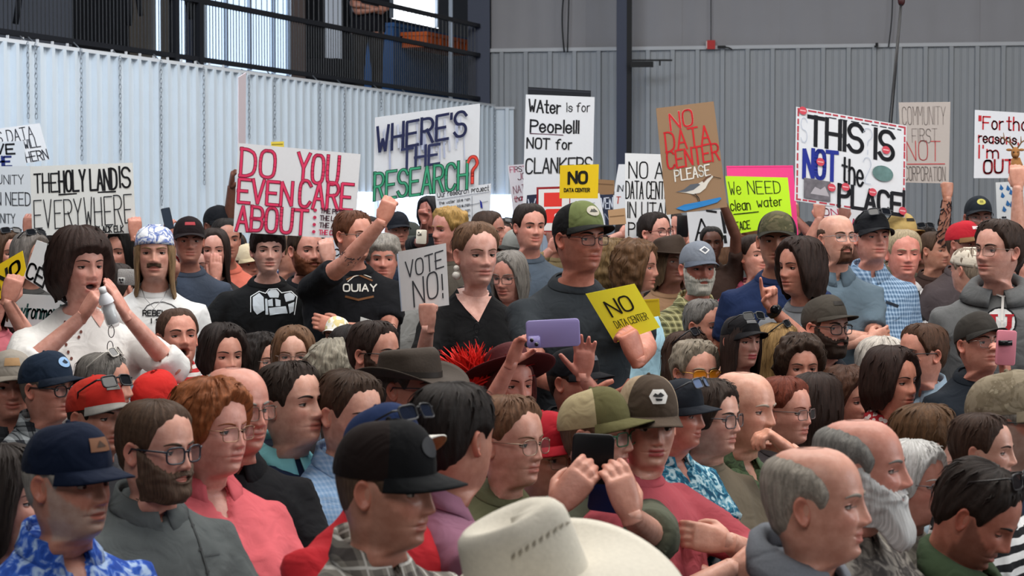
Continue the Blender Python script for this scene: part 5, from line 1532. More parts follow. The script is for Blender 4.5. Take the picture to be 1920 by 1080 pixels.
p = Person('woman with long dark brown hair seen from behind', 1530, 765, 112, 118, female=True, skin=SK3, shirt=c('#2c2828'), hair='long', haircol='#2a1a14', vol=.016, body=110, d=7.6)
p = Person('woman with short chestnut hair behind the dark long hair', 1588, 752, 108, 42, female=True, skin=SK3, shirt=c('#5a4a44'), hair='woman', haircol='#4a2e20', vol=.020, curl=.4, body=40)
p = Person('smiling grey haired balding man in the foreground at the right', 1528, 945, 212, 68, pitch=2, nz=.03, skin='#d69c82', baldtop='front', shirt=c('#7c8088', 'heather', '#666a72'), hair='short', haircol='#9a9288', vol=.010, age=.8, smile=.55, fat=.5, collar='hood', body=55, w=1.05, d=4.1)
p = Person('man with long white beard and swept back grey hair', 1615, 880, 186, 68, pitch=2, skin='#cf8f78', shirt=c('#3c3836', 'print', '#5a5450', '#8a847c'), baldtop='front', hair='short', haircol='#7c7a76', vol=.012, beard='long', beardcol='#f0eeea', age=1, smile=.4, collar='shirt', body=55, nose=1.15)
p = Person('white haired woman in glasses beside the white bearded man', 1712, 908, 142, 50, d=5.2, female=True, skin='#cf917c', shirt=c('#8a867e', 'print', '#9a968c', '#76726a'), hair='woman', haircol='#e6e3de', vol=.015, age=1, open=.25, lipcol='#b04a50', collar='crew', body=45)
p.glasses('#6a6468', .0014, w=.050, h=.036)
p = Person('young bearded man looking down with glasses pushed up on dark hair', 1828, 965, 178, 62, pitch=-30, skin='#b8755c', shirt=c('#3a4a34'), hair='short', haircol='#221712', vol=.016, beard='stubble', beardcol='#2a1a14', collar='hood', body=55, sleeve='long', lids=-.1)
p.glasses('#1a1618', .0024, lens='#201a1c', dark=.9, on='head', name='sunglasses')
p = Person('man with short light brown hair seen half from behind at the right', 1738, 838, 146, 92, skin=SK1, shirt=c('#8b9aa6'), hair='short', haircol='#5c4028', vol=.013, body=80)
p = Person('person in black and white striped top near the right edge', 1842, 846, 130, 62, skin=SK1, shirt=c('#e2e2e2', 'stripe', '#15161a', None, 1.2), hair='short', haircol='#3e2a20', vol=.012, body=50, sleeve='long', collar='crew', d=5.15, w=1.15)
p = Person('grey bearded man in mottled beige cap and navy shirt at the right edge', 1892, 792, 166, 64, d=5.6, skin='#b87860', shirt=c('#1e2a42'), hair='short', haircol='#8a857e', vol=.006, head='cap', beard='stubble', beardcol='#9c968e', age=1, body=50, collar='crew')
p.cap('#8a7f6c', visor='#8a7f6c', tilt=2, pattern='camo', c2='#7a6f5c', c3='#9a907c')
p.glasses('#1c1c20', .0022, lens='#1a1a1e', dark=.9, name='sunglasses')

# ---- second and third seated rows
p = Person('man in light grey cap at the left edge', 20, 724, 116, 18, d=6.75, skin='#c98a72', shirt=c('#26282c', 'plaid', '#3a3c40', '#55585c'), hair='short', haircol='#6a5a4c', vol=.005, head='cap', age=.9, smile=.3, collar='shirt')
p.cap('#9a938a', visor='#7c766e', tilt=2, patch='rect', patchcol='#a8845c')
p = Person('man in navy cap and black glasses wearing plaid', 88, 728, 118, 60, d=6.6, skin='#c98a72', shirt=c('#26282e', 'plaid', '#9aa0a4', '#1a1c20'), hair='short', haircol='#6a6058', vol=.005, head='cap', age=.7, collar='shirt', body=50)
p.cap('#1d2a3c', visor='#17202e', tilt=4, patch='round', patchcol='#8fb4dc', patchdraw=[([(-.5, -.2), (0, .5), (.5, 0), (0, -.4)], '#1d2a3c')])
p.glasses('#17171a', .0026, w=.052, h=.040, shape=.8)
p = Person('person in red and grey cap with sunglasses on the visor', 182, 782, 132, 52, skin=SK3, shirt=c('#3a3a3e'), hair='short', haircol='#2e221c', vol=.006, head='cap', body=45, d=6.2)
p.cap('#b82a22', '#b03024', visor='#8a8884', tilt=6, patch='wide', patchcol='#9a9894')
p.glasses('#14141a', .003, lens='#101218', dark=1, on='cap', name='sunglasses')
p = Person('grey haired person with sunglasses on the head behind the white blouse', 196, 724, 112, 80, d=6.75, skin=SK3, shirt=c('#4a4a4e'), hair='short', haircol='#6e6a66', vol=.014, body=70)
p.glasses('#c8c4bc', .0024, lens='#15161a', dark=1, on='head', name='sunglasses')
p = Person('person in red cap filming with a phone beside the shouting man', 292, 758, 108, 150, d=6.9, skin=SK2, shirt=c('#8a2a2a'), hair='short', haircol='#4a3a30', vol=.006, head='cap', body=140, larm=dict(at=(276, 770), dz=.0, hand='phone', palm=(-.7, .6, .2), fing=(-.3, .1, 1)), sleeve='elbow')
p.cap('#c02824', visor='#c02824', tilt=4)
PHONE2 = p
p = Person('shouting man with wide open mouth', 333, 634, 102, 26, pitch=10, d=7.95, skin='#d8957c', shirt=c('#c83a3c', 'stripe', '#e6e2e0'), hair='short', haircol='#4a3428', vol=.010, open=1.25, age=1, brow=1.6, collar='shirt', lids=.15)
p = Person('woman with dark wavy hair beside the shouting man', 418, 668, 104, 30, female=True, skin='#cf957c', shirt=c('#1c1c1f'), hair='mid', haircol='#231814', vol=.018, fat=.8, w=1.1)
p = Person('dark curly haired person half hidden beside the long haired woman', 492, 678, 92, 42, female=True, skin=SK3, shirt=c('#26262a', 'print', '#3a3a40', '#8a8a90'), hair='mid', haircol='#211915', vol=.018, curl=.6)
p.glasses('#9a9088', .001, metal=True)
p = Person('woman with long light brown hair and clear glasses', 551, 668, 102, 4, female=True, skin='#d8a890', shirt=c('#3a3232'), hair='long', haircol='#6a4c36', vol=.012)
p.glasses('#6a5a52', .0014, w=.052, h=.040, shape=.7)
p = Person('grey blond curly head seen from behind', 622, 704, 104, 165, female=True, skin=SK2, shirt=c('#4a4c52'), hair='woman', haircol='#8f887a', vol=.024, curl=.9)
p = Person('small child in a white and gold cap', 632, 630, 62, -15, skin=SK3, shirt=c('#2a2a2e'), hair='short', haircol='#3a2a20', vol=.006, head='cap', d=9.6, seated=False, w=.8)
p.cap('#d8c890', visor='#e4e0d6', tilt=6, pattern='camo', c2='#e6e2d8', c3='#b8a468')
p = Person('dark haired woman turned away beside the slick haired man', 664, 668, 100, 130, female=True, skin=SK3, shirt=c('#2a2628'), hair='long', haircol='#1e1614', vol=.016)
p = Person('slick haired bearded man in glasses behind the brown felt hat', 702, 664, 112, 55, skin='#cf957c', shirt=c('#3a3430'), hair='short', haircol='#2c1e18', vol=.014, beard='full', beardcol='#3a261c', body=45)
p.glasses('#1a1a1c', .002)
p = Person('man in wide brown felt hat and dark glasses', 766, 728, 138, 60, skin='#a86a50', shirt=c('#3a342e'), hair='short', haircol='#4a4038', vol=.005, head='brim', age=.8, body=50)
p.brim_hat('#3c332c', crownh=.082, brim=.080, curl=.034, droop=.020, pinch=True, tilt=-3, name='felt_hat', band='#26201c')
p.glasses('#14141a', .002, lens='#1a1a20', dark=.8)
p = Person('person in burgundy brimmed hat with red feathers filming with a lilac phone', 956, 722, 118, 28, d=6.55, female=True, skin='#cf8a74', shirt=c('#5a1a1e'), hair='mid', haircol='#4a1a16', vol=.010, head='brim', smile=1.0, body=10, sleeve='short',
           rarm=dict(at=(958, 682), dz=-.30, hand='phone', palm=(.75, -.35, .2), fing=(.35, -.1, 1), pole=(-.5, -.1, -1)), larm=dict(at=(1092, 706), dz=-.20, hand='open', palm=(-.1, -1, .1), fing=(.06, -.05, 1), pole=(1, .2, -.4)))
p.brim_hat('#4a1216', crownh=.085, brim=.085, curl=.01, droop=-.02, pinch=False, tilt=24, name='felt_hat', band='#8a1c18')
FEATHER = p
p = Person('person in black cap below the raised waving hand', 1076, 716, 114, 52, skin=SK3, shirt=c('#202024'), hair='short', haircol='#2a201a', vol=.006, head='cap', body=40, d=6.7)
p.cap('#14151a', visor='#14151a', tilt=0, patch='wide', patchcol='#5a5c64')
p = Person('grey haired person in amber tinted glasses', 1304, 699, 106, 24, skin='#cf957c', shirt=c('#5a5a50'), hair='short', haircol='#8a7f70', vol=.022, curl=.4, age=.8)
p.glasses('#c89a4a', .0016, lens='#e08a18', dark=.75, w=.056, h=.042, shape=.7, metal=True)
p = Person('woman with brown hair and sunglasses on her head below the plaid shirt', 1290, 676, 96, 60, female=True, skin='#d0987e', shirt=c('#4a3a34'), hair='mid', haircol='#3e2a20', vol=.012, d=9.2)
p.glasses('#14141a', .003, lens='#14161c', dark=1, on='head', name='sunglasses')
p = Person('grey haired woman with her hair tied back', 1322, 612, 92, 42, female=True, skin='#c4886e', shirt=c('#4a4a48'), hair='back', haircol='#6a6662', vol=.010, age=.8)
p = Person('woman in black visor cap with bare shoulders', 1390, 640, 92, 30, d=8.0, female=True, skin='#d09a84', shirt=c('#4a2a30'), hair='long', haircol='#2c1e1a', vol=.008, head='cap', sleeve='none', collar=None, lipcol='#b04a50')
p.cap('#1a191c', visor='#1a191c', tilt=6, high=-.012, curve=.02, patch='wide', patchcol='#8a8a8c')
p.glasses('#3a3c40', .003, lens='#14161a', dark=1, on='cap', name='sunglasses')
p = Person('blonde woman with sunglasses on her head turned to the side', 1460, 658, 90, 66, female=True, skin='#cf957c', shirt=c('#3a3434'), hair='long', haircol='#9a7a4e', vol=.014, d=8.25)
p.glasses('#1a1a1c', .003, lens='#14161a', dark=1, on='head', name='sunglasses')
p = Person('short haired brunette with only her eyes showing over the row', 1500, 690, 102, 6, d=8.0, female=True, skin='#c98c72', shirt=c('#4a403a'), hair='woman', haircol='#3a2a20', vol=.024, curl=.5, age=.7)
p = Person('bearded man in charcoal flat visor cap and black glasses', 1548, 614, 102, 36, skin='#cf947c', shirt=c('#22252c', 'print', '#2c3038', '#4a4e58'), hair='short', haircol='#3a2a20', vol=.006, head='cap', beard='full', beardcol='#33241c', fat=.8, collar='open', w=1.15, body=25)
p.cap('#45403a', visor='#3a352f', tilt=8, patch='wide', patchcol='#2c2825', curve=.006)
p.glasses('#1c1a1c', .002, w=.054, h=.040, shape=.6)
p = Person('person in a white knitted bonnet behind the dark bob', 1656, 690, 98, 60, female=True, skin=SK1, shirt=c('#6a6a6e'), hair='woman', haircol='#c8c0b8', vol=.018, d=8.6)
p.bandana(plain('#ddd2c8', .9, bump=.6, bscale=90, var=.08), 'bonnet')
p = Person('woman with dark brown bob and red patterned blouse', 1672, 716, 112, 42, female=True, skin='#d08a6c', shirt=c('#b83038', 'dots', '#e8d8d4', None, 1.0), hair='bobpart', haircol='#2c1a14', vol=.018, age=.9, fat=.7, collar='open', lids=.2)
p = Person('brown haired man in glasses and pale blue shirt facing the opposite way', 1730, 664, 104, -62, d=7.8, skin='#cf8e74', shirt=c('#8fa3b4'), hair='short', haircol='#4a3020', vol=.013, collar='shirt', body=-40)
p.glasses('#1c1a1c', .002)
p = Person('person in dark grey cap lifting a pink phone', 1834, 646, 102, 24, pitch=10, d=7.5, skin='#c98a72', shirt=c('#1a2028'), hair='short', haircol='#3a2c24', vol=.007, head='cap', collar='crew', fat=.5, larm=dict(at=(1886, 704), dz=-.25, hand='phone', palm=(-.8, .5, .2), fing=(-.1, 0, 1)), sleeve='elbow')
p.cap('#35322f', visor='#2c2a28', tilt=6)
p.glasses('#8a8078', .0011, metal=True)
PHONE3 = p
# ---- standing rows
p = Person('woman in white lace blouse shouting through cupped hands', 150, 500, 120, 40, female=True, skin='#d29a86', shirt=c('#dcdad8'), hair='bob', haircol='#2e1d18', vol=.024, open=.7, age=.7, collar=None, sleeve='elbow', body=20, w=1.16, belly=.7, bust=1.5, fat=.6, wrinkle=.003,
           rarm=dict(at=(154, 594), dz=-.22, hand='hold', palm=(.7, .3, .3), fing=(.50, -.12, .85), pole=(-1, -.3, -.9)), larm=dict(at=(238, 592), dz=-.20, hand='flat', palm=(-.8, .1, -.2), fing=(-.42, -.1, .85), pole=(1, -.2, -.9)))
BLOUSE = p
p = Person('long haired man in blue paisley bandana and white tee', 290, 474, 98, 8, pitch=0, skin=SK2, shirt=c('#dadada'), hair='long', haircol='#8a6f50', vol=.008, head='band', beard='moustache', beardcol='#4a3626', collar='crew', w=1.0, body=15)
p.bandana(c('#d8dce4', 'print', '#3a5aa8', '#e6e8ec', 1.1)); TEE1 = p
p = Person('girl with long straight brown hair and a soft smile', 368, 500, 76, 8, female=True, skin='#d8aa96', shirt=c('#5a4a44'), hair='long', haircol='#2c1e18', vol=.010, smile=.35, sleeve='none', collar=None)
p = Person('man in black cap with red trim behind the brown haired girl', 354, 452, 78, 14, skin='#b8806a', shirt=c('#3a4250'), hair='short', haircol='#2a1e18', vol=.006, head='cap')
p.cap('#1c1416', visor='#1c1416', tilt=2, patch='wide', patchcol='#a03038')
p = Person('woman covering her mouth with one hand', 402, 470, 76, 4, female=True, skin='#cf9680', shirt=c('#2e2a2a'), hair='long', haircol='#2c1f1a', vol=.010, rarm=dict(at=(404, 524), dz=-.16, hand='flat', palm=(.05, 1, .1), fing=(.0, .05, 1), pole=(-.6, -.4, -1)), sleeve='short')
p = Person('dark haired man behind the woman covering her mouth', 424, 450, 74, 20, skin='#b67c62', shirt=c('#c86a58'), hair='short', haircol='#1c1512', vol=.012)
p = Person('person in dark cap with raised brown arm behind the pink lettered sign', 408, 424, 66, 40, skin=SKD, shirt=c('#1a1a1e'), hair='short', haircol='#15100e', vol=.006, head='cap', larm=dict(at=(434, 352), dz=-.1, hand='grip', palm=(1, .2, 0), pole=(-1, 0, -.3)), sleeve='short')
p.cap('#15161a', tilt=0)
p = Person('short haired youth in black tee with white engine print', 502, 470, 82, 14, skin='#d6a692', shirt=c('#0e0f11'), hair='fringe', haircol='#2a1d1a', vol=.014, collar='crew', w=1.12, jaw=.92, body=12,
           larm=dict(at=(616, 492), dz=-.25, hand='grip', palm=(-.3, .9, 0), fing=(-.1, -.05, 1), pole=(.9, 0, -1)), rarm=dict(at=(452, 640), dz=-.1, hand='relax', pole=(-1, 0, 0)))
TEE2 = p
p = Person('person in pale cap between the covered mouth and the black tee', 462, 496, 66, 40, skin=SK3, shirt=c('#3a3a3e'), hair='short', haircol='#3a2c24', vol=.006, head='cap', d=12.2)
p.cap('#c8b89a', visor='#b4a484', tilt=0)
p = Person('ginger bearded man in black tee beside the engine print tee', 574, 470, 84, 32, d=10.95, skin='#cf9078', shirt=c('#121316'), hair='receding', haircol='#3a2a20', vol=.010, beard='full', beardcol='#6a3a22', collar='crew', w=1.1)
TEE4 = p
p = Person('man in blue checked shirt hidden behind the ginger bearded man', 540, 478, 66, 60, skin='#b07a60', shirt=c('#3a5a8a', 'check', '#c8d0dc', None, 2.2), hair='short', haircol='#5a4230', vol=.010, d=12.6, collar='shirt')
p = Person('tall man in glasses and printed black tee raising a tattooed arm', 662, 442, 86, 46, skin='#cf9076', shirt=c('#121317'), hair='short', haircol='#5a3420', vol=.012, beard='shadow', beardcol='#7a4a30', collar='crew', w=1.2, body=15, belly=.5,
           rarm=dict(at=(716, 416), dz=-.40, hand='grip', palm=(.2, .9, 0), fing=(.35, -.1, 1), pole=(-.4, -.3, -1)), larm='cross')
p.glasses('#6a5a50', .0016); TEE3 = p
p = Person('grey haired man peering between the raised arm and the pad', 718, 486, 80, 4, skin='#c8866e', shirt=c('#8a8a88'), hair='fringe', haircol='#8a847c', vol=.020, curl=.4, age=1)
p = Person('far man in dark cap behind the grey haired man', 745, 432, 60, 20, skin='#b07a64', shirt=c('#26282e'), hair='short', haircol='#241a16', vol=.006, head='cap')
p.cap('#191b22', tilt=0)
p = Person('far person in grey cap beside the small phone', 768, 450, 58, 30, skin='#b07a64', shirt=c('#202226'), hair='short', haircol='#241a16', vol=.006, head='cap')
p.cap('#3a3c38', tilt=-4)
p = Person('person in black and red hood raising two fingers', 806, 398, 52, -30, skin='#a86a58', shirt=c('#141418'), hair='mid', haircol='#141216', vol=.016, rarm=dict(at=(796, 416), dz=-.6, hand='point', palm=(0, -1, 0), fing=(-.1, 0, 1), pole=(.6, 0, -1)), sleeve='short', d=12.8)
PH4 = p
p = Person('curly blond young man looking over his shoulder', 842, 432, 76, -52, skin='#cf8e78', shirt=c('#5a5248'), hair='short', haircol='#a8844a', vol=.020, curl=.8, body=-30)
p = Person('woman in black v neck top raising the vote no pad', 893, 478, 110, 24, nz=.012, female=True, skin='#d3a08c', shirt=c('#0f0f11'), hair='back', haircol='#6a4e3a', vol=.011, age=.4, collar=None, sleeve='short', body=18, w=.98,
           rarm=dict(at=(802, 616), dz=-.38, hand='fist', palm=(.5, .8, .1), fing=(-.06, 0, 1), pole=(-.2, -.5, -1)))
VOTE = p
p = Person('man with brown hair behind the vote no woman', 916, 434, 70, 70, skin='#b47c66', shirt=c('#6a6a64'), hair='short', haircol='#3c2a20', vol=.012, d=11.6)
p = Person('man with sunglasses on his head in front of the bright panels', 940, 446, 58, 20, skin='#b47c66', shirt=c('#4a4a4a'), hair='short', haircol='#33251e', vol=.008)
p.glasses('#15151a', .003, lens='#14161a', dark=1, on='head', name='sunglasses')
p = Person('bearded man with dark quiff in front of the bright panels', 955, 440, 56, 20, skin='#a8705a', shirt=c('#33363c'), hair='short', haircol='#15110f', vol=.014, beard='short')
p = Person('grey haired woman in glasses looking down', 955, 518, 86, -26, pitch=-8, female=True, skin='#c98c76', shirt=c('#5a4a52', 'print', '#8a7a80', '#d8d0d0'), hair='mid', haircol='#7c7670', vol=.010, age=1, collar='open')
p.glasses('#3a302c', .0016)
p = Person('person in faded grey cap facing the opposite way', 974, 478, 80, -68, skin='#b87c66', shirt=c('#8a8060', 'plaid', '#a89c7c', '#6a6248'), hair='short', haircol='#8a827a', vol=.006, head='cap', d=11.2)
p.cap('#8f8f88', visor='#33332f', tilt=6)
p = Person('smiling dark haired young man beside the red framed sign', 993, 426, 78, 22, skin='#cf9078', shirt=c('#4a5460'), hair='short', haircol='#241914', vol=.016, smile=.6)
p = Person('person behind the olive cap holding the red framed sign', 1046, 430, 70, 10, skin='#c48a74', shirt=c('#7a6a4c'), hair='short', haircol='#2c201a', vol=.010, rarm=dict(at=(1032, 470), dz=-.3, hand='grip', palm=(0, .9, 0), pole=(-1, 0, -1)), larm=dict(at=(1046, 398), dz=-.5, hand='hold', palm=(0, .9, 0), fing=(.1, 0, 1), pole=(1, 0, -.6)), sleeve='long')
p = Person('man in olive cap and glasses wearing a charcoal tee', 1086, 448, 118, 36, skin='#c9846a', shirt=c('#2e3338'), hair='short', haircol='#1e1512', vol=.007, head='cap', beard='shadow', collar='crew', w=1.12, body=22, brow=1.4,
           larm=dict(at=(1196, 676), dz=-.55, hand='hold', palm=(-.6, .7, .2), fing=(-.35, -.2, 1), pole=(.9, 0, -.7)), rarm=dict(at=(1110, 745), dz=-.40, hand='relax', palm=(0, .4, .9), fing=(1, -.3, .1), pole=(-1, -.2, -.8)))
p.cap('#667046', '#17181a', visor='#1d1e1e', tilt=6, patch='round', patchcol='#b8b2a4', high=.0, curve=.012, patchdraw=[([(-.6, -.3), (-.1, .4), (.1, .1), (.3, .3), (.65, -.3)], '#4a4a44')])
p.glasses('#3a2420', .0016, w=.052, h=.034, shape=.55); MAIN = p
p = Person('woman with blond brown curls behind the charcoal tee', 1152, 498, 84, 60, female=True, skin=SK2, shirt=c('#4a3a30'), hair='mid', haircol='#6e5636', vol=.020, curl=.9)
p = Person('woman with shoulder length brown curls in pale blue', 1194, 502, 86, 70, female=True, skin='#b87c62', shirt=c('#a9cfe0'), hair='mid', haircol='#5c4028', vol=.020, curl=.8, d=9.6)
p = Person('dark haired man in red brown glasses looking up', 1228, 438, 72, 42, pitch=6, skin='#cf947e', shirt=c('#2a2628'), hair='short', haircol='#201612', vol=.014, beard='shadow', body=30)
p.glasses('#6a2a24', .002)
p = Person('bearded man behind the glasses wearer filming with a black phone', 1258, 430, 64, 10, skin='#b67c66', shirt=c('#7a6a54'), hair='short', haircol='#2c1f18', vol=.012, beard='short', larm=dict(at=(1276, 458), dz=-.35, hand='phone', palm=(-.4, .9, .1), fing=(.15, 0, 1), pole=(1, 0, -.6)), sleeve='long')
PH5 = p
p = Person('person raising a hand beside the no data center in utah sign', 1176, 444, 60, 20, skin='#c48a74', shirt=c('#2a2c32'), hair='short', haircol='#241a16', vol=.010, rarm=dict(at=(1164, 440), dz=-.2, hand='grip', palm=(0, .9, 0), pole=(-1, 0, -.5)), sleeve='short')
p = Person('white bearded man in grey cap and green plaid shirt', 1308, 504, 88, 16, skin='#c07860', shirt=c('#8f8a60', 'plaid', '#4e4c34', '#c8c294', .55), hair='short', haircol='#a09a90', vol=.006, head='cap', beard='full', beardcol='#b8b2a6', age=1, collar='open', sleeve='long', w=1.12, body=10)
p.cap('#6c727e', visor='#565c68', tilt=0, patch='diamond', patchcol='#dcdcdc', patchdraw=[([(-.6, 0), (0, -.6), (.6, 0), (0, .6)], '#50545e')], pattern='heather', c2='#80868f')
p = Person('person in wide dark brown hat behind the white bearded man', 1256, 490, 80, 30, skin='#8a5c48', shirt=c('#8a6a50'), hair='mid', haircol='#5a4632', vol=.010, head='brim', d=10.9)
p.brim_hat('#3a2c22', crownh=.085, brim=.075, curl=.012, droop=.0, tilt=4, name='felt_hat')
p = Person('far person in black cap and mirrored sunglasses', 1342, 462, 56, 10, skin='#a06a54', shirt=c('#1c1c20'), hair='short', haircol='#1c1512', vol=.006, head='cap')
p.cap('#131318', tilt=2)
p.glasses('#1a1a1e', .003, lens='#1a1e26', dark=1, name='sunglasses')
p = Person('woman with light brown wavy hair in a purple print', 1372, 478, 68, 40, female=True, skin='#d09a86', shirt=c('#6a5a90', 'print', '#d0c8e0', '#4a3a70'), hair='mid', haircol='#6a4a34', vol=.014, curl=.4)
p = Person('smiling woman with dark hair pinned back in a pink top', 1414, 482, 74, 26, pitch=8, female=True, skin='#d6987e', shirt=c('#8a3a4a'), hair='back', haircol='#2c1f1a', vol=.012, smile=.7)
p = Person('man in brown green cap wearing a navy shirt', 1457, 452, 94, -8, skin='#b87f62', shirt=c('#1c2a4c'), hair='short', haircol='#1e1815', vol=.005, head='cap', fw=1.05, age=.5, collar='crew', w=1.08)
p.cap('#5a5440', '#1c1a18', visor='#2c2a22', tilt=4, pattern='camo', c2='#4c4a36', c3='#6a6248')
p = Person('grey haired man in cap behind the navy shirt', 1412, 424, 74, -40, skin='#b87f68', shirt=c('#4a4a48'), hair='short', haircol='#7a756e', vol=.010, d=12.2, head='cap')
p.cap('#5a5648', visor='#2c2a26', tilt=6)
p = Person('brunette woman facing the opposite way with a raised finger and black watch', 1500, 502, 96, -56, female=True, skin='#c98a70', shirt=c('#7a7c80'), hair='mid', haircol='#2a1a14', vol=.020, collar='crew', body=-30, age=.5, d=8.6,
           larm=dict(at=(1446, 578), dz=-.35, hand='point', palm=(.2, -.9, 0), fing=(-.2, -.1, 1), pole=(.3, -.4, -1)))
POINT = p
p = Person('bald man with goatee and glasses in slate blue shirt with folded arms', 1568, 448, 88, 24, pitch=6, skin='#d09a80', shirt=c('#5c6c78'), hair='short', haircol='#4a3426', vol=.003, baldtop=True, beard='goatee', beardcol='#4a2c1c', collar='shirt', w=1.15, body=14, rarm='cross', larm='cross')
p.glasses('#8a8a8c', .0012, metal=True, w=.050, h=.034)
p = Person('heavyset man in black cap with sunglasses on it and blue checked shirt', 1634, 446, 86, 16, pitch=4, d=10.4, skin='#cf8e78', shirt=c('#4f6a88', 'check', '#9db4cc', None, 1.6), hair='short', haircol='#3a2e28', vol=.005, head='cap', fat=1, fw=1.05, collar='shirt', w=1.1, belly=.6)
p.cap('#191a1e', visor='#191a1e', tilt=2)
p.glasses('#2a2c32', .003, lens='#16181e', dark=1, on='cap', name='sunglasses'); CHECK = p
p = Person('person in tan cap behind the black cap with sunglasses', 1688, 446, 78, 30, skin='#b87c66', shirt=c('#5a5448'), hair='short', haircol='#6a5238', vol=.006, head='cap', d=11.4)
p.cap('#b49a62', visor='#8a6a3c', tilt=4, patch='wide', patchcol='#2a241a')
p = Person('blond man with eyes lowered in white tee and red straps', 1694, 476, 84, 4, d=10.9, skin='#d98c76', shirt=c('#d4d4d6'), hair='short', haircol='#a8977a', vol=.010, age=.7, fw=1.05, fat=.6, collar='crew', lids=-.05, w=1.1)
STRAP = p
p = Person('dark curly haired woman with sunglasses on her head', 1728, 462, 68, 20, female=True, skin='#b47a64', shirt=c('#4a6a50'), hair='long', haircol='#1e1512', vol=.016, curl=.6, d=11.8)
p.glasses('#15151a', .003, lens='#14161a', dark=1, on='head', name='sunglasses')
p = Person('bearded person raising a fully tattooed arm', 1752, 470, 66, 40, skin='#b88468', shirt=c('#3a2a26'), hair='short', haircol='#4a3628', vol=.010, sleeve='none', larm=dict(at=(1776, 372), dz=-.15, hand='fist', palm=(-.3, .9, 0), fing=(.05, 0, 1), pole=(-.6, .2, -1)), d=11.2)
TATTOO = p
p = Person('man in red cap with brown visor behind the hooded sweatshirt', 1806, 458, 74, 40, skin='#a87460', shirt=c('#4a4244'), hair='short', haircol='#4a3a30', vol=.006, head='cap', d=10.9)
p.cap('#b02430', visor='#7a5a3c', tilt=2, patch='wide', patchcol='#e6d8d8', vlen=.085)
p = Person('woman with reddish hair and sunglasses on her head in black', 1788, 488, 76, 8, female=True, skin='#d69486', shirt=c('#161618'), hair='back', haircol='#5a3226', vol=.010, lipcol='#b03a44')
p.glasses('#15151a', .003, lens='#e0e0e6', dark=1, on='head', name='sunglasses')
p = Person('person in cream knit cap seen from behind beside the hoodie', 1816, 506, 78, -140, skin=SK2, shirt=c('#d0c8c0'), hair='short', haircol='#8a7a6a', vol=.006, d=9.4)
p.bandana(plain('#cfc4b4', .9, bump=.7, bscale=70, var=.1), 'knit_cap')
p = Person('tall bearded man in black cap with yellow badge against the back wall', 1834, 408, 68, 0, skin='#b47a66', shirt=c('#22242a'), hair='short', haircol='#231a16', vol=.005, head='cap', beard='full', beardcol='#2a1e1a')
p.cap('#20262e', visor='#1a1e24', tilt=4, patch='round', patchcol='#c8c060', patchdraw=[([(-.4, -.4), (.4, -.4), (.4, .4), (-.4, .4)], '#8a8440')])
p.glasses('#8a8a88', .001, metal=True)
p = Person('young man in grey hooded sweatshirt looking away over the crowd', 1872, 472, 106, -54, pitch=4, skin='#d09a84', shirt=c('#6e6f70', 'heather', '#5c5d5e'), hair='short', haircol='#33231b', vol=.017, collar='hood', sleeve='long', w=1.18, body=-14, larm=None, jaw=.94)
p.glasses('#8a7a70', .0011, metal=True); HOOD = p
p = Person('person at the right edge raising a bare arm with a toy deer', 1938, 470, 80, -10, skin='#d09a80', shirt=c('#8a2a30', 'print', '#3a2a2a', '#c8a0a0'), hair='short', haircol='#2a1e18', vol=.012, rarm=dict(at=(1908, 352), dz=-.1, hand='grip', palm=(.3, .9, 0), fing=(-.05, 0, 1), pole=(.4, 0, -1)), sleeve='short')
DEER = p
# left edge and behind
p = Person('person in pink shirt at the left edge gripping the yellow flyer', -22, 560, 96, 30, skin='#c48a74', shirt=c('#c8707c'), hair='mid', haircol='#5a4434', vol=.014, sleeve='short', larm=dict(at=(14, 566), dz=-.25, hand='grip', palm=(-.2, .9, 0), fing=(.35, 0, 1), pole=(.7, -.2, -1)), d=8.7)
p = Person('person with brown hair and sunglasses on the head at the left edge', 14, 476, 76, 40, female=True, skin=SK3, shirt=c('#4a3c34'), hair='long', haircol='#4a3424', vol=.014)
p.glasses('#15151a', .003, lens='#14161a', dark=1, on='head', name='sunglasses')
p = Person('grey haired woman with sunglasses on her head behind the tilted white sign', 58, 482, 80, 50, female=True, skin=SK3, shirt=c('#4a4a4a'), hair='mid', haircol='#6a625c', vol=.016)
p.glasses('#15151a', .003, lens='#14161a', dark=1, on='head', name='sunglasses')
p = Person('dark haired person sitting low between the pink shirt and white blouse', 38, 642, 96, 60, skin=SK3, shirt=c('#202024'), hair='short', haircol='#231a17', vol=.013)
p = Person('woman with black hair holding up the holy land sign with both arms', 232, 474, 80, -30, female=True, skin='#c48a72', shirt=c('#4a443c'), hair='long', haircol='#15110f', vol=.010, sleeve='short', body=0, larm=dict(at=(254, 446), dz=-.15, hand='grip', palm=(-.4, .9, 0), fing=(0, 0, 1), pole=(1, 0, -.6)), rarm=dict(at=(52, 440), dz=.0, hand='grip', palm=(.4, .9, 0), fing=(.05, 0, 1), pole=(-1, 0, -1)), d=10.9)
p = Person('ginger bearded man behind the holy land sign', 205, 440, 64, 30, skin='#b0715a', shirt=c('#6a5c4c'), hair='short', haircol='#5a3a26', vol=.010, beard='short', beardcol='#8a4a2c')
p = Person('person behind the bandana man lifting a dark phone', 318, 462, 66, 10, skin='#c48a74', shirt=c('#3a4250'), hair='short', haircol='#2a1e1a', vol=.010, rarm=dict(at=(318, 450), dz=-.2, hand='phone', palm=(.5, .8, 0), fing=(-.1, 0, 1), pole=(-1, 0, -1)), d=12)
PH6 = p
p = Person('person hidden behind the white blouse filming with a glitter phone', 218, 540, 84, 160, skin=SK2, shirt=c('#4a4a50'), hair='short', haircol='#2a201c', vol=.012, larm=dict(at=(216, 558), dz=-.05, hand='phone', palm=(-.2, .9, 0), fing=(0, 0, 1)), d=9.4)
PH7 = p
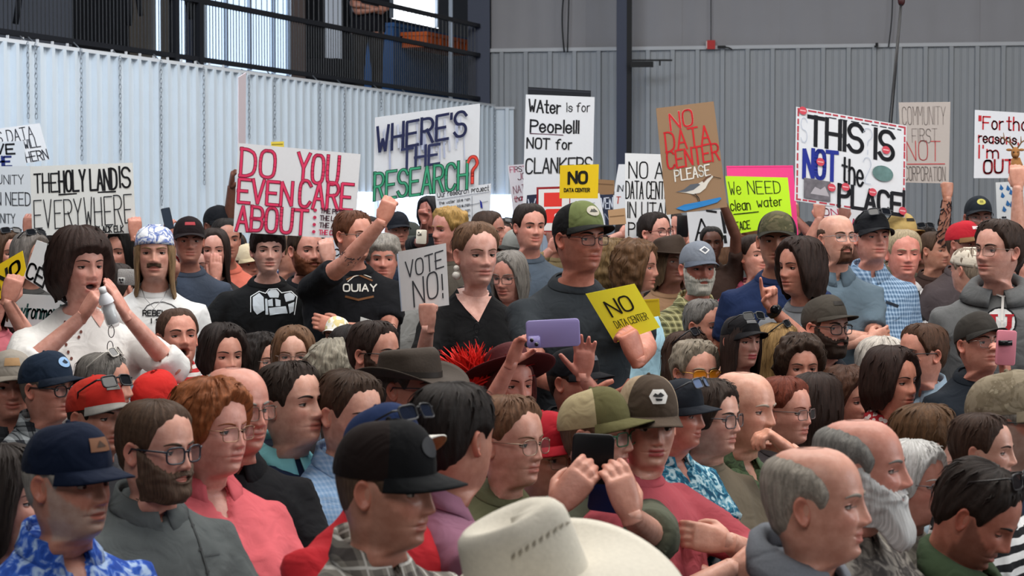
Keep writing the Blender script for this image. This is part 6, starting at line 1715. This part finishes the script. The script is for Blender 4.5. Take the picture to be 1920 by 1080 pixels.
# fillers seen between shoulders
p = Person('dark haired person between the hot pink board and the bald man', 1516, 452, 62, 10, skin='#b07864', shirt=c('#8a2a34'), hair='short', haircol='#1e1614', vol=.010, head='cap')
p.cap('#17181c', tilt=0)
p = Person('person behind the bald man raising the pink lettered sign', 1552, 446, 60, 10, skin='#c48a74', shirt=c('#5a5a56'), hair='short', haircol='#2a201a', vol=.010, rarm=dict(at=(1536, 410), dz=-.2, hand='fist', palm=(0, .9, 0), fing=(0, 0, 1), pole=(-.5, 0, -1)), larm=dict(at=(1582, 412), dz=-.8, hand='grip', palm=(0, .9, 0), fing=(.1, 0, 1), pole=(.7, 0, -1)), d=12.4)
p = Person('person behind the neon sign gripping its edge', 1478, 430, 60, 0, skin='#b07864', shirt=c('#3a3a3e'), hair='short', haircol='#2a201a', vol=.010, larm=dict(at=(1492, 410), dz=-.2, hand='grip', palm=(-.6, .8, 0), fing=(-.1, 0, 1), pole=(1, 0, -1)), d=12.9)
p = Person('person behind the bird sign gripping its right side', 1334, 456, 58, 0, skin=SKD, shirt=c('#3a2a24'), hair='short', haircol='#15100e', vol=.010, larm=dict(at=(1350, 368), dz=-.25, hand='grip', palm=(-.6, .8, 0), fing=(.0, 0, 1), pole=(1, 0, -.6)), d=11.6)
p = Person('person behind the research sign in dark blue', 690, 440, 64, 20, skin='#b07864', shirt=c('#1c2434'), hair='short', haircol='#1e1614', vol=.010, d=11.9)
p = Person('person at the right edge in red and brown print', 1922, 516, 74, 20, skin='#c48a74', shirt=c('#8a2a34', 'print', '#c8a89a', '#3a2020'), hair='short', haircol='#1e1614', vol=.010, d=10.4)
for k, (x, y, h, yw, col_, lb) in enumerate(((110, 462, 66, 30, '#33363c', 'dark haired person far behind the holy land sign'), (440, 470, 60, 0, '#4a6a90', 'dark haired person far behind in a blue shirt beside the pink sign'), (620, 470, 62, 20, '#6a6a70', 'person far behind between the two black tees'),
                                            (880, 452, 60, 30, '#26282c', 'person far behind in dark clothes before the bright panels'), (1120, 470, 62, 20, '#3a3c40', 'person far behind the olive cap in dark clothes'), (1640, 462, 60, 10, '#4a4c50', 'person far behind the checked shirt'),
                                            (1850, 470, 60, 0, '#44464c', 'person far behind the grey hooded sweatshirt'), (170, 462, 62, 10, '#5a4a44', 'brown haired person far behind the white blouse'), (1290, 446, 58, 0, '#4a4038', 'person far behind the grey cap near the bird sign'), (1395, 462, 58, 15, '#33363c', 'person far behind below the neon sign'))):
    Person(lb, x, y, h, yw, skin=SK3, shirt=c(col_), hair='short', haircol=('#231a16', '#3a2a20', '#2a201c')[k % 3], vol=.012)
# onlooker on the platform
p = Person('onlooker in dark clothes standing with folded arms on the platform', 690, -58, 36.2, 20, skin='#a8745c', shirt=c('#17181e'), hair='short', haircol='#2a201a', vol=.010, rarm='cross', larm='cross', z0=2.95, group='platform onlookers', seated=False, w=1.1, trousers='#2a2828')
bake_pending()
# ------------------------------------------------------------------ prints, props, phones
def on_shirt(p, name, polys, mat=None, col='#e8e8e8', ob=None):
    """polys: list of (pixel polygon); projects the print onto the cloth of person p"""
    me = (ob or p.shirt).data; off = np.array(p.root.location)
    bv = BVHTree.FromPolygons([Vector(v.co) + Vector(off) for v in me.vertices], [tuple(f.vertices) for f in me.polygons])
    O = Vector((0, 0, CAMZ)); mb = MB()
    for poly in polys:
        vs_ = []
        for (x, y) in poly:
            d_ = Vector(PX(x, y, 10.0)) - O; h = bv.ray_cast(O, d_.normalized())
            if h[0] is None: vs_ = None; break
            vs_.append(np.array(h[0] - d_.normalized() * .004))
        if vs_: mb.add(vs_, [tuple(range(len(vs_)))])
    if mb.n: return mb.build(name, mat or plain(col, .8), ob or p.root, p.base, smooth=False)
def stroke_px(txt, x0, y0, x1, y1, w, tilt=0.0, arc=0.0):
    pl, wid = text_lines(txt); out = []
    for q in pl:
        t_ = q[:, 0] / wid
        P = np.stack([x0 + (x1 - x0) * t_, y1 - (y1 - y0) * q[:, 1] / 6 + tilt * t_ - arc * np.sin(t_ * 3.14)], -1)
        for a, b in zip(P[:-1], P[1:]):
            t = unit(b - a); n = np.array([-t[1], t[0]]) * w / 2; k = w * .25
            out.append([a - t * k + n, b + t * k + n, b + t * k - n, a - t * k - n])
    return out
def path_px(pts, w):
    out = []; P = np.array(pts, float)
    for a, b in zip(P[:-1], P[1:]):
        t = unit(b - a); n = np.array([-t[1], t[0]]) * w / 2; k = w * .2; m = max(1, int(np.linalg.norm(b - a) / 8))
        for i in range(m):
            s0, s1 = a + (b - a) * i / m, a + (b - a) * (i + 1) / m; out.append([s0 - t * k + n, s1 + t * k + n, s1 + t * k - n, s0 - t * k - n])
    return out
def scan_px(poly, rows=12, cols=7):
    P = np.array(poly, float); y0, y1 = P[:, 1].min(), P[:, 1].max(); out = []; spans = []
    for y in np.linspace(y0 + .01, y1 - .01, rows + 1):
        xs = []
        for a, b in zip(P, np.roll(P, -1, 0)):
            if (a[1] - y) * (b[1] - y) <= 0 and a[1] != b[1]: xs.append(a[0] + (b[0] - a[0]) * (y - a[1]) / (b[1] - a[1]))
        spans.append((min(xs), max(xs), y))
    for (l0, r0, ya), (l1, r1, yb) in zip(spans[:-1], spans[1:]):
        for k in range(cols):
            a, b = k / cols, (k + 1) / cols; out.append([(l0 + (r0 - l0) * a, ya), (l0 + (r0 - l0) * b, ya), (l1 + (r1 - l1) * b, yb), (l1 + (r1 - l1) * a, yb)])
    return out
def blob(pts): return [[tuple(q) for q in pts]]
# bandana man's tee
on_shirt(TEE1, 'shirt_print', stroke_px('REBELLION', 268, 582, 340, 592, 2.2) + stroke_px('IS', 284, 597, 318, 606, 2.0) + path_px([(268, 584), (276, 573), (290, 567), (306, 566), (322, 571), (334, 580)], 1.3), col='#1a1a1e')
t_ = MB(); nk = [TEE1.hw(q) for q in ((-.055, .035, -.15), (-.04, .085, -.19), (0, .112, -.235), (.04, .085, -.19), (.055, .035, -.15))]
t_.tube(nk, .0016, 5); t_.sphere(nk[2] + (0, -.004, -.006), .006, 8, 6); t_.build('necklace', plain('#8a8a8c', .3, .9), TEE1.root, TEE1.base)
# engine drawing on the black tee
E = []
for cx in (492, 541):
    for r, sg in ((19, 1),):
        E += [[(cx + (q0) * 1.0, 578 - 16) for q0 in (-9, 0, 9)] + [(cx + 12, 590), (cx - 12, 590)]]
eng = [[(474, 556), (486, 549), (494, 552), (496, 588), (482, 590), (474, 580)], [(500, 548), (508, 543), (518, 543), (524, 550), (522, 558), (506, 558)], [(502, 562), (511, 560), (512, 574), (503, 574)], [(516, 560), (526, 562), (526, 574), (517, 574)],
       [(504, 577), (536, 574), (540, 590), (506, 591)], [(532, 552), (544, 548), (554, 554), (550, 564), (536, 566)], [(540, 569), (552, 566), (550, 586), (543, 588)], [(497, 560), (501, 560), (503, 590), (498, 590)]]
on_shirt(TEE2, 'shirt_print', sum([scan_px(q, 5, 3) for q in eng], []), col='#b8c0c8')
on_shirt(TEE2, 'shirt_print', path_px([(470, 585), (470, 556), (486, 546), (498, 550), (504, 542), (520, 541), (528, 549), (546, 546), (557, 556), (552, 590)], 1.4), col='#d8dce0')
on_shirt(TEE3, 'shirt_print', stroke_px('OUIAY', 644, 533, 706, 546, 2.6) + path_px([(652, 528), (664, 518), (680, 514), (696, 520)], 1.5), col='#c8c4bc')
on_shirt(TEE3, 'shirt_print', path_px([(650, 524), (672, 515), (698, 526)], 3) + path_px([(648, 556), (672, 562), (700, 556)], 4), col='#6a4426')
on_shirt(TEE4, 'shirt_print', scan_px([(562, 580), (606, 570), (600, 586), (580, 596)], 5, 4), col='#5a6470')
# hoodie emblem: white ring, red letter
def ring_px(cx, cy, rx, ry, w): 
    t = np.linspace(0, 2 * math.pi, 25); return path_px(np.stack([cx + rx * np.cos(t), cy + ry * np.sin(t)], -1), w)
def disc_px(cx, cy, rx, ry, rings=3):
    out = []
    for k in range(rings):
        for i in range(16):
            a, b = 2 * math.pi * i / 16, 2 * math.pi * (i + 1) / 16; r0, r1 = k / rings, (k + 1) / rings
            out.append([(cx + rx * r0 * math.cos(a), cy + ry * r0 * math.sin(a)), (cx + rx * r1 * math.cos(a), cy + ry * r1 * math.sin(a)), (cx + rx * r1 * math.cos(b), cy + ry * r1 * math.sin(b)), (cx + rx * r0 * math.cos(b), cy + ry * r0 * math.sin(b))])
    return out
on_shirt(HOOD, 'emblem_disc', disc_px(1876, 604, 28, 26), col='#dcdcdc')
on_shirt(HOOD, 'emblem_ring', ring_px(1876, 604, 29, 27, 3.5), col='#17171a')
def nudge(o, k):    # lift a print layer towards the viewer so that layers do not touch
    if o: o.location = Vector(o.location) + Vector((0, -k, 0))
nudge(on_shirt(HOOD, 'emblem_letter', path_px([(1862, 592), (1863, 612), (1870, 622), (1884, 622), (1892, 612), (1893, 592)], 9) + path_px([(1855, 591), (1870, 591)], 4) + path_px([(1885, 591), (1900, 591)], 4), col='#a8202c'), .003)
nudge(on_shirt(HOOD, 'drawstring', path_px([(1868, 552), (1880, 556)], 3) + path_px([(1880, 556), (1878, 600), (1880, 632)], 5) + path_px([(1896, 552), (1880, 556)], 3), col='#d8d4d0'), .006)
on_shirt(GREY, 'placket', path_px([(352, 960), (372, 1010), (392, 1078)], 3.0), col='#3c4041')
on_shirt(GREY, 'pocket_flap', path_px([(385, 1042), (412, 1038)], 2.5), col='#44484a')
for y_ in (985, 1030, 1072): on_shirt(GREY, 'button', disc_px(362 + (y_ - 985) * .32, y_, 3.2, 3.2, 1), col='#2c2e30')
on_shirt(POLO, 'stitched_emblem', scan_px([(546, 900), (553, 898), (556, 908), (549, 912)], 3, 2), col='#dfe4ea')
for k in range(9):
    x_, y_ = 958 + k * 13, 1040 - k * 8
    on_shirt(WH, 'vent_hole', scan_px([(x_, y_), (x_ + 7, y_ - 5), (x_ + 8, y_ + 5), (x_ + 1, y_ + 10)], 2, 2), col='#8f887a', ob=[o for o in WH.root.children if o.name.startswith('western_hat')][0])
# backpack straps and breast pocket
on_shirt(STRAP, 'backpack_strap', [[(1722, 520), (1738, 528), (1746, 548), (1730, 548)], [(1730, 548), (1746, 548), (1752, 585), (1738, 585)]], col='#7a1f28')
on_shirt(STRAP, 'strap_webbing', path_px([(1716, 522), (1724, 560), (1732, 600)], 6), col='#141417')
on_shirt(CHECK, 'breast_pocket', path_px([(1662, 566), (1684, 574)], 5), col='#1c2430')
# blouse: lace holes on the sleeves
lace = []
rg = random.Random(5)
for (x, y) in [(130, 612), (122, 604), (140, 622), (148, 632), (112, 618), (118, 632), (124, 646), (128, 660), (134, 672), (126, 676), (108, 626), (144, 612), (152, 622), (136, 604)]:
    lace += disc_px(x, y, 2.6, 3.2, 1)
for (x, y) in [(296, 618), (290, 630), (300, 640), (310, 652), (306, 664), (286, 642), (276, 648), (316, 640), (296, 668), (282, 660), (304, 628), (290, 652), (314, 664), (300, 676)]:
    lace += disc_px(x, y, 2.6, 3.2, 1)
h_ = len(lace) // 2
for lt in (on_shirt(BLOUSE, 'lace_trim', lace[:h_], col='#6a3c34'), on_shirt(BLOUSE, 'lace_trim', lace[h_:], col='#6a3c34')):
    if lt: lt['kind'] = 'stuff'
def neck(p, poly):
    o = on_shirt(p, 'neck_opening', scan_px(poly, 14, 10), mat=skin_mat())
    if o:
        ca = o.data.color_attributes['Col']; n = len(o.data.vertices); ca.data.foreach_set('color', np.tile([*p.sk, 1.0], n))
        o.data.polygons.foreach_set('use_smooth', np.ones(len(o.data.polygons), dtype=bool))
neck(BLOUSE, [(152, 566), (176, 560), (206, 562), (200, 590), (188, 614), (172, 592)])
neck(VOTE, [(850, 540), (880, 536), (912, 536), (926, 548), (912, 574), (897, 604), (874, 580), (858, 560)])
# black glasses hung on two necklines
def hung(p, px, py, d, s, label_name, col='#2a2a2e', dark=.3):
    o = PX(px, py, d); mb = MB(); t = np.linspace(0, 2 * math.pi, 16)
    for k in (-1, 1): mb.tube([o + s * np.array([.010 * math.cos(q) + .002 * k, -.004, .020 * math.sin(q) + .026 * k]) for q in t], .0016 * s, 5, cap=False)
    mb.tube([o + s * np.array([.004, 0, .046]), o + s * np.array([-.02, .01, .07])], .0016 * s, 5); mb.build(label_name, plain(col, .3), p.root, p.base)
hung(BLOUSE, 208, 636, BLOUSE.d - .30, 1.0, 'hung_glasses', '#3a3230')
hung(VOTE, 893, 628, VOTE.d - .17, 1.0, 'hung_sunglasses', '#15161a')
for sg in (-1,):
    m = MB(); e0 = VOTE.hw([.082, .0, -.05]); m.sphere(e0, .012, 10, 8); m.sphere(e0 + (0, 0, -.028), .017, 10, 8); m.build('earring', plain('#d8d4cc', .3), VOTE.root, VOTE.base)
# hair lock over the brunette, red feathers on the hat
m = MB(); rg = random.Random(3)
ctr = PX(884, 718, FEATHER.d + .02)
for k in range(620):
    an = rg.uniform(.35, 2.75); ln = rg.uniform(.07, .15); dv = np.array([math.cos(an) * 1.15, rg.uniform(-.5, .5), math.sin(an)]); st0 = ctr + np.array([rg.uniform(-.03, .05), rg.uniform(-.03, .03), rg.uniform(-.03, .02)])
    pts = [st0 + dv * ln * q + np.array([.02 * q * q * math.cos(an), 0, -.02 * q * q]) for q in (0, .35, .7, 1)]
    m.tube(pts, (.004, .0085, .0065, .001), 4, cap=False, flat=.4)
m.build('hat_feathers', plain('#d8241c', .7, var=.3, bscale=40), FEATHER.root, FEATHER.base)

def hang_frame(c0, c1, c2, c3): pass
def phone(label, px, py, d, w, h, roll, col, screen='#0c0d10', facing='back', yaw=0.0, cams=2, tilt=0):
    """phone standing at the pixel; facing 'back' shows its case to the camera"""
    o = PX(px, py, d); mb = MB(); n = 6; r = min(w, h) * .14; t = .009
    pts = []
    for (sx, sz, a0) in ((1, 1, 0), (-1, 1, 90), (-1, -1, 180), (1, -1, 270)):
        for k in range(n):
            a = math.radians(a0 + 90 * k / (n - 1)); pts.append((sx * (w / 2 - r) + r * math.cos(a), sz * (h / 2 - r) + r * math.sin(a)))
    pts = np.array(pts); q = math.radians(roll); R2 = np.array([[math.cos(q), -math.sin(q)], [math.sin(q), math.cos(q)]])
    yw = math.radians(yaw); tl = math.radians(tilt)
    def tf(p2, y):
        p2 = np.atleast_2d(p2) @ R2.T; v = np.stack([p2[:, 0], np.full(len(p2), y), p2[:, 1]], -1)
        Ry = np.array([[math.cos(yw), -math.sin(yw), 0], [math.sin(yw), math.cos(yw), 0], [0, 0, 1]]); Rt = np.array([[1, 0, 0], [0, math.cos(tl), -math.sin(tl)], [0, math.sin(tl), math.cos(tl)]])
        return v @ Rt.T @ Ry.T + o
    N = len(pts); f, b = tf(pts, -t / 2), tf(pts, t / 2); f2, b2 = tf(pts * .97, -t / 2 - .001), tf(pts * .97, t / 2 + .001)
    mb.grid(np.array([f2, f, b, b2]), True, cap=True)
    e = mb.build('phone', plain(col, .4), None, o); e.location = o; tag(e, label, 'phone', 'phones held up in the crowd')
    if facing == 'back' and cams:
        cx, cz = (-w / 2 + .019 * w / .15 * 1.1, -h / 2 + .019 * 1.0) if w > h else (-w / 2 + .02, h / 2 - .022)
        k = min(w, h) / .075
        sq = np.array([(-1, -.8), (-.8, -1), (.8, -1), (1, -.8), (1, .8), (.8, 1), (-.8, 1), (-1, .8)]) * .0165 * k + (cx, cz)
        m = MB(); m.grid(np.array([tf(sq, -t / 2 - .0035), tf(sq, -t / 2)]), True, cap=True); ci = m.build('camera_bump', plain(col, .3), e, o)
        for (dx, dz) in ((-.006, .006), (.006, -.006)) if cams == 2 else ((-.006, 0.006), (.006, .006), (0, -.006)):
            a = np.linspace(0, 2 * math.pi, 14, endpoint=False); ring = np.stack([.0055 * k * np.cos(a), .0055 * k * np.sin(a)], -1) + (cx + dx * k, cz + dz * k)
            m = MB(); m.grid(np.array([tf(ring, -t / 2 - .005), tf(ring, -t / 2 - .003)]), True, cap=True); m.build('lens', plain('#0b0c10', .1, spec=.8), ci, o)
    if facing == 'screen':
        m = MB(); s2 = pts * np.array([.94, .95]); v = tf(s2, -t / 2 - .0018); m.add(v, [tuple(range(N))]); m.build('screen', plain(screen, .15, emit=.25 if screen != '#0c0d10' else 0), e, o)
    return e
phone('lilac phone in landscape held by the person with red feathers', 1037, 625, FEATHER.d - .34, .165, .085, 3, '#9a90c8')
phone('tall black phone held up in front of the olive khaki cap', 1111, 860, PHONE1.d - .60, .105, .125, -3, '#0e0f12', cams=0)
e = phone('glossy dark blue phone held below the black phone', 1136, 930, PHONE1.d - .57, .085, .080, -8, '#16255a', cams=0)
phone('pink phone with a black camera bar lifted beside the dark grey cap', 1886, 652, PHONE3.d - .30, .070, .125, -3, '#e08a9a', cams=0)
o = bpy.data.objects['phone.003']; m = MB(); m.box(PX(1885, 643, PHONE3.d - .312), (.048, .008, .018)); m.build('camera_bar', plain('#17171a', .2), o, np.array(o.location))
phone('phone with a lit screen held beside the red cap', 240, 735, PHONE2.d - .05, .10, .05, -2, '#15161a', screen='#8fb4c8', facing='screen')
phone('dark phone raised against the white ribbed wall', 314, 410, 11.6, .052, .125, 12, '#15171e', screen='#2c3440', facing='screen')
phone('black phone gripped by a raised hand near the bird sign', 1280, 424, PH5.d - .45, .075, .14, -2, '#101114', cams=0)
phone('small phone in a patterned case near the grey cap', 790, 444, 12.1, .062, .085, -3, '#d8d0c0')
gl_ = phone('phone in a silver glitter case behind the white blouse', 249, 520, 9.0, .135, .072, -2, '#9a9896', cams=3)
gl_.data.materials[0] = plain('#a8a6a4', .25, .6, bump=.8, bscale=400, var=.5)
# water bottle in the hand of the woman in white
a, b = PX(193, 545, BLOUSE.d - .33), PX(214, 612, BLOUSE.d - .30); ax = b - a; L = np.linalg.norm(ax); ax /= L
prof = [(0, .012), (.05, .013), (.12, .020), (.22, .030), (.30, .033), (.38, .029), (.46, .033), (.62, .030), (.70, .033), (.9, .032), (1.0, .024)]
m = MB(); m.tube([a + ax * L * t_ for t_, _ in prof], [r * .74 for _, r in prof], 18)
bm_, nt, bb, N_, L_ = nodes('clear_plastic'); bb.inputs['Base Color'].default_value = (.85, .88, .9, 1); bb.inputs['Roughness'].default_value = .08; bb.inputs['Alpha'].default_value = .45; bb.inputs['Specular IOR Level'].default_value = .9
bot = m.build('water_bottle', bm_, None, b); bot.location = b; tag(bot, 'clear plastic water bottle held upside down by the woman in white', 'bottle')
m = MB(); m.tube([a - ax * .012, a + ax * .010], .012, 14); m.build('bottle_cap', plain('#e6e6e8', .4), bot, b)
m = MB(); m.tube([a + ax * L * .05, a + ax * L * .22, a + ax * L * .34], (.0108, .0232, .0254), 18, cap=False); m.build('label_band', plain('#e2e4ea', .5), bot, b)
m = MB(); m.tube([a + ax * L * .42, a + ax * L * .9], (.0195, .021), 14); m.build('water', plain('#c8ccd0', .1, spec=.8, bump=.9, bscale=60), bot, b)
# wrist watches
def watch(p, sg, name='wrist_watch', col='#15161a', k=.93):
    S_, E_, T_, fd = p.armpath[sg]; c0 = E_ + (T_ - E_) * k; ax = unit(T_ - E_); m = MB(); m.tube([c0 - ax * .012, c0 + ax * .012], .032, 16); o = m.build(name, plain(col, .5), p.root, p.base)
    m = MB(); m.sphere(c0 + np.array([0, -.033, .006]), (.02, .007, .02), 12, 8); m.build('watch_face', plain('#0c0d10', .15), o, p.base)
watch(POINT, -1); watch(TEE3, -1); 
# tattoo sleeves
def tattoo(p, sg, k0, k1, n, col='#2c2a30', seed=1):
    S_, E_, T_, fd = p.armpath[sg]; rg = random.Random(seed); mb = MB()
    ax = unit(T_ - E_); u = unit(np.cross(ax, [0, 1, 0])); v = np.cross(ax, u)
    for _ in range(n):
        t0 = rg.uniform(k0, k1); an = rg.uniform(0, 6.28); pts = []
        for q in range(5):
            tt = t0 + q * .03; an += rg.uniform(-.25, .5); r = np.interp(tt, [0, .1, .45, 1], [.040, .042, .037, .0265]) * p.k + .0012
            pts.append(E_ + (T_ - E_) * tt + r * (math.cos(an) * u + math.sin(an) * v))
        mb.tube(pts, .0045, 4, cap=False, flat=.3)
    mb.build('tattoo', plain(col, .6), p.root, p.base)
tattoo(TATTOO, -1, .0, .86, 70); tattoo(TEE3, 1, .02, .25, 16, '#3a3a42', 4)
# toy deer in the raised hand
o = PX(1907, 330, 11.3); m = MB(); dk_ = plain('#9a6a3c', .8, bump=.3, bscale=150)
m.tube([o + (.0, 0, -.06), o + (.0, 0, .0), o + (-.005, -.005, .06), o + (-.01, -.01, .10)], (.035, .045, .034, .022), 14)
deer = m.build('toy_deer', dk_, None, o + np.array([0, 0, -.06])); dl = o + np.array([0, 0, -.06]); deer.location = dl
tag(deer, 'small brown toy deer with antlers held up at the right edge', 'toy')
m = MB(); m.sphere(o + (-.014, -.014, .128), (.024, .026, .034), 14, 10); m.sphere(o + (-.018, -.036, .114), (.013, .018, .014), 12, 8); hd = m.build('head', dk_, deer, dl)
for sg in (-1, 1):
    m = MB(); m.sphere(o + (-.014 + sg * .034, -.01, .145), (.018, .006, .008), 8, 6); m.build('ear', dk_, hd, dl)
    m = MB(); b0 = o + np.array([-.014 + sg * .012, -.012, .155]); m.tube([b0, b0 + (sg * .02, 0, .03), b0 + (sg * .05, 0, .05), b0 + (sg * .055, 0, .085)], (.005, .0045, .004, .002), 6); m.tube([b0 + (sg * .02, 0, .03), b0 + (sg * .018, 0, .065)], (.004, .002), 6); m.tube([b0 + (sg * .045, 0, .048), b0 + (sg * .075, 0, .065)], (.004, .002), 6); m.build('antler', plain('#7a5a3c', .7), hd, dl)
    m = MB(); m.sphere(o + (-.018 + sg * .011, -.036, .132), .0042, 8, 6); m.build('eye', plain('#0c0a0a', .2), hd, dl)
# tall black pole behind the place sign
a, b = PX(1667, 260, 11.6), PX(1690, 2, 11.9); m = MB(); m.tube([np.array([a[0] - .18, a[1] - .1, .0]), a, b], (.013, .011, .008), 8)
o = m.build('boom_pole', plain('#121216', .4), None, (a[0] - .18, a[1] - .1, 0)); o.location = (a[0] - .18, a[1] - .1, 0); tag(o, 'tall thin black pole rising behind the place sign', 'pole')
m = MB(); m.sphere(b, (.022, .022, .03), 10, 8); m.build('tip', plain('#3a1a1c', .5), o, (a[0] - .18, a[1] - .1, 0))
